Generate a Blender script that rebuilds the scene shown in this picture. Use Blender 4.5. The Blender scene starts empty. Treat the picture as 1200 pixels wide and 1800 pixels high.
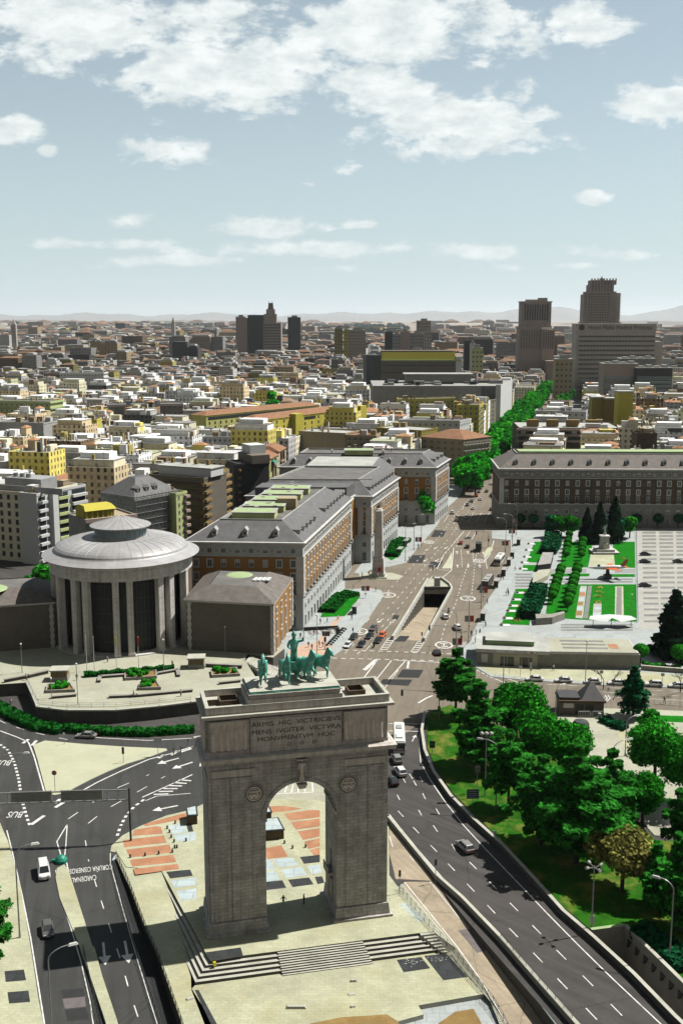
import bpy,bmesh,math,random
from mathutils import Vector,Matrix
from mathutils.geometry import tessellate_polygon
SC = bpy.context.scene
COL = SC.collection
PI = math.pi
R = math.radians
random.seed(7)
# -- camera, world, sun, exposure
F = 1900.0; CAM_H = 92.0; TH = math.atan(340 / F)
cam_d = bpy.data.cameras.new('camera'); cam = bpy.data.objects.new('camera',cam_d); COL.objects.link(cam)
cam.location = (0,0,CAM_H); cam.rotation_euler = (PI / 2 - TH,0,0)
cam_d.sensor_fit = 'HORIZONTAL'; cam_d.sensor_width = 36; cam_d.lens = 36 * F / 1200
cam_d.clip_start = 1; cam_d.clip_end = 200000
SC.camera = cam
SUN_AZ = R(19); SUN_EL = R(56)          # azimuth counted from +x towards +y
sun_dir = Vector((math.cos(SUN_AZ) * math.cos(SUN_EL),math.sin(SUN_AZ) * math.cos(SUN_EL),math.sin(SUN_EL)))
sd = bpy.data.lights.new('sun','SUN'); sun = bpy.data.objects.new('sun',sd); COL.objects.link(sun)
sd.energy = 5.0; sd.angle = R(0.5); sd.color = (1.0,0.955,0.88)
sun.rotation_euler = sun_dir.to_track_quat('Z','Y').to_euler(); sun.location = (100,50,200)
W = bpy.data.worlds.new('World'); SC.world = W; W.use_nodes = True
nt = W.node_tree; nt.nodes.clear()
def N(tree,t,**k):
 n = tree.nodes.new(t)
 for a,b in k.items():
  if a == 'i':
   for q,v in b.items(): n.inputs[q].default_value = v
  else: setattr(n,a,b)
 return n
def sky():
 L = nt.links.new
 st = N(nt,'ShaderNodeTexSky',sky_type='NISHITA'); st.sun_disc = False
 st.sun_elevation = SUN_EL; st.sun_rotation = PI / 2 - SUN_AZ
 st.air_density = 1.0; st.dust_density = 1.0; st.ozone_density = 1.0; st.altitude = 650
 hs = N(nt,'ShaderNodeHueSaturation',i={'Saturation': 0.44,'Value': 1.0}); L(st.outputs[0],hs.inputs['Color'])
 tint = N(nt,'ShaderNodeMix',data_type='RGBA',blend_type='MULTIPLY'); tint.inputs[0].default_value = 1
 tint.inputs[7].default_value = (0.86,1.0,1.02,1); L(hs.outputs[0],tint.inputs[6])
 tc = N(nt,'ShaderNodeTexCoord'); sp = N(nt,'ShaderNodeSeparateXYZ'); L(tc.outputs['Generated'],sp.inputs[0])
 def m(op,a,b=None,c=None,clamp=False):
  n = N(nt,'ShaderNodeMath',operation=op); n.use_clamp = clamp
  for k,v in enumerate((a,b,c)):
   if v is None: continue
   if isinstance(v,(int,float)): n.inputs[k].default_value = v
   else: L(v,n.inputs[k])
  return n.outputs[0]
 x,y,z = sp.outputs
 yy = m('MAXIMUM',y,0.05)
 u = m('DIVIDE',x,yy); v = m('DIVIDE',z,yy)      # bearing and slope of the view direction
 groups = [(-.235,.250,.085,.036,1.35),(-.10,.218,.105,.044,1.3),(-.16,.262,.10,.03,1.0),(.05,.252,.14,.038,1.3),(.095,.172,.085,.034,1.3),(.03,.196,.08,.03,1.2),(.178,.177,.030,.012,1.1),
              (.21,.254,.05,.024,.95),(.277,.187,.042,.026,1.25),(-.290,.165,.034,.016,1.2),(-.158,.147,.055,.016,1.1),(-.26,.147,.016,.007,.9),(.005,.134,.016,.008,1.0),(.153,.125,.018,.007,.95),(.224,.107,.022,.008,1.05),
              (.12,.118,.006,.003,.8),(-.19,.087,.028,.008,1.0),(.02,.083,.030,.006,1.0),(-.065,.080,.07,.011,1.1),(-.02,.062,.15,.010,1.05),(.13,.060,.11,.008,.95),(-.21,.066,.11,.007,.9),(-.13,.052,.16,.007,.8),
              (.25,.057,.045,.006,.95),(.21,.048,.05,.004,.8),(-.25,.048,.05,.005,.75),(.04,.045,.2,.005,.6),(-.03,.118,.012,.004,.6),(.6,.2,.25,.05,1.0),(-.6,.22,.25,.05,1.0)]
 cov = None
 for gu,gv,su,sv,a in groups:
  e = m('ADD',m('POWER',m('DIVIDE',m('SUBTRACT',u,gu),su),2),m('POWER',m('DIVIDE',m('SUBTRACT',v,gv),sv),2))
  g = m('MULTIPLY',m('EXPONENT',m('MULTIPLY',e,-0.9)),a)
  cov = g if cov is None else m('MAXIMUM',cov,g)
 zz = m('ADD',v,0.06)
 cv = N(nt,'ShaderNodeCombineXYZ'); L(m('MULTIPLY',u,1.0),cv.inputs[0]); L(m('MULTIPLY',v,1.9),cv.inputs[1])
 mp = N(nt,'ShaderNodeMapping'); mp.inputs['Scale'].default_value = (1,1,1); L(cv.outputs[0],mp.inputs[0])
 n1 = N(nt,'ShaderNodeTexNoise',i={'Scale': 16.0,'Detail': 9.0,'Roughness': 0.60,'Distortion': 0.25}); L(mp.outputs[0],n1.inputs['Vector'])
 n2 = N(nt,'ShaderNodeTexNoise',i={'Scale': 45.0,'Detail': 6.0,'Roughness': 0.6}); L(mp.outputs[0],n2.inputs['Vector'])
 tot = m('ADD',cov,m('MULTIPLY',m('SUBTRACT',n1.outputs[0],0.5),2.7))
 tot = m('ADD',tot,m('MULTIPLY',m('SUBTRACT',n2.outputs[0],0.5),1.1))
 edge = N(nt,'ShaderNodeMapRange',interpolation_type='SMOOTHSTEP'); L(tot,edge.inputs[0])
 edge.inputs[1].default_value = 0.50; edge.inputs[2].default_value = 0.98
 low = m('MULTIPLY',edge.outputs[0],m('SUBTRACT',1.0,m('MULTIPLY',m('EXPONENT',m('MULTIPLY',v,-22.0)),0.9)),clamp=True)
 low = m('MULTIPLY',low,0.97)
 n3 = N(nt,'ShaderNodeTexNoise',i={'Scale': 30.0,'Detail': 7.0,'Roughness': 0.62}); L(mp.outputs[0],n3.inputs['Vector'])
 cr = N(nt,'ShaderNodeValToRGB'); cr.color_ramp.elements[0].position = 0.3; cr.color_ramp.elements[0].color = (6.4,7.2,7.3,1)
 cr.color_ramp.elements[1].position = 0.62; cr.color_ramp.elements[1].color = (9.6,10.0,9.9,1)
 L(n3.outputs[0],cr.inputs[0])
 mx = N(nt,'ShaderNodeMix',data_type='RGBA'); L(low,mx.inputs[0])
 hz = N(nt,'ShaderNodeMix',data_type='RGBA'); L(m('MULTIPLY',m('EXPONENT',m('MULTIPLY',m('MAXIMUM',z,0.0),-7.5)),0.92),hz.inputs[0]); L(tint.outputs[2],hz.inputs[6]); hz.inputs[7].default_value = (6.3,7.7,8.0,1)
 L(hz.outputs[2],mx.inputs[6]); L(cr.outputs[0],mx.inputs[7])
 back = N(nt,'ShaderNodeMapRange',interpolation_type='SMOOTHSTEP',i={'From Min': -0.35,'From Max': 0.25,'To Min': 0.0,'To Max': 1.0}); L(y,back.inputs[0])
 dim = N(nt,'ShaderNodeMix',data_type='RGBA'); L(back.outputs[0],dim.inputs[0]); dim.inputs[6].default_value = (2.3,2.35,2.2,1); L(mx.outputs[2],dim.inputs[7])  # dim grey sky behind the camera, added to darken the camera-facing fronts
 bg = N(nt,'ShaderNodeBackground',i={'Strength': SKY_STRENGTH}); L(dim.outputs[2],bg.inputs[0])
 out = N(nt,'ShaderNodeOutputWorld'); L(bg.outputs[0],out.inputs[0])
SKY_STRENGTH = 0.05
sky()
SC.view_settings.view_transform = 'Standard'; SC.view_settings.look = 'None'
SC.view_settings.exposure = 1.0; SC.view_settings.gamma = 1
SC.cycles.max_bounces = 5; SC.cycles.diffuse_bounces = 1; SC.cycles.volume_bounces = 0
# -- helpers
_c,_s = math.cos(TH),math.sin(TH)
def G(px,py,z=0.0):
 """point of the site (height z) surveyed from the photo's coordinates"""
 u = (px - 600) / F; v = (py - 900) / F
 t = (z - CAM_H) / (-_s - v * _c)
 return (u * t,(_c - v * _s) * t)
def G3(px,py,z=0.0):
 x,y = G(px,py,z); return (x,y,z)
def Zat(py,Y):
 v = (py - 900) / F
 return CAM_H + Y * (-_s - v * _c) / (_c - v * _s)
def rot2(x,y,a):
 return (x * math.cos(a) - y * math.sin(a),x * math.sin(a) + y * math.cos(a))
class MB:
 def __init__(s): s.v = []; s.f = []; s.m = []; s.c = []; s.col = (1,1,1)
 def add(s,vs,fs,mi=0,M=None):
  o = len(s.v)
  if M is not None: vs = [tuple(M @ Vector(p)) for p in vs]
  s.v += [tuple(p) for p in vs]
  for f in fs: s.f.append([o + i for i in f]); s.m.append(mi); s.c.append(s.col)
  return s
 def merge(s,b,M=None,mo=0):
  o = len(s.v)
  s.v += [tuple(M @ Vector(p)) for p in b.v] if M is not None else list(b.v)
  for f,mi,c in zip(b.f,b.m,b.c): s.f.append([o + i for i in f]); s.m.append(mi + mo); s.c.append(c)
  return s
 def box(s,x0,x1,y0,y1,z0,z1,mi=0,M=None):
  return s.add([(x0,y0,z0),(x1,y0,z0),(x1,y1,z0),(x0,y1,z0),(x0,y0,z1),(x1,y0,z1),(x1,y1,z1),(x0,y1,z1)],
                     [(0,3,2,1),(4,5,6,7),(0,1,5,4),(1,2,6,5),(2,3,7,6),(3,0,4,7)],mi,M)
 def cbox(s,cx,cy,z0,lx,ly,h,a=0.0,mi=0):
  M = Matrix.Translation((cx,cy,z0)) @ Matrix.Rotation(a,4,'Z')
  return s.box(-lx / 2,lx / 2,-ly / 2,ly / 2,0,h,mi,M)
 def taper(s,b,t,z0,z1,mi=0,M=None):
  """b,t = (x0,x1,y0,y1) bottom and top rectangles"""
  return s.add([(b[0],b[2],z0),(b[1],b[2],z0),(b[1],b[3],z0),(b[0],b[3],z0),(t[0],t[2],z1),(t[1],t[2],z1),(t[1],t[3],z1),(t[0],t[3],z1)],
                     [(0,3,2,1),(4,5,6,7),(0,1,5,4),(1,2,6,5),(2,3,7,6),(3,0,4,7)],mi,M)
 def face(s,pts,mi=0):
  """flat polygon, any outline"""
  tri = tessellate_polygon([[Vector(p) for p in pts]])
  n = len(pts); area = sum(pts[i][0] * pts[(i + 1) % n][1] - pts[(i + 1) % n][0] * pts[i][1] for i in range(n))
  fs = []
  for t in tri:
   a,b,c = [Vector(pts[i]) for i in t]
   nz = (b - a).cross(c - a).z
   fs.append(tuple(t) if nz >= 0 else tuple(reversed(t)))
  return s.add(pts,fs,mi)
 def prism(s,poly,z0,z1,mi=0,side=None,cap=True):
  n = len(poly)
  area = sum(poly[i][0] * poly[(i + 1) % n][1] - poly[(i + 1) % n][0] * poly[i][1] for i in range(n))
  if area < 0: poly = list(reversed(poly))
  if cap: s.face([(p[0],p[1],z1) for p in poly],mi)
  vs = [(p[0],p[1],z0) for p in poly] + [(p[0],p[1],z1) for p in poly]
  s.add(vs,[(i,(i + 1) % n,n + (i + 1) % n,n + i) for i in range(n)],mi if side is None else side)
  return s
 def cyl(s,p0,p1,r0,r1=None,n=10,mi=0,caps=True):
  r1 = r0 if r1 is None else r1
  p0 = Vector(p0); p1 = Vector(p1); d = (p1 - p0)
  if d.length < 1e-6: return s
  q = d.to_track_quat('Z','Y'); vs = []
  for p,r in ((p0,r0),(p1,r1)):
   for i in range(n):
    a = 2 * PI * i / n; vs.append(tuple(p + q @ Vector((r * math.cos(a),r * math.sin(a),0))))
  fs = [(i,(i + 1) % n,n + (i + 1) % n,n + i) for i in range(n)]
  if caps: fs += [tuple(range(n - 1,-1,-1)),tuple(range(n,2 * n))]
  return s.add(vs,fs,mi)
 def tube(s,pts,r,n=6,mi=0):
  for i in range(len(pts) - 1):
   ra = r[i] if isinstance(r,(list,tuple)) else r; rb = r[i + 1] if isinstance(r,(list,tuple)) else r
   s.cyl(pts[i],pts[i + 1],ra,rb,n,mi)
  return s
 def lathe(s,prof,n=32,mi=0,a0=0.0,a1=2 * PI,c=(0,0)):
  full = abs(a1 - a0 - 2 * PI) < 1e-6; k = n if full else n + 1; vs = []
  for r,z in prof:
   for i in range(k):
    a = a0 + (a1 - a0) * i / n; vs.append((c[0] + r * math.cos(a),c[1] + r * math.sin(a),z))
  fs = []
  for j in range(len(prof) - 1):
   for i in range(n):
    i2 = (i + 1) % k if full else i + 1
    fs.append((j * k + i,j * k + i2,(j + 1) * k + i2,(j + 1) * k + i))
  return s.add(vs,fs,mi)
 def ball(s,c,r,n=10,m=6,mi=0,sz=1.0):
  prof = [(max(0.001,r * math.cos(-PI / 2 + PI * j / m)),c[2] + r * sz * math.sin(-PI / 2 + PI * j / m)) for j in range(m + 1)]
  return s.lathe(prof,n,mi,c=(c[0],c[1]))
 def mesh(s,name,mats,smooth=False,color=False):
  me = bpy.data.meshes.new(name)
  me.from_pydata(s.v,[],s.f)
  for m_ in (mats if isinstance(mats,(list,tuple)) else [mats]): me.materials.append(m_)
  me.polygons.foreach_set('material_index',s.m)
  if smooth: me.polygons.foreach_set('use_smooth',[True] * len(s.f))
  if color:
   at = me.color_attributes.new('Col','FLOAT_COLOR','CORNER')
   buf = []
   for f,c in zip(s.f,s.c): buf += [c[0],c[1],c[2],1.0] * len(f)
   at.data.foreach_set('color',buf)
  me.update(); return me
 def build(s,name,mats,parent=None,smooth=False,color=False,loc=None,rz=0):
  return link(s.mesh(name,mats,smooth,color),name,parent,loc,rz)
def link(me,name,parent=None,loc=None,rz=0):
 o = bpy.data.objects.new(name,me); COL.objects.link(o)
 if parent is not None: o.parent = parent
 if loc is not None: o.location = loc
 if rz: o.rotation_euler = (0,0,rz)
 return o
def tag(o,label,cat,group=None):
 o['label'] = label; o['category'] = cat
 if group: o['group'] = group
 return o
def thing(name,label,cat,loc=(0,0,0),rz=0.0,group=None):
 o = bpy.data.objects.new(name,None); COL.objects.link(o)
 o.location = loc if len(loc) == 3 else (loc[0],loc[1],0); o.rotation_euler = (0,0,rz); o.empty_display_size = 0.5
 return tag(o,label,cat,group)
def struct(o): o['kind'] = 'structure'; return o
def stuff(o): o['kind'] = 'stuff'; return o
def kids(o,_c={}):
 return [c for c in list(o.children)]
def dup(o,loc=None,rz=None,label=None,group=None,parent=None,scale=None):
 c = o.copy(); COL.objects.link(c)
 if parent is not None: c.parent = parent
 if loc is not None: c.location = loc if len(loc) == 3 else (loc[0],loc[1],0)
 if rz is not None: c.rotation_euler = (0,0,rz)
 if scale is not None: c.scale = (scale,) * 3 if isinstance(scale,(int,float)) else scale
 if label: c['label'] = label
 if group: c['group'] = group
 for ch in kids(o): dup(ch,parent=c)
 return c
def text_mesh(body,size,name,mat,depth=0.0):
 cu = bpy.data.curves.new(name,'FONT'); cu.body = body; cu.size = size; cu.align_x = 'CENTER'; cu.align_y = 'CENTER'; cu.extrude = depth
 o = bpy.data.objects.new(name,cu); COL.objects.link(o)
 dg = bpy.context.evaluated_depsgraph_get()
 me = bpy.data.meshes.new_from_object(o.evaluated_get(dg)); bpy.data.objects.remove(o)
 me.materials.clear(); me.materials.append(mat); me.name = name
 return me
def skin(name,joints,edges,root,mat,sub=1):
 """one continuous body grown over a skeleton"""
 ks = list(joints); ix = {k: i for i,k in enumerate(ks)}
 me = bpy.data.meshes.new(name); me.from_pydata([joints[k][:3] for k in ks],[(ix[a],ix[b]) for a,b in edges],[])
 o = bpy.data.objects.new(name,me); COL.objects.link(o)
 md = o.modifiers.new('s','SKIN')
 md.use_smooth_shade = True
 if not me.skin_vertices:
  bpy.context.view_layer.objects.active = o
 for k in ks:
  sv = me.skin_vertices[0].data[ix[k]]; r = joints[k][3]
  sv.radius = (r,r) if not isinstance(r,tuple) else r
  sv.use_root = (k == root)
 if sub: o.modifiers.new('u','SUBSURF').levels = sub
 dg = bpy.context.evaluated_depsgraph_get(); dg.update()
 m2 = bpy.data.meshes.new_from_object(o.evaluated_get(dg)); bpy.data.objects.remove(o)
 m2.materials.clear(); m2.materials.append(mat); m2.name = name
 for p in m2.polygons: p.use_smooth = True
 return m2
# -- materials
def mat(name,color,rough=0.85,var=0.18,scale=0.8,metal=0.0,bump=0.0,spec=0.3,pattern=None,stain=None,attr=False,isl=0.0,streak=0.0,wear=None,crack=0.0):
 """noisy procedural surface; pattern=(kind, size_x, size_y, mortar colour factor)"""
 m = bpy.data.materials.new(name); m.use_nodes = True; t = m.node_tree; t.nodes.clear(); L = t.links.new
 out = N(t,'ShaderNodeOutputMaterial'); b = N(t,'ShaderNodeBsdfPrincipled',i={'Roughness': rough,'Metallic': metal,'Specular IOR Level': spec})
 L(b.outputs[0],out.inputs[0])
 tc = N(t,'ShaderNodeTexCoord'); co = tc.outputs['Object']
 n = N(t,'ShaderNodeTexNoise',i={'Scale': scale,'Detail': 5.0,'Roughness': 0.6}); L(co,n.inputs['Vector'])
 mr = N(t,'ShaderNodeMapRange',i={'From Min': 0.3,'From Max': 0.7,'To Min': 1 - var,'To Max': 1 + var}); L(n.outputs[0],mr.inputs[0])
 if attr:
  ca = N(t,'ShaderNodeVertexColor',layer_name='Col'); src = ca.outputs[0]
 else:
  rgb = N(t,'ShaderNodeRGB'); rgb.outputs[0].default_value = (*color,1); src = rgb.outputs[0]
 def mul(a,fac):
  mm = N(t,'ShaderNodeMix',data_type='RGBA',blend_type='MULTIPLY'); mm.inputs[0].default_value = 1
  L(a,mm.inputs[6]); L(fac,mm.inputs[7]); return mm.outputs[2]
 cur = mul(src,mr.outputs[0])
 nf = N(t,'ShaderNodeTexNoise',i={'Scale': scale * 7 + .6,'Detail': 3.0,'Roughness': 0.7}); L(co,nf.inputs['Vector'])
 rf_ = N(t,'ShaderNodeMapRange',i={'From Min': 0.3,'From Max': 0.7,'To Min': 1 - var * .6,'To Max': 1 + var * .5}); L(nf.outputs[0],rf_.inputs[0]); cur = mul(cur,rf_.outputs[0])
 if wear:
  mw_ = N(t,'ShaderNodeMapping'); mw_.inputs['Rotation'].default_value = (0,0,-R(wear[0])); mv_ = N(t,'ShaderNodeMapping'); mv_.inputs['Scale'].default_value = (.035,.9,1); L(co,mw_.inputs[0]); L(mw_.outputs[0],mv_.inputs[0])
  nw_ = N(t,'ShaderNodeTexNoise',i={'Scale': 1.0,'Detail': 6.0,'Roughness': 0.6}); L(mv_.outputs[0],nw_.inputs['Vector']); rw_ = N(t,'ShaderNodeMapRange',i={'From Min': 0.3,'From Max': 0.7,'To Min': 1 - wear[1],'To Max': 1 + wear[1]}); L(nw_.outputs[0],rw_.inputs[0]); cur = mul(cur,rw_.outputs[0])
 if crack:
  vo = N(t,'ShaderNodeTexVoronoi',feature='DISTANCE_TO_EDGE',i={'Scale': crack}); dn_ = N(t,'ShaderNodeMix',data_type='RGBA',blend_type='ADD'); dn_.inputs[0].default_value = .6; L(co,dn_.inputs[6]); L(nf.outputs['Color'],dn_.inputs[7]); L(dn_.outputs[2],vo.inputs['Vector'])
  rc_ = N(t,'ShaderNodeMapRange',i={'From Min': 0.0,'From Max': crack * .12,'To Min': .62,'To Max': 1.0}); L(vo.outputs['Distance'],rc_.inputs[0]); cur = mul(cur,rc_.outputs[0])
 if streak:
  mp0 = N(t,'ShaderNodeMapping'); mp0.inputs['Scale'].default_value = (1.3,1.3,.07); L(co,mp0.inputs[0]); ns_ = N(t,'ShaderNodeTexNoise',i={'Scale': 1.0,'Detail': 5.0,'Roughness': 0.65}); L(mp0.outputs[0],ns_.inputs['Vector'])
  rs_ = N(t,'ShaderNodeMapRange',i={'From Min': 0.42,'From Max': 0.68,'To Min': 1.06,'To Max': 1 - streak}); L(ns_.outputs[0],rs_.inputs[0]); cur = mul(cur,rs_.outputs[0])
 if isl:
  g = N(t,'ShaderNodeNewGeometry'); r2 = N(t,'ShaderNodeMapRange',i={'To Min': 1 - isl,'To Max': 1 + isl}); L(g.outputs['Random Per Island'],r2.inputs[0]); cur = mul(cur,r2.outputs[0])
 if stain:
  n2 = N(t,'ShaderNodeTexNoise',i={'Scale': stain[1],'Detail': 6.0,'Roughness': 0.65}); L(co,n2.inputs['Vector'])
  r3 = N(t,'ShaderNodeMapRange',i={'From Min': 0.5,'From Max': 0.7,'To Min': 0,'To Max': stain[2]}); L(n2.outputs[0],r3.inputs[0])
  mm = N(t,'ShaderNodeMix',data_type='RGBA'); L(r3.outputs[0],mm.inputs[0]); L(cur,mm.inputs[6]); mm.inputs[7].default_value = (*stain[0],1); cur = mm.outputs[2]
 if pattern:
  kind,sx,sy,k = pattern
  mp = N(t,'ShaderNodeCombineXYZ')
  sp = N(t,'ShaderNodeSeparateXYZ'); L(co,sp.inputs[0])
  if kind == 'wall':      # courses on vertical faces: along = x + y
   ad = N(t,'ShaderNodeMath',operation='ADD'); L(sp.outputs[0],ad.inputs[0]); L(sp.outputs[1],ad.inputs[1])
   L(ad.outputs[0],mp.inputs[0]); L(sp.outputs[2],mp.inputs[1])
  else:
   L(sp.outputs[0],mp.inputs[0]); L(sp.outputs[1],mp.inputs[1])
  br = N(t,'ShaderNodeTexBrick',i={'Color1': (1,1,1,1),'Color2': (1 - k * .45,) * 3 + (1,),'Mortar': (1 - k,) * 3 + (1,),'Scale': 1.0,'Mortar Size': min(sx,sy) * 0.04,'Bias': -0.2,'Brick Width': sx,'Row Height': sy})
  L(mp.outputs[0],br.inputs['Vector']); cur = mul(cur,br.outputs[0])
 L(cur,b.inputs['Base Color'])
 if bump:
  bp = N(t,'ShaderNodeBump',i={'Strength': bump,'Distance': 0.05}); n4 = N(t,'ShaderNodeTexNoise',i={'Scale': scale * 12,'Detail': 4.0}); L(co,n4.inputs['Vector'])
  L(n4.outputs[0],bp.inputs['Height']); L(bp.outputs[0],b.inputs['Normal'])
 return m
def leafmat(name,color,var=0.5,trans=0.25):
 m = bpy.data.materials.new(name); m.use_nodes = True; t = m.node_tree; t.nodes.clear(); L = t.links.new
 out = N(t,'ShaderNodeOutputMaterial'); b = N(t,'ShaderNodeBsdfDiffuse'); tr = N(t,'ShaderNodeBsdfTranslucent')
 g = N(t,'ShaderNodeNewGeometry'); cr = N(t,'ShaderNodeValToRGB')
 c = color; e = cr.color_ramp.elements
 e[0].position = 0; e[0].color = (c[0] * (1 - var),c[1] * (1 - var),c[2] * (1 - var),1)
 e[1].position = 1; e[1].color = (c[0] * (1 + var) + .006 * var,c[1] * (1 + var * .8),c[2] * (1 + var * .6),1)
 oi = N(t,'ShaderNodeObjectInfo'); hs = N(t,'ShaderNodeHueSaturation')
 mr = N(t,'ShaderNodeMapRange',i={'To Min': 0.8,'To Max': 1.2}); L(oi.outputs['Random'],mr.inputs[0]); L(mr.outputs[0],hs.inputs['Value'])
 L(g.outputs['Random Per Island'],cr.inputs[0]); L(cr.outputs[0],hs.inputs['Color']); L(hs.outputs[0],b.inputs[0]); L(hs.outputs[0],tr.inputs[0])
 mx = N(t,'ShaderNodeMixShader'); mx.inputs[0].default_value = trans; L(b.outputs[0],mx.inputs[1]); L(tr.outputs[0],mx.inputs[2]); L(mx.outputs[0],out.inputs[0])
 return m
def glassmat(name,color=(0.012,0.016,0.018),rough=0.12):
 m = bpy.data.materials.new(name); m.use_nodes = True; b = m.node_tree.nodes['Principled BSDF']
 t = m.node_tree; g = N(t,'ShaderNodeObjectInfo'); cr = N(t,'ShaderNodeValToRGB')
 cr.color_ramp.elements[0].color = (*color,1); cr.color_ramp.elements[1].color = (*[c * 2.6 + .006 for c in color],1)
 t.links.new(g.outputs['Random'],cr.inputs[0]); t.links.new(cr.outputs[0],b.inputs['Base Color'])
 b.inputs['Roughness'].default_value = rough; b.inputs['Specular IOR Level'].default_value = 0.5
 return m
M = {}
KEEP = {'arch_stone','arch_panel','arch_relief','bronze','dark_brick','granite','granite_plain','metal_dark','rubber','black_tile','patch_asphalt'}
def mk(name,col,*a,**k):
 f = 1.0 if name in KEEP else .55
 if k.get('stain') and f != 1.0: st_ = k['stain']; k['stain'] = (tuple(c * f for c in st_[0]),) + tuple(st_[1:])
 M[name] = mat(name,col if k.get('attr') else tuple(c * f for c in col),*a,**k)
mk('asphalt',(.066,.062,.060),.9,.16,.12,wear=(-45,.28),crack=.045,stain=((.085,.078,.072),.035,.7),spec=.2)
mk('asphalt_left',(.055,.056,.055),.9,.14,.12,wear=(-78,.22),crack=.05,stain=((.060,.058,.056),.04,.6),spec=.2)
mk('avenue_asphalt',(.215,.185,.145),.92,.10,.06,wear=(79,.14),crack=.06,stain=((.15,.128,.105),.05,.75),spec=.15)
mk('service_asphalt',(.40,.335,.245),.92,.14,.10,wear=(-62,.16),crack=.09,stain=((.22,.185,.14),.12,.8),spec=.15)
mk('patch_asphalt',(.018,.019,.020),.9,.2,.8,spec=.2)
mk('grey_patch',(.16,.14,.14),.9,.2,.8)
mk('ground',(.20,.18,.145),.95,.25,.01)
mk('far_plain',(.30,.26,.21),.95,.2,.0006)
mk('cream_paving',(.475,.485,.335),.85,.16,.18,pattern=('flat',1.2,.6,.26),stain=((.42,.38,.19),.07,.65))
mk('pale_paving',(.42,.46,.46),.85,.14,.2,pattern=('flat',1.8,1.8,.22),stain=((.33,.34,.32),.1,.7),crack=.07)
mk('plaza_paving',(.44,.445,.345),.85,.10,.15,pattern=('flat',2.0,2.0,.12),stain=((.34,.33,.25),.08,.7))
mk('island_paving',(.49,.50,.355),.9,.08,.1,stain=((.42,.42,.30),.3,.5))
mk('pink_paving',(.55,.38,.28),.9,.12,.2,stain=((.45,.33,.25),.3,.5))
mk('park_stone',(.42,.42,.38),.9,.1,.2,pattern=('flat',6,3,.12))
mk('park_grey',(.22,.225,.215),.9,.2,.3,pattern=('flat',1.0,1.0,.12))
mk('terracotta_tile',(.43,.20,.105),.9,.14,.3,stain=((.56,.33,.19),.35,.6),pattern=('flat',.4,.4,.10))
mk('blue_tile',(.47,.56,.58),.8,.1,.4,pattern=('flat',3.2,2.0,.3),stain=((.40,.44,.42),.5,.6))
mk('black_tile',(.018,.021,.022),.8,.25,.5,pattern=('flat',2.2,2.0,.5))
mk('kerb',(.50,.50,.46),.85,.12,.5)
mk('line_paint',(.72,.72,.69),.8,.25,.7,stain=((.22,.21,.20),1.6,.55))
mk('lawn',(.006,.19,.006),.95,.3,.5,bump=.5,spec=.05,stain=((.03,.12,.01),.3,.8))
mk('park_lawn',(.022,.12,.006),.95,.35,.4,bump=.5,spec=.05,stain=((.27,.24,.055),.16,.85))
mk('arch_stone',(.30,.288,.272),.9,.22,.35,bump=.3,pattern=('wall',1.25,.55,.55),stain=((.155,.135,.12),.28,.6),streak=.24)
mk('arch_panel',(.38,.35,.32),.9,.16,.5,bump=.25,pattern=('wall',2.0,1.1,.28),stain=((.22,.20,.17),.5,.6),streak=.26)
mk('arch_relief',(.40,.355,.315),.85,.14,.8,bump=.4)
mk('pale_stone',(.50,.50,.43),.85,.14,.5,stain=((.33,.33,.26),.4,.6))
mk('letter_dark',(.06,.055,.05),.9,.2,2)
mk('bronze',(.045,.22,.17),.5,.4,1.2,metal=.2,spec=.5,stain=((.20,.42,.35),.8,.7),streak=.35)
mk('granite',(.42,.40,.38),.9,.16,.5,pattern=('wall',1.6,.8,.3),bump=.2,streak=.3)
mk('granite_plain',(.33,.325,.31),.9,.14,.5,bump=.2)
mk('yellow_bright',(.66,.58,.075),.85,.16,.3,stain=((.46,.40,.09),.18,.6),streak=.2)
mk('lime_bright',(.60,.60,.20),.85,.14,.3,streak=.2)
mk('cream_bright',(.85,.81,.62),.85,.10,.3)
mk('ministry_stone',(.27,.265,.25),.9,.14,.5,pattern=('wall',1.6,.9,.2))
mk('white_stone',(.52,.545,.54),.85,.10,.5,pattern=('wall',1.6,.9,.12))
mk('ochre_brick',(.36,.19,.055),.9,.12,.4,pattern=('wall',.9,.3,.18))
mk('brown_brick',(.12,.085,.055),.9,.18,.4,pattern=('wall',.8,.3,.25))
mk('dark_brick',(.10,.088,.072),.9,.15,.3,pattern=('wall',1.2,.4,.22))
mk('slate',(.135,.135,.14),.7,.22,.5,pattern=('wall',.6,.35,.22),stain=((.19,.19,.185),.2,.5))
mk('slate_brown',(.175,.155,.14),.8,.25,.6,pattern=('wall',.6,.35,.25))
mk('zinc',(.44,.44,.445),.55,.12,.4,metal=.2,stain=((.34,.31,.30),.15,.6))
mk('roof_felt',(.15,.145,.14),.9,.2,.2,stain=((.24,.22,.2),.15,.7))
mk('roof_pale',(.45,.46,.43),.9,.18,.15,stain=((.30,.30,.28),.2,.6))
mk('roof_green',(.36,.47,.24),.9,.12,.3)
mk('roof_tile',(.33,.165,.085),.9,.25,.5,pattern=('flat',.5,.3,.3),stain=((.25,.14,.08),.3,.6))
mk('white_wall',(.68,.70,.70),.85,.08,.3,stain=((.54,.54,.52),.3,.5))
mk('grey_wall',(.35,.35,.34),.9,.12,.3,stain=((.26,.26,.25),.25,.6))
mk('dark_grey',(.055,.058,.06),.8,.2,.4)
mk('cream_wall',(.55,.52,.40),.85,.10,.3)
mk('yellow_wall',(.56,.50,.06),.85,.10,.3,stain=((.45,.40,.08),.3,.5))
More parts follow.
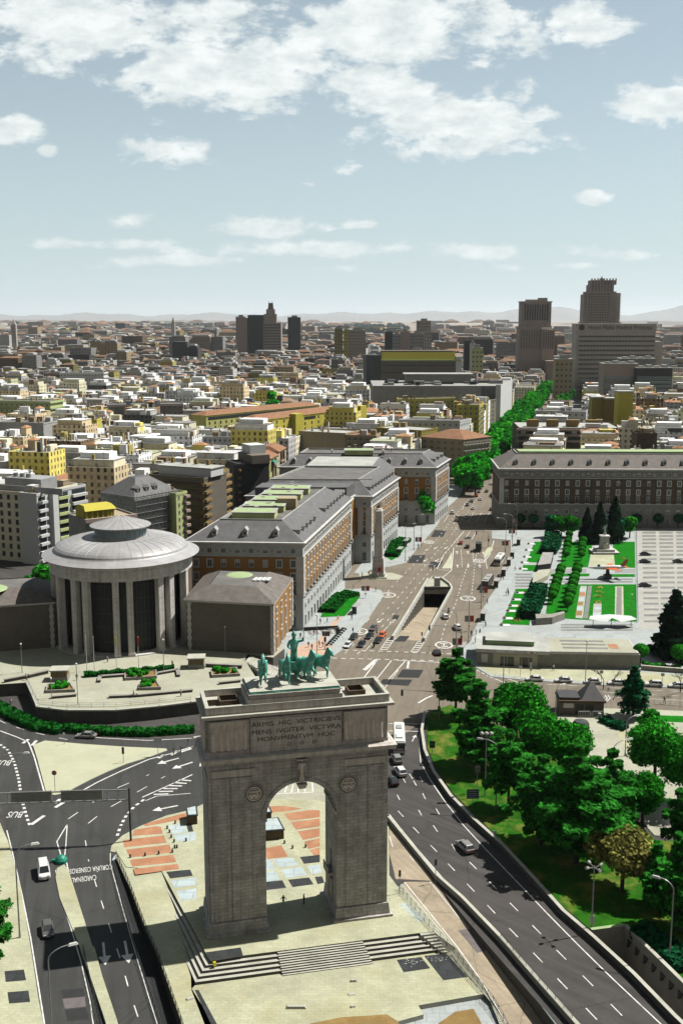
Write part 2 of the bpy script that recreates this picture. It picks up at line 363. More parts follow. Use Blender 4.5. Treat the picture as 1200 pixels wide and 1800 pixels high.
mk('olive_wall',(.30,.26,.05),.9,.12,.3)
mk('lime_wall',(.56,.62,.28),.85,.10,.3)
mk('beige_wall',(.42,.34,.22),.9,.10,.3)
mk('brown_wall',(.27,.185,.06),.9,.12,.3,pattern=('wall',1.2,.3,.15))
mk('pink_wall',(.42,.33,.29),.9,.10,.3)
mk('tower_stone',(.40,.34,.315),.9,.12,.1)
mk('tower_pale',(.46,.42,.385),.9,.12,.1)
mk('concrete',(.33,.32,.28),.9,.14,.4,pattern=('wall',3,2,.1),stain=((.22,.21,.18),.3,.6))
mk('dark_concrete',(.11,.105,.095),.9,.2,.4,pattern=('wall',2,4,.15))
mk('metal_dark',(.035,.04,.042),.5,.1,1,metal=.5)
mk('metal_grey',(.38,.39,.39),.45,.1,1,metal=.5)
mk('lamp_white',(.72,.74,.72),.4,.05,1)
mk('mesh_screen',(.42,.44,.41),.9,.2,.6,pattern=('wall',2.5,2.2,.45))
mk('wood_brown',(.13,.085,.05),.8,.2,1)
mk('bark',(.065,.05,.038),.95,.3,2,bump=.6)
mk('soil',(.28,.18,.06),.95,.2,.6,bump=.6)
mk('rubber',(.012,.012,.012),.8,.1,2)
mk('red_paint',(.45,.03,.02),.4,.1,1)
mk('orange_paint',(.72,.13,.02),.35,.05,1)
mk('teal_paint',(.01,.25,.17),.5,.1,1)
mk('sign_white',(.7,.7,.68),.5,.05,1)
mk('sign_blue',(.03,.10,.16),.5,.05,1)
mk('yellow_paint',(.75,.6,.02),.4,.05,1)
mk('skin',(.42,.25,.17),.6,.05,3)
mk('cloth_dark',(.025,.027,.032),.9,.2,3)
mk('cloth_white',(.6,.6,.58),.9,.1,3)
mk('cloth_red',(.35,.06,.05),.9,.1,3)
mk('cloth_blue',(.08,.12,.22),.9,.1,3)
mk('hair',(.02,.014,.01),.8,.2,5)
mk('car_white',(.72,.73,.72),.25,.03,.5,spec=.5)
mk('car_grey',(.16,.155,.15),.28,.03,.5,metal=.3,spec=.5)
mk('car_silver',(.36,.355,.34),.28,.03,.5,metal=.3,spec=.5)
mk('car_black',(.018,.018,.02),.22,.03,.5,spec=.5)
mk('car_red',(.35,.05,.03),.25,.03,.5,spec=.5)
mk('rail_lamp',(.6,.02,.01),.3,.03,1)
M['glass'] = glassmat('glass'); M['car_glass'] = glassmat('car_glass',(.01,.012,.014),.08)
M['blue_glass'] = glassmat('blue_glass',(.05,.07,.075),.15)
M['leaf'] = leafmat('leaf',(.014,.17,.012),.8)
M['leaf_street'] = leafmat('leaf_street',(.014,.24,.014),.75)
M['hedge'] = leafmat('hedge',(.006,.09,.012),.7)
M['leaf_dark'] = leafmat('leaf_dark',(.004,.055,.022),.55,.15)
M['leaf_cedar'] = leafmat('leaf_cedar',(.012,.115,.013),.85,.2)
M['leaf_black'] = leafmat('leaf_black',(.004,.018,.010),.5,.08)
M['leaf_brown'] = leafmat('leaf_brown',(.13,.14,.04),.6)
M['leaf_lime'] = leafmat('leaf_lime',(.03,.30,.012),.5)
def citymat():
 m = bpy.data.materials.new('city_wall'); m.use_nodes = True; t = m.node_tree; t.nodes.clear(); L = t.links.new
 out = N(t,'ShaderNodeOutputMaterial'); b = N(t,'ShaderNodeBsdfPrincipled',i={'Roughness': .9,'Specular IOR Level': .2}); L(b.outputs[0],out.inputs[0])
 tc = N(t,'ShaderNodeTexCoord'); sp = N(t,'ShaderNodeSeparateXYZ'); L(tc.outputs['Object'],sp.inputs[0])
 def m_(op,a,b_=None,clamp=False):
  n = N(t,'ShaderNodeMath',operation=op); n.use_clamp = clamp
  for k,v in enumerate((a,b_)):
   if v is None: continue
   if isinstance(v,(int,float)): n.inputs[k].default_value = v
   else: L(v,n.inputs[k])
  return n.outputs[0]
 u = m_('FRACT',m_('DIVIDE',m_('ADD',sp.outputs[0],sp.outputs[1]),3.1)); v = m_('FRACT',m_('DIVIDE',sp.outputs[2],3.15))
 iu = m_('FLOOR',m_('DIVIDE',m_('ADD',sp.outputs[0],sp.outputs[1]),3.1)); iv = m_('FLOOR',m_('DIVIDE',sp.outputs[2],3.15))
 inn = m_('MULTIPLY',m_('MULTIPLY',m_('GREATER_THAN',u,.3),m_('LESS_THAN',u,.72)),m_('MULTIPLY',m_('GREATER_THAN',v,.22),m_('LESS_THAN',v,.78)))
 g = N(t,'ShaderNodeNewGeometry'); sn = N(t,'ShaderNodeSeparateXYZ'); L(g.outputs['True Normal'],sn.inputs[0])
 vert = m_('LESS_THAN',m_('ABSOLUTE',sn.outputs[2]),.3)
 cv = N(t,'ShaderNodeCombineXYZ'); L(iu,cv.inputs[0]); L(iv,cv.inputs[1]); wn = N(t,'ShaderNodeTexWhiteNoise',noise_dimensions='2D'); L(cv.outputs[0],wn.inputs['Vector'])
 mask = m_('MULTIPLY',m_('MULTIPLY',inn,vert),m_('ADD',.55,m_('MULTIPLY',wn.outputs[0],.45)))
 ca = N(t,'ShaderNodeVertexColor',layer_name='Col')
 n = N(t,'ShaderNodeTexNoise',i={'Scale': .35,'Detail': 5.0,'Roughness': .65}); L(tc.outputs['Object'],n.inputs['Vector'])
 mr = N(t,'ShaderNodeMapRange',i={'From Min': .3,'From Max': .7,'To Min': .72,'To Max': 1.25}); L(n.outputs[0],mr.inputs[0])
 mm = N(t,'ShaderNodeMix',data_type='RGBA',blend_type='MULTIPLY'); mm.inputs[0].default_value = 1; L(ca.outputs[0],mm.inputs[6]); L(mr.outputs[0],mm.inputs[7])
 mx = N(t,'ShaderNodeMix',data_type='RGBA'); L(mask,mx.inputs[0]); L(mm.outputs[2],mx.inputs[6]); mx.inputs[7].default_value = (.02,.02,.022,1)
 L(mx.outputs[2],b.inputs['Base Color']); return m
M['city'] = citymat()
mk('painted',(1,1,1),.88,.16,.4,attr=True)
# -- ground and roads
def PX(l,z=0.0): return [G(x,y,z) for x,y in l]
def zlow(py): return -2.0 * max(0.0,min(1.0,(py - 1530) / 205.0))     # the terrace falls towards the viewer
def PZ(l,zf):
 o = []
 for x,y in l:
  z = zf(y); a,b = G(x,y,z); o.append((a,b,z))
 return o
def sheet(name,poly,z,m): return struct(MB().face([(p[0],p[1],z) for p in poly]).build(name,M[m]))
def slab(name,poly,h,m,z0=0.0,kerb=True):
 """raised pavement with a real kerb"""
 return struct(MB().prism(poly,z0 - .05,z0 + h,0,1).build(name,[M[m],M['kerb']]))
LOW = PX([(196,1512),(205,1500),(222,1525),(284,1532),(368,1689),(742,1641),(695,1562),(712,1550),(764,1550),(815,1612),(858,1663)]) + \
      [G(950,1768),G(1010,1840),G(1100,1960),G(1250,2150)] + [G(330,2150),G(320,1960),G(300,1840),G(262,1742),G(233,1654)]
RAMP = PX([(692,1124),(744,1036),(793,1037),(745,1127)])
UNDER = PX([(1040,1645),(1098,1638),(1205,1745),(1330,1870),(1330,2000),(1270,1900),(1180,1790),(1110,1716)])
def ground_sheet():
 big = 60000
 outer = [(-big,-3000),(big,-3000),(big,90000),(-big,90000)]
 near = [(-420,60),(420,60),(620,900),(-520,900)]
 def holes(outl,hs,z,m,name):
  allp = [[Vector((x,y,z)) for x,y in outl]] + [[Vector((x,y,z)) for x,y in h] for h in hs]
  flat = [p for l in allp for p in l]; mb = MB()
  fs = []
  for t in tessellate_polygon(allp):
   a,b,c = [flat[i] for i in t]
   fs.append(tuple(t) if (b - a).cross(c - a).z > 0 else tuple(reversed(t)))
  mb.add([tuple(p) for p in flat],fs); return struct(mb.build(name,M[m]))
 holes(outer,[near],0,'far_plain','ground')
 holes(near,[LOW,RAMP,UNDER],0,'asphalt','road')
ground_sheet()
sheet('street',[(-900,560),(900,560),(2600,4200),(-2600,4200)],.004,'ground')
AVE = PX([(560,1300),(430,1215),(470,1160),(560,1085),(600,1010),(700,905),(760,850),(865,760),(950,690),(985,680),(1005,690),(912,800),(912,880),(905,990),
          (870,1080),(840,1130),(900,1172),(1240,1195),(1240,1262),(1080,1262),(985,1262),(940,1330),(880,1290),(800,1262),(748,1262),(700,1300)])
allp = [[Vector((*p,.008)) for p in AVE],[Vector((*p,.008)) for p in RAMP]]; flat = [p for l in allp for p in l]; mb = MB(); fs = []
for t in tessellate_polygon(allp):
 a,b,c = [flat[i] for i in t]; fs.append(tuple(t) if (b - a).cross(c - a).z > 0 else tuple(reversed(t)))
mb.add([tuple(p) for p in flat],fs); struct(mb.build('avenue',M['avenue_asphalt']))
LR = PX([(-60,1225),(0,1253),(60,1278),(130,1293),(220,1303),(345,1300),(420,1296),(420,1400),(343,1422),(292,1434),(257,1451),(213,1470),(195,1488),(190,1505),(194,1522),(233,1656),(262,1744)]) + [G(300,1840),G(320,1960),G(60,1960),G(82,1840),G(0,1400),G(-60,1350)]
sheet('road',LR,.006,'asphalt_left')
sheet('pavement',PX([(300,1440),(430,1380),(560,1345),(610,1362),(600,1420),(560,1440),(420,1460)]),.010,'plaza_paving')
# ---- pavements (raised)
slab('pavement',PX([(478,1150),(540,1178),(576,1161),(605,1140),(648,1087),(674,1047),(670,1038),(652,1035),(606,1036),(606,1010),(520,1075)]),.13,'pale_paving')
struct(MB().face([(*p,.136) for p in PX([(500,1150),(545,1168),(586,1140),(571,1128),(600,1085),(595,1083),(555,1130),(530,1135)])]).build('pavement',M['pink_paving']))
slab('pavement',PX([(622,1008),(640,1010),(650,1002),(682,997),(712,990),(738,959),(768,924),(785,893),(803,877),(841,830),(900,770),(960,702),(950,700),(800,850),(700,905),(640,985)]),.13,'pale_paving')
slab('plinth_pavement',PX([(612,1022),(650,1003),(690,1012),(676,1018),(652,1024)]),.14,'plaza_paving') if False else None
slab('pavement',PX([(864,933),(864,947),(897,950),(897,992),(881,1018),(869,1038),(861,1049),(850,1068),(842,1091),(833,1108),(827,1128),(812,1140),(807,1153),(822,1161),(838,1175),(862,1190),(930,1197),(1060,1205),(1600,1226),(1600,1150),
                     (1600,930),(1240,925)]),.13,'pale_paving')
slab('pavement',PX([(873,926),(876,900),(890,870),(1010,692),(1100,692),(1000,800)]),.13,'grey_wall')
sheet('pavement',PX([(838,1170),(1060,1178),(1240,1190),(1240,1208),(1060,1201),(930,1193),(862,1186)]),.137,'cream_paving')
ISL = PX([(58,1311),(79,1303),(146,1309),(220,1314),(292,1317),(294,1320),(262,1332),(222,1344),(190,1357),(160,1371),(131,1386),(117,1395),(96,1399),(82,1397),(76,1375),(66,1337)])
slab('traffic_island',ISL,.14,'island_paving')
slab('traffic_island',PX([(100,1528),(113,1521),(120,1530),(162,1663),(166,1670),(148,1690),(138,1660),(105,1580),(98,1545)]),.14,'cream_paving')
slab('traffic_island',PX([(148,1690),(166,1670),(180,1722),(206,1800),(250,1960),(225,1960),(185,1800)]),.5,'cream_paving')
slab('pavement',PX([(-80,1440),(0,1447),(5,1460),(14,1480),(36,1560),(56,1680),(68,1760),(76,1800),(98,1960),(-80,1960)]),.14,'cream_paving')
for q in [[(8,1708),(42,1705),(46,1724),(10,1727)],[(13,1745),(50,1742),(53,1762),(16,1765)]]:
 sheet('paving_inlay',PX(q,.14),.146,'black_tile')
for q in [[(107,1741),(146,1738),(149,1752),(110,1755)],[(114,1776),(151,1772),(157,1793),(118,1796)]]:
 sheet('road_patch',PX(q),.010,'patch_asphalt')
sheet('road_patch',PX([(110,1757),(149,1753),(151,1770),(114,1774)]),.010,'grey_patch')
slab('traffic_island',PX([(788,982),(794,970),(793,1000),(776,1000)]),.13,'island_paving')
slab('traffic_island',PX([(857,963),(865,962),(866,966),(853,981),(849,974)]),.13,'island_paving')
slab('traffic_island',PX([(744,1033),(758,1015),(770,1016),(783,1024),(794,1034)]),.35,'plaza_paving')
# ---- platform round the arch
plat = PX([(205,1500),(194,1498),(196,1488),(215,1470),(245,1454),(292,1435),(343,1423),(400,1412),(470,1406),(560,1407),(600,1425),(640,1440),(683,1450),(684,1540),(700,1562),(762,1639)]) + PX([(742,1641),(368,1689),(284,1532),(222,1525)])
slab('platform',plat,.10,'cream_paving')
def quad(q,m,z=.106): sheet('paving_inlay',PX(q,z),z,m)
for q in [[(252,1450),(270,1444),(330,1428),(326,1440),(256,1453)],[(236,1459),(272,1453),(283,1454),(286,1466),(232,1470)],[(216,1477),(288,1469),(293,1482),(218,1490)],
          [(221,1494),(298,1485),(302,1499),(228,1508)],[(228,1512),(304,1503),(310,1516),(232,1524)],[(234,1528),(312,1519),(315,1528),(238,1538)],
          [(331,1424),(345,1424),(345,1433),(334,1434)]]: quad(q,'terracotta_tile')
for q in [[(294,1452),(322,1448),(330,1462),(304,1467)],[(304,1468),(344,1463),(344,1478),(312,1480)],[(301,1548),(345,1543),(345,1556),(306,1561)],[(310,1567),(345,1562),(345,1580),(318,1585)]]: quad(q,'blue_tile')
for q in [[(292,1533),(334,1529),(339,1540),(299,1545)],[(327,1448),(336,1448),(340,1462),(331,1463)]]: quad(q,'black_tile')
for q in [[(465,1418),(500,1417),(532,1422),(500,1427),(466,1429)],[(499,1431),(548,1424),(562,1425),(562,1437),(508,1443)],[(511,1446),(562,1439),(562,1453),(520,1459)],[(523,1462),(562,1456),(562,1471),(532,1477)],
          [(534,1480),(562,1474),(562,1488),(542,1493)],[(544,1495),(562,1490),(562,1503),(551,1504)],[(463,1492),(494,1486),(506,1506),(470,1511)]]: quad(q,'terracotta_tile')
for q in [[(463,1512),(476,1512),(483,1528),(463,1531)],[(480,1511),(515,1508),(524,1521),(488,1525)],[(463,1534),(484,1531),(492,1548),(463,1551)],[(494,1529),(530,1524),(540,1539),(503,1544)],[(540,1523),(562,1520),(566,1535),(548,1537)]]: quad(q,'blue_tile')
for q in [[(463,1551),(496,1548),(503,1561),(463,1566)],[(506,1547),(543,1543),(551,1555),(514,1560)],[(527,1507),(562,1503),(562,1516),(534,1519)],[(553,1542),(566,1541),(570,1552),(558,1555)]]: quad(q,'black_tile')
quad([(360,1675),(423,1666),(427,1681),(370,1691)],'black_tile',.107)
for k in range(3): quad([(700 + 5 * k,1590 - k),(703 + 5 * k,1589 - k),(742 + 3 * k,1622 - 3 * k),(739 + 3 * k,1623 - 3 * k)],'blue_tile')
# ---- lower strip, steps and terrace
strip = PZ([(205,1500),(222,1525),(284,1532),(312,1592),(333,1640),(336,1737),(376,1802),(450,1960),(352,1960),(318,1797),(280,1689),(257,1637),(228,1560),(203,1507)],zlow)
struct(MB().face(strip).build('terrace',M['cream_paving']))
FT = PX([(336,1740),(352,1722),(650,1676),(768,1662),(784,1677),(850,1748),(735,1768),(744,1784),(700,1796),(690,1960),(420,1960)],-2.0)
struct(MB().prism(FT,-2.8,-2.0,0,1).build('terrace',[M['cream_paving'],M['pale_stone']]))
WP = PX([(735,1768),(862,1745),(880,1785),(960,1960),(680,1960),(690,1795),(744,1784)],-2.7)
sheet('pavement',WP,-2.7,'pale_paving')
struct(MB().prism(WP + [],-4,-2.71).build('terrace',M['pale_stone']))
AA0 = R(13)
top = [G3(284,1532),G3(368,1689),G3(742,1641)]
bot = [G3(262,1540,0),G3(337,1738,-2.0),G3(784,1677,-2.0)]
def mixp(a,b,t): return tuple(a[i] * (1 - t) + b[i] * t for i in range(3))
ns = 5
st = MB()
back = [G(420,1640),G(420,1560)]
for k in range(ns):
 t0 = k / ns
 o = [mixp(a,b,t0 + (0.0 if k == 0 else 0)) for a,b in zip(top,bot)]
 if k == 0: continue
 zt = -.4 * k
 poly = [(p[0],p[1]) for p in o]
 inner = [(top[2][0] - .5,top[2][1] + .3),(top[1][0] + .6,top[1][1] + 1.2),(top[0][0] + .3,top[0][1])]
 st.prism(poly + inner,-2.3,zt + .06,0,1)
struct(st.build('steps',[M['pale_stone'],M['dark_concrete']]))
rs = MB()
for a,b in ((top[0],top[1]),(top[1],top[2])):
 rs.add([(a[0],a[1],-.6),(b[0],b[1],-.6),(b[0],b[1],.1),(a[0],a[1],.1)],[(0,1,2,3)])
struct(rs.build('steps',M['dark_concrete']))
fl = MB(); A0 = mixp(top[1],top[2],.31); A1 = mixp(top[1],top[2],.71)
B0 = mixp(bot[1],bot[2],.345); B1 = mixp(bot[1],bot[2],.70)
nf = 10
for k in range(nf):
 t = (k + 1) / nf * 1.03
 p,q = mixp(A0,B0,t),mixp(A1,B1,t)
 fl.prism([(p[0],p[1]),(q[0],q[1]),(A1[0],A1[1]),(A0[0],A0[1])],-2.2,.07 - .2 * (k + 1) + .05,0,1)
struct(fl.build('steps',[M['pale_stone'],M['dark_concrete']]))
for q in [[(697,1688),(740,1683),(756,1703),(709,1710)],[(745,1681),(784,1677),(823,1718),(779,1724)]]:
 sheet('paving_inlay',PX(q,-2),-1.992,'black_tile')
for q in [[(342,1741),(349,1741),(386,1810),(376,1812)]]: sheet('gutter',PX(q,-2),-1.990,'black_tile')
for i,(px,py) in enumerate([(503,1772),(615,1724),(622,1748),(619,1770),(495,1796)]):
 pass
struct(MB().face([(p[0],p[1],-2.69 + (.35 if k in (1,2) else 0)) for k,p in enumerate(PX([(770,1800),(800,1783),(832,1778),(846,1800),(860,1850),(760,1850)],-2.7))]).build('soil_patch',M['soil']))
sheet('soil_patch',PX([(545,1800),(600,1789),(680,1784),(700,1797),(690,1900),(520,1900)],-2),-1.99,'soil')
tr_r = PZ([(203,1507),(228,1560),(257,1637),(280,1689),(318,1797),(352,1960)],zlow)
tr_l = [(*p,0) for p in PX([(196,1512),(214,1585),(233,1654),(262,1742),(300,1840),(320,1960)])]
tr = MB(); n = len(tr_l)
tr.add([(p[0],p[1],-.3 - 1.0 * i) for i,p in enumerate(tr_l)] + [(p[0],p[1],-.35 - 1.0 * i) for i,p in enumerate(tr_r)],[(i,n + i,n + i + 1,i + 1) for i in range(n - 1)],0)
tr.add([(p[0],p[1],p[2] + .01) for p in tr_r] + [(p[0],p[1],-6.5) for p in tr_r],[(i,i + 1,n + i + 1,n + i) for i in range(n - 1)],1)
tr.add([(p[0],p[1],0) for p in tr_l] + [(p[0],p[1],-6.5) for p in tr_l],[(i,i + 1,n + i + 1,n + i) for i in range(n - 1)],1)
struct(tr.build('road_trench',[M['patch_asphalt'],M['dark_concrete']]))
def zser(py): return -2.2 * max(0.0,min(1.3,(py - 1545) / 250.0))
svL = [(684,1445),(684,1500),(695,1545),(707,1556),(750,1604),(802,1668),(845,1728),(885,1795),(975,1960)]
svR = [(684,1448),(722,1497),(762,1549),(766,1552),(790,1577),(830,1625),(862,1662),(950,1768),(1090,1960)]
a = PZ(svL,zser); b = PZ(svR,zser)
for i in range(3):
 a[i] = (*a[i][:2],.01); b[i] = (*b[i][:2],.01)
n = len(a)
struct(MB().add(a + b,[(i,n + i,n + i + 1,i + 1) for i in range(n - 1)]).build('service_road',M['service_asphalt']))
def strip_line(pts,w,zf,dz,mb):
 q = PZ(pts,zf);
 for i in range(len(q) - 1):
  p0,p1 = Vector(q[i]),Vector(q[i + 1]); d = (p1 - p0).xy.normalized(); nn = Vector((-d.y,d.x,0)) * w / 2
  mb.add([p0 - nn + Vector((0,0,dz)),p1 - nn + Vector((0,0,dz)),p1 + nn + Vector((0,0,dz)),p0 + nn + Vector((0,0,dz))],[(0,1,2,3)])
ml = MB()
strip_line([(684,1470),(709,1549),(752,1602),(804,1666),(847,1727),(887,1795),(950,1900)],.18,lambda y: zser(y) if y > 1545 else .01,.012,ml)
strip_line([(720,1505),(756,1551),(806,1613),(857,1672),(905,1735),(950,1797),(1010,1880)],.16,lambda y: zser(y) if y > 1545 else .01,.012,ml)
struct(ml.build('road_marking',M['line_paint']))
struct(MB().face(PZ([(805,1636),(826,1633),(856,1671),(833,1675),(826,1662)],lambda y: zser(y)) and [(p[0],p[1],p[2] + .014) for p in PZ([(805,1636),(826,1633),(856,1671),(838,1676)],zser)]).build('road_patch',M['grey_patch']))
sk = MB()
mw = [G3(x,y) for x,y in [(764,1550),(790,1577),(815,1606),(858,1663),(950,1768),(1100,1960)]]
sk.add(mw + [(p[0],p[1],-6) for p in mw],[(i,i + 1,6 + i + 1,6 + i) for i in range(5)])
te = PZ([(695,1552),(742,1641),(790,1672),(850,1748),(900,1840)],lambda y: zser(y))
te = [(p[0],p[1]) for p in te]
struct(sk.build('retaining_wall_base',M['dark_concrete']))
zs_ = lambda x_,y_: G3(x_,y_,zser(y_))
vg = MB()
for q in ((G3(700,1562,.09),G3(762,1639,.09),zs_(802,1668),zs_(750,1604)),(G3(700,1562,.09),zs_(750,1604),zs_(707,1556)),(G3(762,1639,.09),G3(742,1641,.09),G3(784,1677,-1.95),zs_(802,1668)),
          (G3(784,1677,-1.95),G3(850,1748,-1.995),zs_(845,1728),zs_(802,1668)),(G3(850,1748,-1.995),G3(862,1762,-2.1),zs_(885,1795),zs_(845,1728)),(G3(862,1762,-2.1),G3(940,1960,-2.7),zs_(975,1960),zs_(885,1795))):
 vg.add(list(q),[tuple(range(len(q)))])
struct(vg.build('verge',M['plaza_paving']))
sf = MB()
for k in range(7):
 t = k / 7; p = mixp(G3(744,1640,0),G3(786,1675,-2),t); sf.cbox(p[0] + .5,p[1],-2.2,2.2,1.2,2.25 - .29 * k,AA0)
struct(sf.build('steps',[M['pale_stone']]))
sheet('ground',LOW,-6.6,'dark_concrete')
# ---- underpass ramp (bottom right)
up = MB(); n = len(UNDER)
up.add([(*p,0) for p in UNDER] + [(*p,-7) for p in UNDER],[(i,(i + 1) % n,n + (i + 1) % n,n + i) for i in range(n)],0)
up.face([(*p,-6.5) for p in UNDER],1)
struct(up.build('underpass',[M['concrete'],M['patch_asphalt']]))
# ---- tunnel ramp of the avenue
A_,B_,C_,D_ = [Vector((*p,0)) for p in RAMP]     # bottom-left, top-left, top-right, bottom-right
dp = -6.2
rp = MB()
rp.add([(A_.x,A_.y,0),(D_.x,D_.y,0),(C_.x,C_.y,dp),(B_.x,B_.y,dp)],[(0,1,2,3)],0)
rp.add([(A_.x,A_.y,.0),(B_.x,B_.y,0),(B_.x,B_.y,dp - .5),(A_.x,A_.y,-.4)],[(0,1,2,3)],1)
rp.add([(D_.x,D_.y,.0),(C_.x,C_.y,0),(C_.x,C_.y,dp - .5),(D_.x,D_.y,-.4)],[(3,2,1,0)],1)
bk = (B_ - A_).normalized() * 60
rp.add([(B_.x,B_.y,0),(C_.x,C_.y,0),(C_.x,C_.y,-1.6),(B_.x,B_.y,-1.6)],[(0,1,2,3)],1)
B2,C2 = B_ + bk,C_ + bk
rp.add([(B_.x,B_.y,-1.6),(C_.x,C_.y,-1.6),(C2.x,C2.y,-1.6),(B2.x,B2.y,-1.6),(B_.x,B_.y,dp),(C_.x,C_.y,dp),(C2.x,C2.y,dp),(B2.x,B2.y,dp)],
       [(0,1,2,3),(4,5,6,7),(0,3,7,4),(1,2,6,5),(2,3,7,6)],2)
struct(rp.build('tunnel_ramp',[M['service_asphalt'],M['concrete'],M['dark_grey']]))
# ---- lawns and park paving (right)
def lawn(name,l,m='lawn',z=.18): slab(name,PX(l),z,m)
for q in [[(939,953),(972,953),(966,985),(955,990),(925,989)],[(919,994),(946,994),(943,1005),(918,1004)],[(906,1036),(938,1036),(936,1060),(930,1100),(881,1098)],
          [(990,953),(1040,953),(1040,965),(1033,998),(984,998)],[(1076,953),(1115,953),(1116,999),(1081,998)],
          [(966,1028),(1118,1028),(1119,1094),(1015,1090),(958,1086)],[(968,1009),(1036,1009),(1035,1014),(967,1014)],[(1074,1010),(1115,1010),(1115,1015),(1074,1015)]]: lawn('lawn',q)
sheet('pavement',PX([(1040,966),(1078,966),(1083,998),(1036,998)]),.136,'cream_paving')
for q,m in [([(1020,1030),(1031,1030),(1024,1087),(1011,1086)],'park_stone'),([(1033,1030),(1040,1030),(1033,1087),(1025,1087)],'park_grey'),([(1081,1031),(1095,1031),(1096,1089),(1080,1088)],'cream_paving'),([(1084,1032),(1092,1032),(1092,1087),(1082,1087)],'park_grey'),
             ([(1043,1061),(1057,1061),(1056,1087),(1041,1087)],'park_stone'),([(1044,1067),(1056,1067),(1056,1071),(1044,1071)],'blue_tile'),([(1042,1077),(1056,1077),(1056,1083),(1042,1083)],'blue_tile'),
             ([(1019,1034),(1030,1034),(1029,1039),(1018,1039)],'blue_tile'),([(1017,1050),(1027,1050),(1026,1056),(1016,1056)],'blue_tile'),([(1014,1066),(1024,1066),(1023,1072),(1013,1072)],'blue_tile'),
             ([(1018,1041),(1028,1041),(1028,1048),(1017,1048)],'terracotta_tile'),([(1015,1058),(1025,1058),(1024,1064),(1014,1064)],'soil'),([(1012,1074),(1023,1074),(1022,1082),(1011,1082)],'soil')]:
 z = .186 if m not in ('blue_tile','terracotta_tile','soil') else .190
 if m == 'park_grey': z = .194
 sheet('paving_inlay',PX(q,z),z,m)
sm = MB()
for k in range(24):
 y0 = 935 + k * 7.2 * (0.8 + k * .018)
 if y0 > 1098: break
 for x0,x1 in ((1128,1152),(1158,1182),(1188,1212)):
  sm.face([(*G(x0 + (y0 - 935) * .02,y0),.138),(*G(x1 + (y0 - 935) * .04,y0),.138),(*G(x1 + (y0 - 935) * .04,y0 + 3.6),.138),(*G(x0 + (y0 - 935) * .02,y0 + 3.6),.138)])
for k in range(5):
 y0 = 1017 - k * 0 + k * 3.4
for (xa,xb,ya,yb,nn) in ((968,1030,1001,1008,2),(1080,1115,1001,1008,2),(985,1112,1097,1111,3),(970,1112,1017,1026,2),(905,935,1008,1034,5)):
 for k in range(nn):
  y0 = ya + (yb - ya) * (k + .15) / nn; y1 = ya + (yb - ya) * (k + .75) / nn
  sm.face([(*G(xa,y0),.138),(*G(xb,y0),.138),(*G(xb,y1),.138),(*G(xa,y1),.138)])
struct(sm.build('paving_stripes',M['park_grey']))
sheet('pavement',PX([(1120,932),(1560,932),(1600,1125),(1124,1106)]),.134,'park_stone')
slab('pavement',PX([(972,1262),(1000,1256),(1060,1246),(1130,1248),(1620,1268),(1650,1500),(1150,1470),(1105,1420),(1060,1380),(1010,1325),(985,1290)]),.13,'plaza_paving')
sheet('pavement',PX([(1082,1284),(1112,1290),(1130,1330),(1150,1350),(1118,1345),(1094,1305)],.13),.136,'cream_paving')
slab('park_lawn',PX([(748,1268),(756,1252),(792,1240),(835,1262),(900,1285),(960,1330),(1010,1345),(1060,1390),(1105,1430),(1150,1478),(1650,1510),(1750,1800),(1360,1870),(1210,1745),(1100,1634),(1042,1640),(990,1596),(930,1533),(882,1480),(832,1432),(795,1395),(768,1355),(752,1320)]),.16,'park_lawn')
slab('lawn',PX([(1130,1258),(1450,1268),(1450,1282),(1120,1268)]),.18,'lawn')
slab('garden_bed',PX([(563,1086),(575,1060),(592,1044),(606,1037),(632,1042),(633,1049),(620,1068),(606,1084)]),.25,'lawn')
slab('garden_bed',PX([(676,978),(682,958),(694,945),(712,946),(722,947),(711,965),(700,980),(688,986)]),.25,'lawn')
# -- painted markings
mk_ = MB()
def line(pts,w=.18,z=.012):
 q = [Vector((*G(*p),z)) for p in pts]
 for i in range(len(q) - 1):
  d = (q[i + 1] - q[i]).normalized(); nn = Vector((-d.y,d.x,0)) * w / 2
  mk_.add([q[i] - nn,q[i + 1] - nn,q[i + 1] + nn,q[i] + nn],[(0,1,2,3)])
def dashes(pts,L_,gap,w=.16,z=.012,ph=0.0):
 q = [Vector((*G(*p),z)) for p in pts]; s = ph
 for i in range(len(q) - 1):
  d = q[i + 1] - q[i]; ln = d.length; d = d.normalized(); nn = Vector((-d.y,d.x,0)) * w / 2
  while s < ln:
   e = min(s + L_,ln); a = q[i] + d * s; b = q[i] + d * e
   mk_.add([a - nn,b - nn,b + nn,a + nn],[(0,1,2,3)]); s += L_ + gap
  s -= ln
def arrow(px,py,ang,s=1.0,z=.012,shaft=2.6,w=.22,hw=.55,hl=1.3):
 x,y = G(px,py); ca,sa = math.cos(ang),math.sin(ang)
 def t(a,b): return (x + (a * ca - b * sa) * s,y + (a * sa + b * ca) * s,z)
 mk_.add([t(-shaft / 2,-w / 2),t(shaft / 2,-w / 2),t(shaft / 2,w / 2),t(-shaft / 2,w / 2)],[(0,1,2,3)])
 mk_.add([t(shaft / 2,-hw),t(shaft / 2 + hl,0),t(shaft / 2,hw)],[(0,1,2)])
def ang_of(a,b):
 A,B = G(*a),G(*b); return math.atan2(B[1] - A[1],B[0] - A[0])
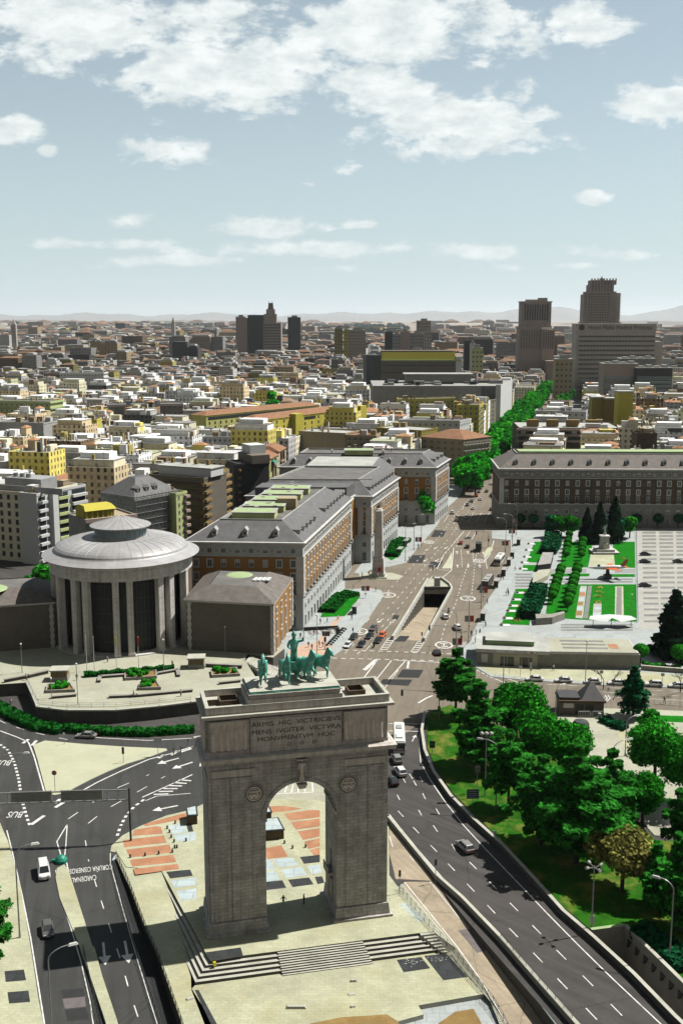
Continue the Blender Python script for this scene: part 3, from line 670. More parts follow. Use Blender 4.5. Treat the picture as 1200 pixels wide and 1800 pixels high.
for lane in ([(704,1431),(731,1460),(762,1492),(793,1525),(827,1561),(863,1599),(902,1640),(945,1684),(988,1730),(1039,1783)],
             [(722,1365),(745,1400),(765,1457),(831,1522),(866,1557),(903,1595),(943,1635),(986,1679),(1033,1725),(1083,1776)]):
 for i,p in enumerate(lane):
  a = ang_of(lane[max(0,i - 1)],lane[min(len(lane) - 1,i + 1)]); x,y = G(*p)
  d = Vector((math.cos(a),math.sin(a),0)); nn = Vector((-d.y,d.x,0)) * .085; c0 = Vector((x,y,.012))
  mk_.add([c0 - d * 1.3 - nn,c0 + d * 1.3 - nn,c0 + d * 1.3 + nn,c0 - d * 1.3 + nn],[(0,1,2,3)])
for p in [(769,1427),(738,1429),(740,1370),(710,1372),(729,1377),(797,1490),(700,1402)]:
 a = ang_of((731,1395),(765,1457)); x,y = G(*p); d = Vector((math.cos(a),math.sin(a),0)); nn = Vector((-d.y,d.x,0)) * .085; c0 = Vector((x,y,.012))
 mk_.add([c0 - d * 1.2 - nn,c0 + d * 1.2 - nn,c0 + d * 1.2 + nn,c0 - d * 1.2 + nn],[(0,1,2,3)])
line([(741,1272),(736,1300),(739,1340),(755,1370),(782,1410),(815,1452),(850,1490),(900,1542),(962,1607),(1017,1663),(1075,1720),(1160,1800),(1260,1890)],.2)
line([(684,1432),(700,1452),(735,1495),(775,1541),(815,1583),(880,1650),(950,1726),(1015,1797),(1080,1870)],.16)
line([(683,1272),(742,1273)],.3); line([(683,1285),(738,1286)],.3)
arrow(726,1300,R(75),1.0)
dashes([(590,1142),(700,1146),(808,1150)],1.3,1.1,.45); dashes([(584,1157),(700,1160),(806,1163)],1.3,1.1,.45)
line([(697,1161),(830,1167)],.35)
line([(640,1178),(661,1160)],1.2); line([(636,1196),(662,1162)],.35)
line([(657,1200),(688,1161)],.3); line([(682,1195),(714,1160)],.3); line([(676,1210),(700,1178)],.2)
line([(716,1175),(718,1163)],.6)
for q in [[(697,1191),(707,1177),(744,1178),(736,1192)],[(665,1203),(673,1194),(725,1195),(717,1206)]]: sheet('road_patch',PX(q),.012,'patch_asphalt')
line([(735,1236),(748,1228),(760,1223)],.5)
for lane in ([(586,1146),(640,1090),(690,1030),(731,988),(768,948),(800,905),(838,860)],[(606,1149),(655,1098),(704,1045),(752,988),(790,945),(822,900),(850,860)],[(628,1150),(680,1092),(720,1045),(772,985),(805,945)]):
 dashes(lane,2.5,4.5,.2)
dashes([(640,1146),(690,1092)],6,1,.2)
for lane in ([(823,990),(812,1022),(800,1063),(782,1100),(770,1143)],[(838,962),(833,1005),(828,1050)]): dashes(lane,2.5,2.5,.2)
line([(815,934),(780,975),(768,1000)],.3); line([(797,963),(793,1003),(770,1001)],.3); line([(793,1003),(778,1015)],.3)
dashes([(810,966),(812,998)],1.5,1.5,.25); dashes([(830,966),(832,990)],1.5,1.5,.25)
line([(848,970),(853,985),(860,975),(868,950)],.3); dashes([(853,985),(856,1000)],1,1,.4)
for p in [(803,972),(822,972),(840,972),(804,996),(823,996),(843,996)]: arrow(*p,R(85),1.3)
for p in [(767,962),(785,962),(752,965),(749,984),(769,984),(646,1090),(670,1090),(692,1091)]: arrow(*p,R(-112),1.3)
line([(762,929),(812,931)],.3); dashes([(768,926),(812,928)],1,1,.4); line([(814,930),(872,933)],.3); dashes([(812,927),(873,930)],1,1,.4)
line([(797,961),(812,961)],.25); line([(735,993),(762,992)],.25)
for a,b in (((850,918),(860,901)),((836,918),(846,901)),((822,918),(832,901))): line([a,b],.18)
line([(833,903),(866,903)],.25)
for q in ([(780,918),(788,905)],[(797,921),(806,905)],[(812,896),(818,884)],[(802,960),(806,950)],[(829,948),(836,935)],[(818,945),(826,934)]): line(q,.2)
def oval(px,py,rx=2.6,ry=2.4):
 x,y = G(px,py); n = 22
 for r0,r1 in ((1.0,.82),(.55,.40)):
  vs = [(x + rx * r * math.cos(2 * PI * i / n),y + ry * 2.4 * r * math.sin(2 * PI * i / n) * .6,.012) for r in (r0,r1) for i in range(n)]
  mk_.add(vs,[(i,(i + 1) % n,n + (i + 1) % n,n + i) for i in range(n)])
 for k in (-1,0,1): mk_.box(x + k * 1.1 - .18,x + k * 1.1 + .18,y - 1.1,y + 1.1,.008,.012)
for p in [(682,1046),(632,1110),(822,1052),(842,986),(754,953),(780,1134)]: oval(*p,rx=2.2 if p[1] < 1000 else 2.6)
for x0,y0,x1,y1 in ((676,1142,688,1122),(730,1146,740,1128)):
 line([(x0 - 8,y0),(x1 - 6,y1)],.2); line([(x0 + 4,y0),(x1 + 6,y1)],.2)
 for k in range(6):
  t = k / 5; line([(x0 - 8 + (x1 - x0 + 2) * t,y0 + (y1 - y0) * t),(x0 + 4 + (x1 - x0 + 2) * t,y0 + (y1 - y0) * t)],.5)
for q in [[(736,952),(744,941),(758,942),(752,953)]] : pass
for q in ([(716,990),(724,976),(748,976),(742,990)],[(752,998),(757,987),(776,988),(772,997)],[(757,944),(764,932),(784,933),(778,944)],[(688,1088),(692,1081),(702,1082),(698,1090)],[(815,948),(817,943),(828,944),(826,948)],[(692,1128),(702,1118),(720,1118),(712,1128)]):
 sheet('road_patch',PX(q),.011,'patch_asphalt')
line([(855,1188),(900,1205),(950,1217)],.35); line([(875,1187),(905,1198),(955,1215)],.25); dashes([(838,1178),(860,1190),(905,1208),(935,1219)],1.2,1.2,.35)
for l in ([(960,1203),(1200,1216)],[(985,1213),(1200,1224)]): dashes(l,2.6,2.6,.15)
line([(1060,1225),(1240,1233)],.15)
for k in range(3): line([(1058 + 5 * k,1222),(1062 + 5 * k,1228),(1056 + 5 * k,1233)],.25)
line([(954,1248),(973,1263)],.5); line([(945,1262),(965,1274),(990,1292)],.25)
line([(900,1262),(935,1256)],.2)
line([(0,1285),(30,1296),(50,1305),(60,1330),(70,1365),(80,1400)],.3)
line([(0,1247),(60,1270),(110,1288),(170,1297),(260,1302),(338,1298)],.25)
dashes([(0,1267),(16,1275),(60,1288),(130,1303)],2.5,4,.2)
line([(140,1393),(170,1376),(210,1357),(262,1335),(300,1325),(340,1312)],.35)
line([(250,1402),(290,1384),(338,1362)],.3)
for l in ([(120,1440),(152,1418),(200,1388),(262,1362),(300,1350)],[(155,1448),(185,1424),(232,1398),(290,1365)]): dashes(l,3,4.5,.2)
dashes([(150,1478),(156,1515),(170,1560),(183,1600),(196,1640),(212,1688),(228,1745),(243,1790),(262,1850)],2.6,4.6,.16)
dashes([(0,1309),(14,1319),(25,1340),(33,1370),(38,1405),(48,1440),(53,1452)],.9,.9,.55)
dashes([(253,1406),(236,1418),(222,1434),(212,1452),(206,1470)],.9,.9,.55)
for l in ([(40,1307),(50,1300)],[(56,1311),(64,1302)],[(278,1333),(288,1327)],[(302,1328),(312,1320)],[(318,1322),(336,1316)],[(97,1412),(106,1405)],[(97,1420),(113,1410)],[(55,1450),(78,1434)],[(128,1392),(134,1395)]): line(l,.7)
for k in range(6): line([(270 + 9 * k,1397 - 5.2 * k),(296 + 8 * k,1396 - 4.6 * k)],.45)
line([(256,1408),(275,1400),(335,1395)],.2)
line([(112,1520),(100,1480),(118,1450)],.2); line([(112,1520),(116,1484),(118,1450)],.2)
mk_.face([(*G(101,1490),.0125),(*G(112,1518),.0125),(*G(116,1500),.0125),(*G(117,1455),.0125)]) if False else None
line([(116,1512),(122,1540),(140,1600),(160,1662),(178,1725),(200,1800),(225,1880)],.2)
line([(12,1460),(22,1500),(40,1580),(54,1650),(66,1725),(78,1800),(90,1880)],.2)
line([(98,1530),(104,1570),(124,1630),(142,1690),(158,1760),(168,1830)],.16)
line([(194,1500),(194,1520),(208,1570),(231,1652),(258,1742),(276,1800),(300,1880)],.14)
for a,b in (((181,1655),(184,1684)),((219,1653),(224,1680))):
 arrow((a[0] + b[0]) / 2,(a[1] + b[1]) / 2,ang_of(a,b),1.15,shaft=3.2,hw=.8,hl=2.0,w=.3)
for a,b in (((318,1332),(285,1341)),((345,1338),(308,1350)),((400,1320),(335,1356)),((320,1415),(275,1424))): arrow((a[0] + b[0]) / 2,(a[1] + b[1]) / 2,ang_of(a,b),1.3,w=.35,hw=.8)
line([(480,1396),(505,1378),(535,1372),(548,1372),(550,1393),(480,1396)],.3)
for k in range(4): line([(500 + 12 * k,1395 - k),(505 + 10 * k,1379)],.3)
struct(mk_.build('road_marking',M['line_paint']))
def road_text(s,px,py,size,ang,sx=1.0):
 me = text_mesh(s,size,'road_lettering',M['line_paint']); o = link(me,'road_lettering',None,(*G(px,py),.016),ang); o.scale = (sx,1.9,1); struct(o)
road_text('CORUÑA CISNEROS',160,1528,1.25,ang_of((190,1523),(130,1530)),.62)
road_text('CARDENAL',148,1545,1.25,ang_of((167,1542),(130,1547)),.62)
road_text('BUS',7,1341,2.0,PI + .02,.9); road_text('BUS',27,1432,1.9,PI + .02,.9)
# -- triumphal arch
AA = R(13.2); AO = (-19.59,149.34)
arch = thing('triumphal_arch','grey stone triumphal arch with a Latin inscription on its attic, standing on the paved platform','arch',(*AO,.1),AA)
AW,AD = 27.4,8.0; ox0,ox1 = 8.45,19.35; cxa = (ox0 + ox1) / 2; ra = (ox1 - ox0) / 2; zs = 18.1
b = MB()
b.box(0,ox0,0,AD,0,27.4); b.box(ox1,AW,0,AD,0,27.4)
na = 28
for i in range(na):
 a0,a1 = PI - PI * i / na,PI - PI * (i + 1) / na
 x0,z0 = cxa + ra * math.cos(a0),zs + ra * math.sin(a0); x1,z1 = cxa + ra * math.cos(a1),zs + ra * math.sin(a1)
 b.add([(x0,0,z0),(x1,0,z1),(x1,AD,z1),(x0,AD,z0),(x0,0,27.4),(x1,0,27.4),(x1,AD,27.4),(x0,AD,27.4)],[(0,1,2,3),(4,5,6,7),(0,4,5,1),(2,6,7,3)])
b.build('body',M['arch_stone'],arch)
for x0,x1 in ((-.45,ox0 + .3),(ox1 - .3,AW + .45)):
 p = MB(); p.taper((x0,x1,-.45,AD + .45),(x0 + .25,x1 - .25,-.25,AD + .25),0,2.1); p.box(x0 - .35,x1 + .35,-.8,AD + .8,0,.35); p.build('plinth',M['arch_stone'],arch)
for x0,x1 in ((.55,3.1),(3.35,6.9),(20.9,24.05),(24.3,26.9)):
 MB().box(x0,x1,-.12,.05,2.3,25.1).build('wall_panel',M['arch_stone'],arch)
for x0,x1 in ((.5,7.05),(20.6,26.95)): MB().box(x0,x1,-.16,.05,25.3,26.4).build('band',M['arch_panel'],arch)
MB().box(-.12,.05,.6,AD - .6,2.3,25.3).build('wall_panel',M['arch_stone'],arch)
MB().box(-.17,-.10,2.6,5.4,4.0,22.0).build('wall_panel',M['arch_stone'],arch)
av = MB()
for i in range(na):
 a0,a1 = PI - PI * i / na,PI - PI * (i + 1) / na
 q = []
 for r_,a in ((ra - .02,a0),(ra - .02,a1),(ra + .55,a1),(ra + .55,a0)): q.append((cxa + r_ * math.cos(a),zs + r_ * math.sin(a)))
 av.add([(x,-.12,z) for x,z in q] + [(x,.02,z) for x,z in q],[(0,1,2,3),(0,4,5,1),(3,2,6,7)])
av.build('archivolt',M['arch_stone'],arch)
cf = MB()
for i in range(0,na + 1,2):
 a = PI * i / na;
 x,z = cxa + (ra - .12) * math.cos(a),zs + (ra - .12) * math.sin(a)
 M_ = Matrix.Translation((x,0,z)) @ Matrix.Rotation(-(a - PI / 2),4,'Y')
 cf.box(-.12,.12,.6,AD - .6,-.12,.14,0,M_)
for k in range(6):
 y = .6 + (AD - 1.2) * k / 5
 for i in range(na):
  a0,a1 = PI * i / na,PI * (i + 1) / na
  q = [(cxa + r_ * math.cos(a),zs + r_ * math.sin(a)) for r_,a in ((ra - .24,a0),(ra - .24,a1),(ra + .02,a1),(ra + .02,a0))]
  cf.add([(x,y - .1,z) for x,z in q] + [(x,y + .1,z) for x,z in q],[(0,1,2,3),(7,6,5,4),(0,4,5,1)])
cf.build('coffering',M['arch_stone'],arch)
MB().box(ox1 - .22,ox1 + .02,-.1,AD + .1,17.6,18.15).build('impost',M['arch_panel'],arch)
MB().box(ox0 - .02,ox0 + .22,-.1,AD + .1,17.6,18.15).build('impost',M['arch_panel'],arch)
dr = MB().box(ox1 - .12,ox1 + .02,3.2,5.0,.1,4.6).build('door',M['metal_dark'],arch)
MB().box(ox1 - .2,ox1 + .02,2.8,3.15,.1,5.0).box(ox1 - .2,ox1 + .02,5.05,5.4,.1,5.0).box(ox1 - .3,ox1 + .02,2.7,5.5,5.05,5.5).build('door_frame',M['arch_panel'],dr)
MB().box(ox1 - .9,ox1,2.6,5.6,6.2,6.55).box(ox1 - .9,ox1 - .75,2.6,5.6,6.6,7.5).build('balcony',M['arch_panel'],arch)
MB().add([(ox1 - .1,3.6,7),(ox1 - .1,4.6,7),(ox1 - .1,4.6,9.3),(ox1 - .1,4.1,10),(ox1 - .1,3.6,9.3),(ox1 + .02,3.6,7),(ox1 + .02,4.6,7),(ox1 + .02,4.6,9.3),(ox1 + .02,4.1,10),(ox1 + .02,3.6,9.3)],
         [(4,3,2,1,0),(0,1,6,5),(1,2,7,6),(2,3,8,7),(3,4,9,8)]).build('niche',M['metal_dark'],arch)
c = MB(); c.taper((-.1,AW + .1,-.1,AD + .1),(-.5,AW + .5,-.5,AD + .5),27.4,27.75); c.box(-1.0,AW + 1.0,-1.0,AD + 1.0,27.75,28.1); c.taper((-1.0,AW + 1.0,-1.0,AD + 1.0),(-1.15,AW + 1.15,-1.15,AD + 1.15),28.1,28.45); c.taper((-1.1,AW + 1.1,-1.1,AD + 1.1),(-.1,AW + .1,-.1,AD + .1),28.45,28.75)
c.build('cornice',M['arch_panel'],arch)
at = MB().box(.1,AW - .1,.1,AD - .1,28.4,34.3); at.build('attic',M['arch_stone'],arch)
MB().box(.0,AW,.0,AD,28.75,29.3).build('attic_base',M['arch_panel'],arch)
ins = MB().box(6.35,20.1,-.28,.15,28.8,34.2); for_in = ins.build('inscription_field',M['arch_panel'],arch)
MB().box(6.75,19.7,-.36,-.25,29.3,33.9).build('inscription_slab',M['arch_panel'],for_in)
def letters(s,x,z,size):
 me = text_mesh(s,size,'inscription',M['letter_dark'],.01)
 o = link(me,'inscription',for_in,(x,-.375,z)); o.rotation_euler = (PI / 2,0,0); o.scale = (1.2,1,1)
letters('ARMIS  HIC  VICTRICIBVS',13.2,33.15,1.0); letters('MENS  IVGITER  VICTVRA',13.2,31.95,1.0); letters('MONVMENTVM  HOC',13.2,30.8,1.0); letters('D  .  D  .  D',14.0,29.75,.75)
def relief(x0,x1,side=False,seed=1):
 rnd = random.Random(seed); g = MB(); L_ = x1 - x0; z0,z1 = 29.5,33.9; nx,nz = int(L_ * 9),36
 figs = [(x0 + (k + .5) * L_ / max(3,int(L_ / .95)) + rnd.uniform(-.15,.15),rnd.uniform(3.2,3.9),rnd.uniform(-.25,.25)) for k in range(max(3,int(L_ / .95)))]
 def hgt(x,z):
  h = 0
  for fx,fh,ln in figs:
   zz = (z - z0) / fh
   if zz > 1.02: continue
   c0 = fx + ln * math.sin(zz * 3)
   w = .2 + .16 * math.exp(-((zz - .62) / .14) ** 2) + (.10 if zz < .5 else 0) if zz < .85 else .16
   if .80 < zz < .86: w = .09
   d = abs(x - c0) / w
   if d < 1: h = max(h,.26 * math.sqrt(1 - d * d))
   d2 = abs((x - c0) - (zz - .55) * 1.2) / .09
   if d2 < 1 and .4 < zz < .75: h = max(h,.2 * math.sqrt(1 - d2 * d2))
  return h
 vs = []
 for j in range(nz + 1):
  for i in range(nx + 1):
   x = x0 + L_ * i / nx; z = z0 + (z1 - z0) * j / nz
   h = hgt(x,z); vs.append((x,-.12 - h,z) if not side else (-.12 - h,x,z))
 g.add(vs,[(j * (nx + 1) + i,j * (nx + 1) + i + 1,(j + 1) * (nx + 1) + i + 1,(j + 1) * (nx + 1) + i) for j in range(nz) for i in range(nx)])
 g.build('relief_panel',M['arch_relief'],arch,smooth=True)
 fr = MB()
 for a,b_,c_,d_ in ((x0 - .2,x1 + .2,29.3,29.5),(x0 - .2,x1 + .2,33.9,34.1),(x0 - .2,x0,29.5,33.9),(x1,x1 + .2,29.5,33.9)):
  fr.box(a,b_,-.22,.15,c_,d_) if not side else fr.box(-.22,.15,a,b_,c_,d_)
 fr.build('relief_frame',M['arch_stone'],arch)
relief(.45,6.0,seed=3); relief(20.5,26.9,seed=8); relief(.8,7.2,True,5)
c = MB(); c.taper((0,AW,0,AD),(-.4,AW + .4,-.4,AD + .4),34.3,34.6); c.box(-.75,AW + .75,-.75,AD + .75,34.6,34.95); c.build('cornice',M['arch_panel'],arch)
MB().box(-.78,AW + .78,-.78,AD + .78,34.951,35.02).build('cornice_cap',M['pale_stone'],arch)
pr = MB()
for a in ((-.1,AW + .1,-.1,.35),(-.1,AW + .1,AD - .35,AD + .1),(-.1,.35,.35,AD - .35),(AW - .35,AW + .1,.35,AD - .35)): pr.box(a[0],a[1],a[2],a[3],35.02,36.15)
pr.build('parapet',M['arch_panel'],arch)
cp = MB()
for a in ((-.16,AW + .16,-.16,.4),(-.16,AW + .16,AD - .4,AD + .16),(-.16,.4,.4,AD - .4),(AW - .4,AW + .16,.4,AD - .4)): cp.box(a[0],a[1],a[2],a[3],36.15,36.25)
cp.build('parapet_coping',M['pale_stone'],arch)
MB().box(.35,AW - .35,.35,AD - .35,35.03,35.2).build('roof_terrace',M['pale_stone'],arch)
for x0,x1 in ((2.3,5.2),(22.0,24.6)):
 h = MB()
 for a in ((x0,x1,3.0,3.2),(x0,x1,5.6,5.8),(x0,x0 + .2,3.2,5.6),(x1 - .2,x1,3.2,5.6)): h.box(*a,35.2,36.0)
 h.box(x0 + .2,x1 - .2,3.2,5.6,35.2,35.23,1); h.build('stair_hatch',[M['wood_brown'],M['metal_dark']],arch)
MB().box(.5,2.2,3.6,3.75,35.2,36.1).build('stair_hatch',M['wood_brown'],arch)
p = MB().box(6.1,20.3,.0,7.6,35.02,36.9); p.build('pedestal',M['arch_panel'],arch)
p = MB().box(6.4,20.0,.25,7.35,36.9,37.5); p.box(6.2,20.2,.05,7.55,37.5,37.65); p.build('pedestal',M['arch_panel'],arch)
for x,s in ((6.75,'A'),(21.1,'D')):
 m = MB(); m.cyl((x,-.1,22.4),(x,-.34,22.4),1.32,1.25,28)
 md = m.build('medallion',M['arch_relief'],arch)
 rg = MB(); n_ = 28
 for r0,r1 in ((1.3,1.16),(.95,.88)):
  vs = [(x + r * math.cos(2 * PI * i / n_),y,22.4 + r * math.sin(2 * PI * i / n_)) for r,y in ((r0,-.36),(r1,-.36)) for i in range(n_)]
  rg.add(vs,[(i,(i + 1) % n_,n_ + (i + 1) % n_,n_ + i) for i in range(n_)])
 rg.build('medallion_rim',M['letter_dark'],md)
 for t_,z_,sz in (('ANNO',22.95,.4),('MCMLVI',22.4,.5),(s,21.75,.5)):
  o = link(text_mesh(t_,sz,'inscription',M['letter_dark'],.01),'inscription',md,(x,-.37,z_)); o.rotation_euler = (PI / 2,0,0)
J = {'pel': (0,0,2.1,.34),'che': (0,0,3.1,.36),'nk': (0,0,3.65,.16),'hd': (0,-.02,4.1,.24),'l': (-.2,0,1.0,.26),'r': (.2,0,1.0,.26),'lf': (-.16,0,.15,.2),'rf': (.16,0,.15,.2),
     'ls': (-.42,0,3.35,.15),'le': (-.55,-.1,2.6,.13),'lh': (-.2,-.3,2.5,.1),'rs': (.42,0,3.35,.15),'re': (.55,-.05,2.6,.13),'rh': (.5,-.15,1.9,.1)}
E_ = [('pel','che'),('che','nk'),('nk','hd'),('pel','l'),('pel','r'),('l','lf'),('r','rf'),('che','ls'),('ls','le'),('le','lh'),('che','rs'),('rs','re'),('re','rh')]
k_ = link(skin('keystone_figure',J,E_,'pel',M['arch_relief']),'keystone_figure',arch,(cxa,-.6,23.3))
MB().taper((cxa - .5,cxa + .5,-.85,0),(cxa - .8,cxa + .8,-1.0,0),22.7,23.4).build('keystone',M['arch_panel'],arch); MB().box(cxa - .75,cxa + .75,-1.0,0,27.2,27.4).build('keystone_cap',M['arch_panel'],arch)
# -- bronze quadriga
quad_ = thing('quadriga','green bronze four-horse chariot with a standing helmeted goddess, on top of the arch','sculpture',(AO[0],AO[1],.1 + 37.65),AA)
MB().box(6.35,20.05,.2,7.4,0,.16).box(6.5,19.9,.35,7.25,.16,.32).build('base_slab',M['bronze'],quad_)
MB().box(6.45,19.95,.3,7.3,.321,.36).build('base_floor',M['pale_stone'],quad_)
def horse(pose):
 """about 4 m to the ears; faces -y"""
 H = {'hip': (0,1.15,2.35,.62),'mid': (0,.3,2.25,.62),'che': (0,-.65,2.4,.66),'n1': (0,-1.15,3.05,.46),'n2': (0,-1.4,3.65,.34),'pol': (0,-1.5,4.05,.27),
         'h1': (0,-1.85,3.75,.25),'mz': (0,-2.1,3.3,.18),'earl': (-.12,-1.42,4.38,.05),'earr': (.12,-1.42,4.38,.05),
         'tl': (0,1.75,2.3,.16),'tm': (0,2.15,1.7,.2),'te': (0,2.2,.9,.08)}
 e = [('hip','mid'),('mid','che'),('che','n1'),('n1','n2'),('n2','pol'),('pol','h1'),('h1','mz'),('pol','earl'),('pol','earr'),('hip','tl'),('tl','tm'),('tm','te')]
 for s,nm in ((-1,'l'),(1,'r')):
  lift = (pose == 0 and s == 1) or (pose == 1 and s == -1)
  x = .3 * s
  if lift: H.update({nm + 'f1': (x,-.85,1.75,.3),nm + 'f2': (x,-1.45,1.45,.18),nm + 'f3': (x,-1.35,.8,.13),nm + 'f4': (x,-1.2,.62,.11)})
  else: H.update({nm + 'f1': (x,-.8,1.65,.3),nm + 'f2': (x,-.9,.95,.18),nm + 'f3': (x,-.85,.3,.13),nm + 'f4': (x,-.95,.08,.12)})
  e += [('che',nm + 'f1'),(nm + 'f1',nm + 'f2'),(nm + 'f2',nm + 'f3'),(nm + 'f3',nm + 'f4')]
  o_ = .25 if not lift else -.25
  H.update({nm + 'b1': (x,1.05 - o_ * .5,1.65,.3),nm + 'b2': (x,1.5 - o_,1.0,.2),nm + 'b3': (x,1.3 - o_,.3,.14),nm + 'b4': (x,1.2 - o_,.08,.13)})
  e += [('hip',nm + 'b1'),(nm + 'b1',nm + 'b2'),(nm + 'b2',nm + 'b3'),(nm + 'b3',nm + 'b4')]
 return skin('horse',H,e,'mid',M['bronze'],1)
hm = [horse(0),horse(1)]
def mane():
 m = MB()
 for k in range(9):
  t = k / 8; y = -1.02 - .42 * t + .25; z = 3.15 + 1.1 * t
  m.ball((0,y,z),.2 - .05 * t,6,4,0,1.3)
 return m.mesh('mane',M['bronze'],True)
mm_ = mane()
for i,(x,y,yaw) in enumerate([(8.9,3.6,-8),(12.2,3.3,4),(15.4,4.0,32),(17.9,4.4,38)]):
 o = link(hm[i % 2],'horse',quad_,(x,y,.36),R(yaw)); link(mm_,'mane',o); o.scale = (1.16,1.16,1.16)
ch = MB(); ch.lathe([(1.25,1.3),(1.5,2.0),(1.42,2.7),(1.6,3.1),(1.5,3.15),(1.35,2.7),(1.4,2.0),(1.1,1.35)],20,0,PI * .75 + PI * .25,PI * 2.25 - PI * .25,c=(14.1,6.0))
ch.box(12.9,15.3,5.9,7.0,1.2,1.4); ch.box(13.9,14.3,3.4,6.0,1.1,1.3)
ch.build('chariot',M['bronze'],quad_,smooth=False)
for sx in (12.6,15.6):
 w = MB(); w.cyl((sx - .1,6.2,1.25),(sx + .1,6.2,1.25),.25,.25,12)
 n_ = 24
 vs = [(sx + dx,6.2 + r * math.cos(2 * PI * i / n_),1.25 + r * math.sin(2 * PI * i / n_)) for dx in (-.12,.12) for r in (1.1,.92) for i in range(n_)]
 fs = []
 for i in range(n_):
  j = (i + 1) % n_
  fs += [(i,j,n_ + j,n_ + i),(2 * n_ + i,3 * n_ + i,3 * n_ + j,2 * n_ + j),(i,2 * n_ + i,2 * n_ + j,j),(n_ + i,n_ + j,3 * n_ + j,3 * n_ + i)]
 w.add(vs,fs)
 for k in range(8):
  a = PI * k / 4; w.cyl((sx,6.2,1.25),(sx,6.2 + math.cos(a),1.25 + math.sin(a)),.06,.06,5)
 w.build('wheel',M['bronze'],quad_)
J = {'pel': (0,0,3.2,.62),'wst': (0,0,3.9,.5),'che': (0,-.05,4.7,.58),'nk': (0,-.05,5.35,.22),'hd': (0,-.12,5.9,.34),'l': (-.28,0,1.9,.6),'r': (.28,0,1.9,.6),'lf': (-.3,0,.9,.58),'rf': (.3,0,.9,.58),
     'ls': (-.68,0,5.0,.25),'le': (-1.0,-.2,4.3,.19),'lh': (-.7,-.8,4.1,.15),'rs': (.68,0,5.0,.25),'re': (1.25,-.25,5.0,.19),'rh': (1.45,-.45,5.7,.15)}
g_ = link(skin('goddess_figure',J,[('pel','wst'),('wst','che')] + E_[1:],'pel',M['bronze']),'goddess_figure',quad_,(14.1,6.1,.9))
hl = MB(); hl.ball((0,-.1,6.05),.4,12,8)
for k in range(10):
 a = PI * (.15 + .85 * k / 9); hl.ball((0,-.1 - .5 * math.cos(a),6.15 + .42 * math.sin(a)),.13,6,4)
hl.build('helmet',M['bronze'],g_,smooth=True)
MB().cyl((1.45,-.45,5.0),(1.45,-.45,6.6),.05,.05,6).build('laurel_staff',M['bronze'],g_)
# -- building kit
def winmesh(name,w,h,kind,frame='white_wall',gl='glass'):
 m = MB(); f = .12
 for a in ((-w / 2,w / 2,0,f),(-w / 2,w / 2,h - f,h),(-w / 2,-w / 2 + f,f,h - f),(w / 2 - f,w / 2,f,h - f)): m.box(a[0],a[1],-.10,.06,a[2],a[3],0)
 if kind != 'plain': m.box(-.05,.05,-.08,.04,f,h - f,0)
 if kind in ('surround',):
  m.box(-w / 2 - .25,w / 2 + .25,-.14,.03,-.25,0,2); m.box(-w / 2 - .25,-w / 2,-.12,.03,0,h,2); m.box(w / 2,w / 2 + .25,-.12,.03,0,h,2); m.box(-w / 2 - .25,w / 2 + .25,-.14,.03,h,h + .25,2)
 m.box(-w / 2 + f,w / 2 - f,-.03,.02,f,h - f,1)
 if kind == 'half': m.box(-w / 2 + f,w / 2 - f,-.06,.01,h * .55,h - f,3)
 if kind == 'shut': m.box(-w / 2 + f,w / 2 - f,-.06,.01,f,h - f,3)
 if kind == 'balcony':
  m.box(-w / 2 - .5,w / 2 + .5,-.9,.03,-.25,-.05,2)
  for k in range(9): x = -w / 2 - .45 + (w + .9) * k / 8; m.box(x - .03,x + .03,-.86,-.8,-.05,.95,4)
  m.box(-w / 2 - .5,w / 2 + .5,-.88,-.8,.92,1.0,4)
 return m,[M[frame],M[gl],M['granite_plain'],M['roof_pale'],M['metal_dark']]
WM = {}
def wget(w,h,kind,frame='white_wall'):
 k = (w,h,kind,frame)
 if k not in WM: mb,ms = winmesh('window',w,h,kind,frame); WM[k] = (mb,ms,mb.mesh('window',ms))
 return WM[k]
class Wins:
 """windows of one building: the first 100 are objects of their own"""
 def __init__(s,root,limit=100): s.root = root; s.n = 0; s.limit = limit; s.rest = {}
 def put(s,x,y,z,a,key,name='window'):
  mb,ms,me = wget(*key)
  rl = s.root.location
  if s.n < s.limit:
   link(me,name,s.root,(x - rl.x,y - rl.y,z - rl.z),a)
  else:
   r = s.rest.setdefault(key,MB()); r.merge(mb,Matrix.Translation((x - rl.x,y - rl.y,z - rl.z)) @ Matrix.Rotation(a,4,'Z'))
  s.n += 1
 def row(s,A,B,z,n,keys,rnd,m0=.5,m1=.5,off=.0,name='window',skip=()):
  ax = Vector((A[0],A[1])); d = Vector((B[0],B[1])) - ax; a = math.atan2(d.y,d.x); nn = Vector((d.y,-d.x)).normalized() * off
  for k in range(n):
   if k in skip: continue
   p = ax + d * ((k + m0) / (n - 1 + m0 + m1)) + nn
   s.put(p.x,p.y,z,a,rnd.choice(keys),name)
 def done(s):
  for k,r in s.rest.items(): stuff(r.build('window_rows',wget(*k)[1],s.root))
def inset(poly,d):
 """move every edge inward by d (poly counter-clockwise); d may be per edge"""
 n = len(poly); ds = d if isinstance(d,(list,tuple)) else [d] * n; L_ = []
 for i in range(n):
  a,b_ = Vector(poly[i]),Vector(poly[(i + 1) % n]); e = (b_ - a).normalized(); nn = Vector((-e.y,e.x)); L_.append((a + nn * ds[i],e))
 out = []
 for i in range(n):
  (p,e),(q,f) = L_[i - 1],L_[i]
  den = e.x * f.y - e.y * f.x
  if abs(den) < 1e-6: out.append((q.x,q.y)); continue
  t = ((q.x - p.x) * f.y - (q.y - p.y) * f.x) / den; out.append((p.x + e.x * t,p.y + e.y * t))
 return out
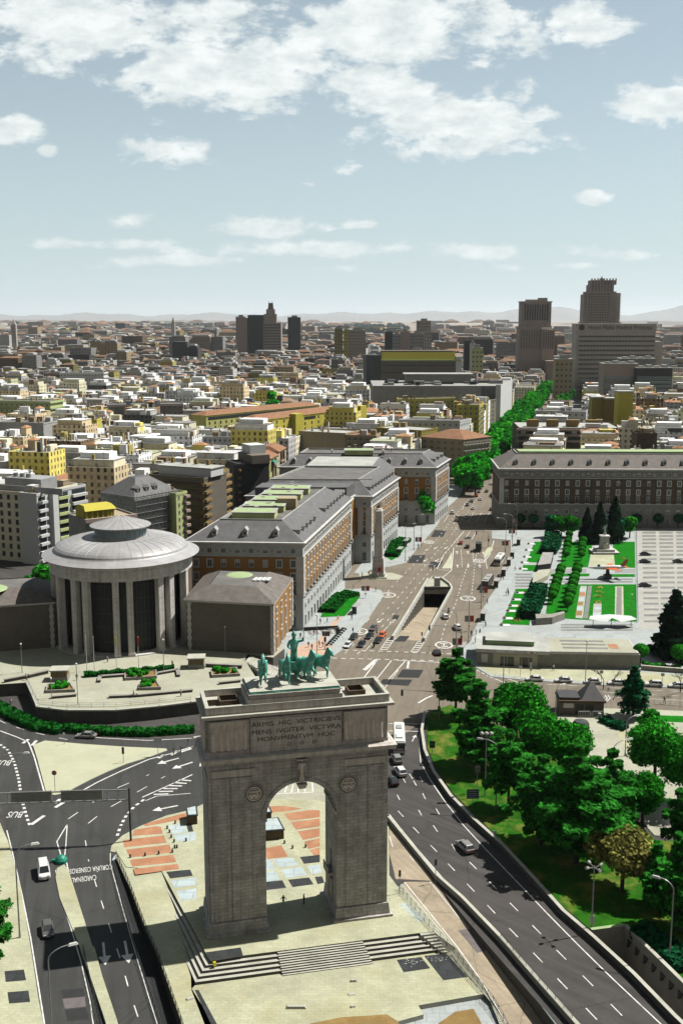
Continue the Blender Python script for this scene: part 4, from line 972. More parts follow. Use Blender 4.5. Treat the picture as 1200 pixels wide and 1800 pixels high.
def loc_poly(poly,o): return [(p[0] - o[0],p[1] - o[1]) for p in poly]
def ring(mb,p0,z0,p1,z1,mi=0):
 n = len(p0); mb.add([(*p,z0) for p in p0] + [(*p,z1) for p in p1],[(i,(i + 1) % n,n + (i + 1) % n,n + i) for i in range(n)],mi)
dmB = MB(); dmB.box(-.75,.75,-1.6,1.6,0,1.5,0); dmB.add([(-.95,-1.75,1.5),(.95,-1.75,1.5),(0,-1.75,2.5),(-.95,1.9,1.5),(.95,1.9,1.5),(0,1.9,2.5)],[(0,1,2),(0,2,5,3),(1,4,5,2),(0,3,4,1)],1)
dmB.box(-.45,.45,-1.66,-1.55,.3,1.3,2)
def ministry(label,poly,h,faces,rise=5.2,ins=8.0,dorm=(),group=None,z0=0.0,base=(.0,3.8),seed=1,roof_extra=True,slate='slate',stone='white_stone',brick='ochre_brick'):
 """stone and brick block with slate mansard. faces: edge index -> number of bays"""
 rnd = random.Random(seed); o = poly[0]; root = thing('ministry_building',label,'building',(o[0],o[1],z0),0,group); P_ = loc_poly(poly,o)
 w = MB(); w.prism(P_,0,10.8,0); w.build('stone_base',M[stone],root)
 MB().prism(inset(P_,.12),10.8,h - 4.3).build('brick_wall',M[brick],root)
 MB().prism(P_,h - 4.3,h - .9).build('top_floor',M[stone],root)
 c = MB(); ring(c,inset(P_,-.2),h - 4.45,inset(P_,-.2),h - 4.15); ring(c,inset(P_,-.2),h - 4.15,P_,h - 4.149); ring(c,P_,h - 4.451,inset(P_,-.2),h - 4.45); c.build('string_course',M['granite_plain'],root)
 c = MB(); c.prism(inset(P_,-.35),10.5,10.8); c.build('balcony_ledge',M['granite_plain'],root)
 n = len(P_)
 for i in faces:
  a,b_ = Vector(P_[i]),Vector(P_[(i + 1) % n]); d = (b_ - a); L_ = d.length; d.normalize(); ang = math.atan2(d.y,d.x)
  for t in (1.0,L_ - 1.0):
   p = a + d * t; q = MB(); q.cbox(p.x,p.y,10.8,2.0,.5,h - 15.1,ang); q.build('corner_pier',M['granite_plain'],root)
 c = MB(); ring(c,P_,h - .9,inset(P_,-.8),h - .35); ring(c,inset(P_,-.9),h - .35,inset(P_,-.9),h); ring(c,inset(P_,-.9),h,inset(P_,-.3),h + .12); c.build('cornice',M['granite_plain'],root)
 inn = inset(P_,ins); r = MB(); ring(r,inset(P_,-.3),h + .12,inn,h + rise); r.build('roof',M[slate],root)
 f = MB(); f.face([(*p,h + rise - .5) for p in inn],0); f.build('flat_roof',M['roof_felt'],root)
 c = MB(); ring(c,inset(inn,-.2),h + rise - .05,inset(inn,-.2),h + rise + .25); ring(c,inset(inn,.15),h + rise + .25,inset(inn,.15),h + rise - .5); ring(c,inset(inn,-.2),h + rise + .25,inset(inn,.15),h + rise + .25); c.build('roof_coping',M['roof_pale'],root)
 Wn = Wins(root,100)
 std = [(1.5,2.3,'surround','white_wall')] * 5 + [(1.5,2.3,'half','white_wall')] * 2 + [(1.5,2.3,'shut','white_wall')]
 for i,bays in faces.items():
  A,B = poly[i],poly[(i + 1) % n]
  Wn.row(A,B,h - 3.5,bays,[(1.4,1.6,'std','white_wall'),(1.4,1.6,'half','white_wall')],rnd,.7,.7)
  Wn.row(A,B,h - 7.7,bays,std,rnd,.7,.7,-.1); Wn.row(A,B,h - 11.7,bays,std,rnd,.7,.7,-.1)
  Wn.row(A,B,11.2,bays,[(1.6,3.0,'balcony','white_wall')],rnd,.7,.7,-.1)
  Wn.row(A,B,6.2,bays,[(1.6,2.0,'std','white_wall'),(1.6,2.0,'half','white_wall')],rnd,.7,.7)
  Wn.row(A,B,.9,bays,[(1.7,3.4,'plain','granite_plain')],rnd,.7,.7)
  ax = Vector(A); d = Vector(B) - ax; a = math.atan2(d.y,d.x)
  for k in range(bays - 1):
   p = ax + d * ((k + 1.2) / (bays + .4)); q = MB(); q.box(-.6,.6,-.14,.02,h - 3.3,h - 2.1,0); q.box(-.4,.4,-.18,.0,h - 3.1,h - 2.3,1)
   if bays <= 9 or k % 1 == 0:
    if not hasattr(ministry,'pm'): ministry.pm = None
   link(PANEL(h),'square_panel',root,(p.x - o[0],p.y - o[1],h - 3.3),a)
 Wn.done()
 for i,cnt,lst in dorm:
  A,B = Vector(poly[i]),Vector(poly[(i + 1) % n]); d = B - A; a = math.atan2(d.y,d.x); nn = Vector((-d.y,d.x)).normalized()
  for k in (lst or range(cnt)):
   t = (k + .9) / (cnt + .8); p = A + d * t + nn * (ins * .42)
   link(DORM,'dormer',root,(p.x - o[0],p.y - o[1],h + rise * .28),a)
 for k in range(14 if roof_extra else 0):
  pass
 return root
DORM = dmB.mesh('dormer',[M['granite_plain'],M['zinc'],M['glass']])
_pm = {}
def PANEL(h):
 if 'p' not in _pm: q = MB(); q.box(-.6,.6,-.14,.02,0,1.3,0); q.box(-.38,.38,-.18,.0,.22,1.08,1); _pm['p'] = q.mesh('square_panel',[M['granite_plain'],M['beige_wall']])
 return _pm['p']
def ccw(p):
 a = sum(p[i][0] * p[(i + 1) % len(p)][1] - p[(i + 1) % len(p)][0] * p[i][1] for i in range(len(p))); return p if a > 0 else p[::-1]
OCC = []     # ground taken by hand-placed buildings (x, y, r)
# ---- long orange-brick block on the left of the avenue
FL,FR,SE = (-46.2,314.2),(-11.4,312.1),(3.6,392.0)
BL = (FL[0] + (SE[0] - FR[0]),FL[1] + (SE[1] - FR[1]))
m1 = ministry('long orange brick block with a slate mansard, nearest of the row left of the avenue',[FL,FR,SE,BL],27.0,{0: 8,1: 18},dorm=[(0,3,None),(1,14,[0,1,2,3,4,7,8,9,10,11,12,13])],group='brick and slate blocks along the avenue',seed=2)
def roof_bits(root,poly,z,n,seed,wells=0):
 rnd = random.Random(seed); o = poly[0]
 a,b_,c_,d_ = [Vector(p) for p in poly[:4]]
 def uv(u,v): p = (a * (1 - u) + b_ * u) * (1 - v) + (d_ * (1 - u) + c_ * u) * v; return p.x - o[0],p.y - o[1]
 ang = math.atan2((b_ - a).y,(b_ - a).x)
 for k in range(n):
  x,y = uv(rnd.uniform(.3,.68),rnd.uniform(.14,.9)); q = MB()
  if k % 3: q.cbox(x,y,z,.9,.9,rnd.uniform(1.0,2.2),ang,0); q.cbox(x,y,z + 2.2,1.2,1.2,.2,ang,0); q.build('chimney',M['roof_pale'],root)
  else: q.cyl((x,y,z),(x,y,z + 1.8),.25,.25,8); q.cyl((x,y,z + 1.8),(x,y,z + 2.2),.55,.1,8); q.build('roof_vent',M['metal_grey'],root)
 for k in range(wells):
  v = .16 + .74 * (k + .2) / wells; x,y = uv(.48,v); L_ = 13; q = MB()
  q.cbox(x,y,z,L_,8.0,1.9,ang,0); q.cbox(x,y,z + 1.9,L_ + .5,8.5,.25,ang,1); q.cbox(x,y,z + 2.15,L_ - 1.4,6.6,.02,ang,2)
  q.build('light_well',[M['lime_wall'],M['roof_pale'],M['roof_green']],root)
  if k == 1: q = MB().cbox(*uv(.66,v + .05),z,6,5,3.6,ang,0); q.build('stair_house',M['beige_wall'],root)
roof_bits(m1,[FL,FR,SE,BL],31.7,22,4,5)
E2 = (6.2,403.5); F2 = (11.2,403.0); G2 = (24.0,452.0); H2 = (-24,456); I2 = (-38,404.5)
gp = MB(); gz = thing('gateway_wing','recessed link with a tall dark archway between two orange brick blocks','building',(SE[0],SE[1],0))
lk = loc_poly([(2.0,391.9),(5.0,403.6),(-30,404),(-32,392)],SE); MB().prism(lk,0,26.0).build('wall',M['ochre_brick'],gz); MB().prism(inset(lk,-.4),26.0,26.5).build('cornice',M['granite_plain'],gz)
MB().prism(inset(lk,.2),26.5,31).build('roof',M['slate'],gz)
a_ = math.atan2(11.7,3.0); q = MB(); q.box(2.5,9.5,-.25,.1,0,10,0); q.box(3.6,8.4,-.35,0,.1,8.0,1); q.cyl((6,-.35,8.0),(6,0,8.0),2.4,2.4,20,1); q.build('archway',[M['white_stone'],M['patch_asphalt']],gz,loc=(2.0 - SE[0],391.9 - SE[1],0),rz=a_)
m2 = ministry('orange brick block with slate mansard directly behind the eagle obelisk',[(E2[0] - 42,E2[1] + 1),E2,F2,G2,(G2[0] - 44,G2[1] + 4)],26.0,{1: 1,2: 12},dorm=[(2,9,None)],ins=6.5,group='brick and slate blocks along the avenue',seed=5)
B3a,B3b,B3c = (22.6,482.6),(42.3,481.9),(51.2,512.0)
m3 = ministry('brick and slate end block behind the round plane tree at the avenue corner',[(-28.0,484),B3b,B3c,(-22,518)],26.2,{0: 14,1: 7},dorm=[(0,9,None),(1,3,None)],ins=7.5,group='brick and slate blocks along the avenue',seed=8)
roof_bits(m3,[(-28,484),B3b,B3c,(-22,518)],30.9,8,5,1)
lkw = thing('link_wing','slate roofed wing joining two brick blocks behind the avenue garden','building',(-22,452,0))
MB().prism([(0,0),(42,-1),(46,30),(4,32)],0,26).build('wall',M['ochre_brick'],lkw); q = MB(); ring(q,[(0,0),(42,-1),(46,30),(4,32)],26,[(7,0),(35,-1),(39,30),(11,32)],31); q.build('roof',M['slate'],lkw)
MB().face([(7,0,30.9),(35,-1,30.9),(39,30,30.9),(11,32,30.9)]).build('flat_roof',M['roof_pale'],lkw)
RR = [(70.3,475.6),(175.0,472.0),(176,504),(71.5,508)]
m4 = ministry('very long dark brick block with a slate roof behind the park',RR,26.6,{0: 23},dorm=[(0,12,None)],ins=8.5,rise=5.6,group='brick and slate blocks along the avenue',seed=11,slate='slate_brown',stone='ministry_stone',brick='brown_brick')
MB().prism([(10,10),(103,8),(103,17),(10,19)],31.7,33.0).build('flat_roof',M['roof_green'],m4)
# -- plaza with the round building
ZP = 3.2
PL = [G(x,y,ZP) for x,y in [(-80,1195),(0,1203),(48,1200),(58,1222),(66,1242),(117,1248),(204,1248),(280,1241),(335,1234),(400,1226)]] + [G(x,y,ZP) for x,y in [(440,1210),(452,1195),(430,1160),(435,1150),(480,1156),(500,1140)]] + [(-30,330),(-160,330)]
plz = MB().prism(PL,-.3,ZP,0,1); struct(plz.build('plaza',[M['plaza_paving'],M['dark_concrete']]))
cp = MB(); e = [Vector((*G(x,y,ZP),ZP)) for x,y in [(48,1200),(58,1222),(66,1242),(117,1248),(204,1248),(280,1241),(335,1234),(400,1226)]]
for i in range(len(e) - 1):
 d = (e[i + 1] - e[i]); a = math.atan2(d.y,d.x); mid = (e[i] + e[i + 1]) / 2; cp.cbox(mid.x,mid.y,ZP - .25,d.length + .2,.7,.35,a)
struct(cp.build('plaza_coping',M['pale_stone']))
st = MB()
for k in range(12):
 q = [G(430 + k * 4.2,1163 + k * 1.9,ZP - k * .26),G(441 + k * 4.2,1152 + k * 1.9,ZP - k * .26),G(446 + k * 4.2,1155 + k * 1.9,ZP - k * .26),G(436 + k * 4.2,1167 + k * 2.2,ZP - k * .26)]
 st.prism(ccw(q),-.2,ZP - .26 * k + .01)
struct(st.build('steps',M['pale_stone']))
RC = (-61.5,295.5); RD = 19.3
rb = thing('rotunda','round granite hall with a grey zinc dome and lantern behind tall paired pillars','building',(*RC,ZP))
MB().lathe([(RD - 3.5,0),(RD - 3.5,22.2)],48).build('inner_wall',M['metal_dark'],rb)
MB().lathe([(RD,0),(RD,24)],40,0,R(-12),R(192)).build('drum_wall',M['brown_brick'],rb)
q = MB(); q.lathe([(RD - 2.5,20.6),(RD + .25,20.6),(RD + .25,23.7),(RD + .9,24.1),(RD + .9,24.5)],64); q.build('entablature',M['granite'],rb)
MB().lathe([(RD + .3,.0),(RD + .3,.25),(0.1,.25)],48).build('stylobate',M['granite_plain'],rb)
for a in (-171,-161,-141,-120,-109,-84,-73,-47,-36,-14):
 x,y = (RD - .8) * math.cos(R(a)),(RD - .8) * math.sin(R(a)); q = MB(); q.cbox(0,0,0,1.6,1.9,20.7); q.cbox(0,0,0,1.9,2.2,.6); q.cbox(0,0,20.1,1.8,2.1,.5); q.build('pillar',M['granite'],rb,loc=(x,y,.25),rz=R(a) + PI / 2)
for a0,a1 in ((-158,-144),(-117,-112),(-106,-87),(-70,-50),(-33,-17)):
 q = MB(); nn = 5
 for k in range(nn + 1):
  a = R(a0 + (a1 - a0) * k / nn); q.cyl((16.3 * math.cos(a),16.3 * math.sin(a),.3),(16.3 * math.cos(a),16.3 * math.sin(a),20),.1,.1,4)
 for z in (3.2,7,7.6,11,15,18.5): q.lathe([(16.2,z),(16.2,z + .25)],nn,0,R(a0),R(a1))
 q.build('glazing_bars',M['dark_concrete'],rb)
q = MB(); q.lathe([(RD + .9,24.5),(RD + 2.2,24.55),(RD + 2.3,24.75),(RD + 1.6,25.0)],72); q.build('gutter',M['zinc'],rb)
dprof = [(RD + 2.2,24.78),(RD - .6,25.9),(RD - .9,26.2)] + [(7.6 + (RD - 8.5) * math.cos(t),26.1 + 3.1 * math.sin(t)) for t in [PI / 2 * k / 8 for k in range(1,9)]]
dm = MB().lathe(dprof,72).build('dome',M['zinc'],rb,smooth=False)
for k in range(36):
 a = 2 * PI * k / 36; q = MB()
 for j in range(3,len(dprof) - 2):
  p0,p1 = dprof[j],dprof[j + 1]; q.cyl((p0[0] * math.cos(a),p0[0] * math.sin(a),p0[1] + .02),(p1[0] * math.cos(a),p1[0] * math.sin(a),p1[1] + .02),.05,.05,4)
 q.build('dome_seam',M['zinc'],dm)
ln_ = MB().lathe([(7.4,29.0),(7.4,29.4),(7.1,29.4),(7.1,32.2)],32).build('lantern',M['granite_plain'],rb)
q = MB()
for k in range(32):
 a = 2 * PI * (k + .5) / 32; x,y = 7.14 * math.cos(a),7.14 * math.sin(a)
 q.cbox(0,0,0,.1,.1,0.1) if False else None
 M_ = Matrix.Translation((x,y,29.6)) @ Matrix.Rotation(a + PI / 2,4,'Z'); q.box(-.6,.6,-.04,.04,0,2.4,0,M_)
q.build('lantern_glass',M['blue_glass'],ln_)
cr = MB().lathe([(8.1,32.2),(8.4,32.2),(8.4,32.45),(0.05,35.1)],40).build('lantern_roof',M['zinc'],rb)
for k in range(20):
 a = 2 * PI * k / 20; q = MB().cyl((8.35 * math.cos(a),8.35 * math.sin(a),32.5),(0,0,35.15),.06,.04,4)
 q.build('roof_seam',M['granite_plain'],cr)
wr = thing('plaza_wing','low brick wing with a brown slate roof, right of the rotunda','building',(-40.0,283.5,ZP),0,'low wings beside the rotunda')
wp = [(-2,0),(21.6,-4.6),(25.2,24.2),(0.0,27.5)]
MB().prism(wp,0,13.4).build('wall',M['dark_brick'],wr)
MB().prism([(21.75,-4.5),(22.0,-4.7),(25.6,24.1),(25.3,24.2)],0,13.4).build('side_wall',M['ochre_brick'],wr)
for x,y in ((21.6,-4.6),(25.3,24.1)):
 q = MB()
 for k in range(14): q.cbox(x,y,k * .96,1.0 if k % 2 else .85,1.0 if k % 2 else .85,.94,R(-10))
 q.build('quoins',M['granite_plain'],wr)
q = MB()
for k in range(14): q.cbox(-1.2,-.1,k * .96,1.2 if k % 2 else .8,.5,.94,R(-11))
q.build('quoins',M['granite_plain'],wr)
q = MB(); ring(q,wp,13.4,inset(wp,-.6),13.8); ring(q,inset(wp,-.6),13.8,inset(wp,-.6),14.1); q.build('cornice',M['granite_plain'],wr)
q = MB(); ring(q,inset(wp,-.55),14.1,inset(wp,5.5),17.2); q.build('roof',M['slate_brown'],wr); MB().face([(*p,17.0) for p in inset(wp,5.5)]).build('flat_roof',M['roof_felt'],wr)
q = MB().lathe([(3.8,17.0),(3.4,17.2),(2,17.35),(.05,17.4)],28,c=(11,16)); q.build('skylight',M['roof_green'],wr)
for k in range(4): MB().cbox(16 + k * 1.2,10,17.05,.9,3.6,.35,R(-11)).build('roof_window',M['white_wall'],wr)
Ww = Wins(wr)
A_w,B_w = (-40 + 22.0,283.5 - 4.7),(-40 + 25.6,283.5 + 24.1); rndw = random.Random(3)
Ww.row(A_w,B_w,ZP + 10.3,4,[(1.4,1.7,'surround','white_wall')],rndw,.6,.6,.02); Ww.row(A_w,B_w,ZP + 5.2,4,[(1.5,3.4,'surround','white_wall')],rndw,.6,.6,.02); Ww.row(A_w,B_w,ZP + .4,4,[(1.5,3.4,'surround','white_wall')],rndw,.6,.6,.02)
q = MB().box(-.02,.02,-.02,.02,0,.01)
wl = thing('plaza_wing','low brick wing at the left edge of the photo, left of the rotunda','building',(-80.5,283.0,ZP),0,'low wings beside the rotunda')
wq = [(-60,-14),(2.2,2.5),(-3.5,24),(-65,8)]
MB().prism(wq,0,12.2).build('wall',M['dark_brick'],wl); q = MB(); ring(q,wq,12.2,inset(wq,-.6),12.6); ring(q,inset(wq,-.6),12.6,inset(wq,-.6),12.9); q.build('cornice',M['granite_plain'],wl)
q = MB(); ring(q,inset(wq,-.55),12.9,inset(wq,5.5),16.2); q.build('roof',M['slate_brown'],wl); MB().face([(*p,16.0) for p in inset(wq,5.5)]).build('flat_roof',M['roof_felt'],wl)
MB().lathe([(5.2,16.0),(4.6,16.3),(3,16.5),(.05,16.6)],28,c=(-16,4)).build('skylight',M['roof_green'],wl)
q = MB()
for k in range(13): q.cbox(1.4,2.4,k * .93,1.2 if k % 2 else .8,.5,.9,R(15))
q.build('quoins',M['granite_plain'],wl)
# ---- street houses behind the rotunda (left)
def house(name,label,tl,tr,h,depth,wallm,floors,bays,side_bays=0,roof='flat',win=(1.4,1.7,'std','white_wall'),group=None,seed=1,bands=None,top=None,side=None,roofm='roof_felt',z0=0,rot=None,depth_dir=None,limit=100):
 """tl, tr: photo coordinates of the two ends of the front roof edge, which stands h above ground"""
 A = Vector(G(*tl,h)); B = Vector(G(*tr,h)); d = B - A; L_ = d.length; a = math.atan2(d.y,d.x) if rot is None else rot
 root = thing(name,label,'building',(A.x,A.y,z0),a,group); rnd = random.Random(seed)
 sk = depth_dir or 0.0      # skew of the depth direction
 nb_ = max(1,int(L_ / 28 + .5))
 for i in range(nb_): u_ = L_ * (i + .5) / nb_; OCC.append((A.x + math.cos(a) * u_ - math.sin(a) * depth / 2,A.y + math.sin(a) * u_ + math.cos(a) * depth / 2,max(L_ / nb_,depth) * .5 + 3))
 P_ = [(0,0),(L_,0),(L_ + sk,depth),(sk,depth)]
 MB().prism(P_,0,h - .6,0).build('wall',M[wallm],root)
 q = MB(); ring(q,inset(P_,-.15),h - .7,inset(P_,-.15),h + .3); ring(q,inset(P_,-.15),h + .3,inset(P_,.2),h + .3); ring(q,inset(P_,.2),h + .3,inset(P_,.2),h - .6); q.build('parapet',M[top or wallm],root)
 if roof == 'flat': MB().face([(*p,h - .35) for p in inset(P_,.2)]).build('flat_roof',M[roofm],root)
 elif roof == 'tile':
  q = MB(); k = min(depth,L_) * .42; inn = inset(P_,k); ring(q,inset(P_,-.4),h + .1,inn,h + k * .45); q.face([(*p,h + k * .45) for p in inn]); q.build('roof',M['roof_tile'],root)
 elif roof == 'slate':
  q = MB(); k = min(depth,L_) * .4; inn = inset(P_,k); ring(q,inset(P_,-.3),h + .1,inn,h + k * .8); q.face([(*p,h + k * .8) for p in inn]); q.build('roof',M['slate'],root)
 fh = (h - 1.5) / floors
 n = 0
 mb,ms,me = wget(*win)
 rest = MB(); cnt = 0
 for f in range(floors):
  z = 1.2 + f * fh + (fh - win[1]) * .4
  for face,nb in ((0,bays),(1,side_bays)):
   for k in range(nb):
    if face == 0: p = (L_ * (k + .6) / (nb + .2),0,z); r = 0
    else: t = (k + .6) / (nb + .2); p = (L_ + sk * t,depth * t,z); r = math.atan2(depth,sk)
    if f < floors * .0: continue
    if cnt < limit: link(me,'window',root,p,r)
    else: rest.merge(mb,Matrix.Translation(p) @ Matrix.Rotation(r,4,'Z'))
    cnt += 1
 if rest.v: stuff(rest.build('window_rows',ms,root))
 if bands:
  bm,bh,bo = bands
  for f in range(floors + 1):
   z = .6 + f * fh
   q = MB(); q.prism(inset(P_,-bo),z - bh / 2,z + bh / 2 if z + bh / 2 < h - .75 else h - .75); q.build('balcony_band',M[bm],root)
 if roof == 'flat':
  for k in range(rnd.randint(3,6)):
   x = rnd.uniform(2,max(2.5,L_ - 4)); y = rnd.uniform(depth * .2,depth * .8); q = MB(); t_ = rnd.random()
   if t_ < .4: q.box(x,x + 3.5,y,y + 3,h - .3,h + 2.4); q.box(x - .1,x + 3.6,y - .1,y + 3.1,h + 2.4,h + 2.55); q.build('stair_house',M[rnd.choice([wallm,'white_wall','beige_wall'])],root)
   else:
    q.box(x,x + .8,y,y + 1.4,h - .3,h + 1.8)
    for j in range(3): q.cyl((x + .4,y + .3 + .4 * j,h + 1.8),(x + .4,y + .3 + .4 * j,h + 2.3),.13,.13,6)
    q.build('chimney',M[rnd.choice(['beige_wall','grey_wall','roof_tile'])],root)
 return root,L_,a
GR = 'houses of the blocks behind the rotunda'
h1,L1,a1 = house('apartment_block','big cream apartment block with columns of small windows at the left edge',(-20,862),(63,868),27,26,'cream_bright',8,6,0,win=(1.3,1.9,'plain','dark_grey'),group=GR,seed=3,roofm='roof_pale',limit=60)
h2,L2,a2 = house('apartment_block','white block with stacked dark ribbon windows, behind the left rim of the dome',(64,869),(98,861.5),27.2,8,'white_wall',8,0,0,group=GR,seed=4,roofm='roof_pale')
for f in range(8):
 z = 2.0 + f * 3.2
 for x0,x1,m_ in ((.8,L2 * .42,'glass'),):
  q = MB().box(x0,x1,-.1,.05,z,z + 1.5); q.build('ribbon_window',M['glass'],h2)
  q = MB().box(x0 - .3,x1 + .5,-1.1,0,z - 1.15,z - .1); q.build('balcony',M['white_wall'],h2)
MB().box(L2 * .62,L2 * .9,-2.0,0,0,27).build('stair_tower',M['white_wall'],h2)
h3,L3,a3 = house('apartment_block','narrow white block with lime balconies, just left of the yellow terrace house',(98.5,861.5),(150,852),26.8,8,'white_wall',8,0,0,group=GR,seed=6,roofm='roof_pale')
for f in range(8):
 z = 2.0 + f * 3.15
 MB().box(1.0,L3 * .38,-.1,.05,z,z + 1.6).build('ribbon_window',M['glass'],h3); MB().box(.8,L3 * .4,-.7,0,z - 1.2,z - .1).build('balcony',M['lime_wall'],h3)
 MB().box(L3 * .52,L3 - .3,-.1,.05,z,z + 1.7).build('ribbon_window',M['glass'],h3); MB().box(L3 * .5,L3,-1.2,0,z - 1.2,z - .1).build('balcony',M['white_wall'],h3)
MB().box(3,20,6,16,27,31.5).build('roof_plant',M['zinc'],h1); MB().box(-4,L1 + L2,1.0,1.3,27,29.4).build('roof_screen',M['zinc'],h1)
for k in range(3): MB().cyl((6 + 3 * k,9,31),(6 + 3 * k,9,33),1.0,1.0,14).build('ventilator',M['metal_grey'],h1)
h4,L4,a4 = house('terrace_house','grey house with a yellow colonnaded roof terrace under an orange tile corner',(150,915),(238,905),20.5,16,'grey_wall',6,7,0,win=(1.1,1.9,'half','white_wall'),group=GR,seed=8,roofm='beige_wall')
q = MB().box(.5,L4 * .62,2.5,10,20.3,23.6); q.build('attic_storey',M['yellow_wall'],h4)
for k in range(6): MB().box(.8 + k * (L4 * .58) / 5.5,1.3 + k * (L4 * .58) / 5.5,.9,1.4,20.6,23.4).build('column',M['yellow_wall'],h4)
q = MB().taper((.2,L4 * .64,.5,10.3),(1.0,L4 * .6,3.5,8),23.6,25.2); q.build('attic_roof',M['yellow_wall'],h4)
MB().box(-.3,L4 + .3,-1.2,0,19.6,21.0).build('terrace_parapet',M['pink_wall'],h4)
h5,L5,a5 = house('scaffolded_house','corner house wrapped in pale scaffold netting with two slate attic roofs',(236,875),(312,862),23,20,'mesh_screen',7,0,0,roof='slate',group=GR,seed=9)
q = MB()
for k in range(13):
 x = L5 * k / 12; q.box(x - .06,x + .06,-1.3,-1.18,0,24)
for f in range(9): q.box(0,L5,-1.35,-1.2,f * 2.7 + .5,f * 2.7 + .6); q.box(0,L5,-1.2,-.2,f * 2.7 + .45,f * 2.7 + .5)
q.build('scaffold',M['metal_grey'],h5)
for k in range(3): link(DORM,'dormer',h5,(4 + 4.5 * k,3.0,24.6))
h6,L6,a6 = house('narrow_house','narrow yellow-green house with round white balconies, right end of the scaffolded row',(309,868),(328,864),22.5,14,'lime_wall',7,2,0,win=(1.0,1.8,'plain','white_wall'),group=GR,seed=10)
for f in range(7): MB().box(L6 * .75,L6 + .8,-1.3,0,2.2 + 3 * f,3.2 + 3 * f).build('balcony',M['pink_wall'],h6)
h7,L7,a7 = house('apartment_block','ochre brown block with continuous brick balcony bands and white penthouse, mid left',(262,834),(358,841),27,18,'dark_brick',8,0,0,group=GR,seed=12,rot=None)
sk7 = [0]
def side_bands(root,x0,x1,y0,y1,h,n,wall,win_n,wmat='brown_wall'):
 """lit street front: bands between window strips, running from (x0,y0) to (x1,y1)"""
 a = math.atan2(y1 - y0,x1 - x0); L_ = math.hypot(x1 - x0,y1 - y0); M_ = Matrix.Translation((x0,y0,0)) @ Matrix.Rotation(a,4,'Z'); fh = (h - 1) / n
 MB().box(0,L_,.0,2,0,h,0,M_).build('street_front',M[wall],root)
 for f in range(n):
  z = .8 + f * fh
  MB().box(-.2,L_ + .2,-1.2,0,z,z + 1.2,0,M_).build('balcony_band',M[wmat],root)
  for k in range(win_n):
   t = L_ * (k + .5) / win_n; link(wget(1.3,1.5,'std','white_wall')[2],'window',root,tuple(M_ @ Vector((t,-.02,z + 1.3))),a)
def toloc(root,a,w): x,y = w[0] - root.location.x,w[1] - root.location.y; return x * math.cos(a) + y * math.sin(a),-x * math.sin(a) + y * math.cos(a)
sx_,sy_ = toloc(h7,a7,(-49.4,472.1)); side_bands(h7,L7 + .1,sx_,0.0,sy_,27,8,'brown_wall',9)
for f in range(8): MB().box(L7 * .3,L7 + .3,-1.2,0,.8 + f * 3.25,2.0 + f * 3.25).build('balcony_band',M['brown_brick'],h7)
MB().box(2,L7 + 1,4,14,27,30.4).build('penthouse',M['white_wall'],h7); MB().box(1.6,L7 + 1.4,3.6,14.4,30.4,30.8).build('penthouse_roof',M['roof_pale'],h7)
for k in range(4): MB().box(3 + 6 * k,4.2 + 6 * k,12,13.4,27,33).build('chimney',M['brown_wall'],h7)
h8,L8,a8 = house('apartment_block','dark block with brown brick bands, between the ochre brown block and the yellow houses',(398,810),(418,816),25,16,'dark_grey',7,0,0,group=GR,seed=14)
sx_,sy_ = toloc(h8,a8,(-41.6,527)); side_bands(h8,L8 + .1,sx_,0,sy_,25,7,'dark_grey',8,'brown_wall'); OCC += [(-36 + 5 * i,548 + 17 * i,17) for i in range(4)] + [(-60,470,16),(-52,520,14)]
MB().box(0,L8 + 3,6,15,25,29).build('penthouse',M['dark_brick'],h8); MB().box(0,10,8,16,29,33).build('stair_tower',M['white_wall'],h8)
yl = [('yellow_wall','yellow house with dark balconies in the row above the slate mansard'),('lime_wall','pale lime house with green awnings in the row above the slate mansard'),('cream_wall','tall cream house with an orange stair bay, far end of the lit row'),]
ax,ay = 449,815
A = Vector(G(459,816,22)); dirv = Vector((15,80)).normalized()
for k,(m_,lab) in enumerate(yl):
 p = A + dirv * (k * 17.5); r_ = thing('street_house',lab,'building',(p.x,p.y,0),math.atan2(dirv.y,dirv.x),GR)
 hh = (21,22.5,24)[k]
 MB().box(0,17,0,14,0,hh).build('wall',M[m_],r_); q = MB(); q.taper((-.4,17.4,-.6,14),(1.5,15.5,5,12),hh,hh + 2.6); q.build('roof',M['roof_tile'],r_)
 for f in range(6):
  for j in range(6):
   link(wget(1.0,1.7,'std','white_wall')[2],'window',r_,(1.6 + 2.75 * j,0,2 + f * 3.3))
  if f % 2: MB().box(3,8.5,-1.0,0,1.6 + f * 3.3,2.6 + f * 3.3).build('balcony',M['dark_grey'] if k == 0 else M['pink_wall'],r_)
 for j in range(2): MB().box(5.5 * j + 4.0,5.5 * j + 5.3,-.9,0,1,hh - .6).build('bay_window',M['beige_wall' if k < 2 else 'roof_tile'],r_)
 for j in range(3): MB().box(3 + 4 * j,3.8 + 4 * j,8,8.9,hh + 1,hh + 4).build('chimney',M['white_wall'],r_)
 if k == 1: MB().add([(2,0,hh - 1),(7,0,hh - 1),(7,-2.5,hh - 2.6),(2,-2.5,hh - 2.6)],[(0,3,2,1)]).build('awning',M['teal_paint'],r_)
house('apartment_block','brown corner block with small square windows, right of the lit row',(525,758),(607,762),24,20,'beige_wall',7,7,0,win=(1.2,1.4,'std','white_wall'),group=GR,seed=20,roofm='roof_pale',limit=49)
house('apartment_block','tan block with five white arched windows under its roof',(608,765),(661,766),23,18,'beige_wall',7,5,0,win=(1.5,1.9,'balcony','white_wall'),group=GR,seed=21,roofm='roof_tile',limit=35)
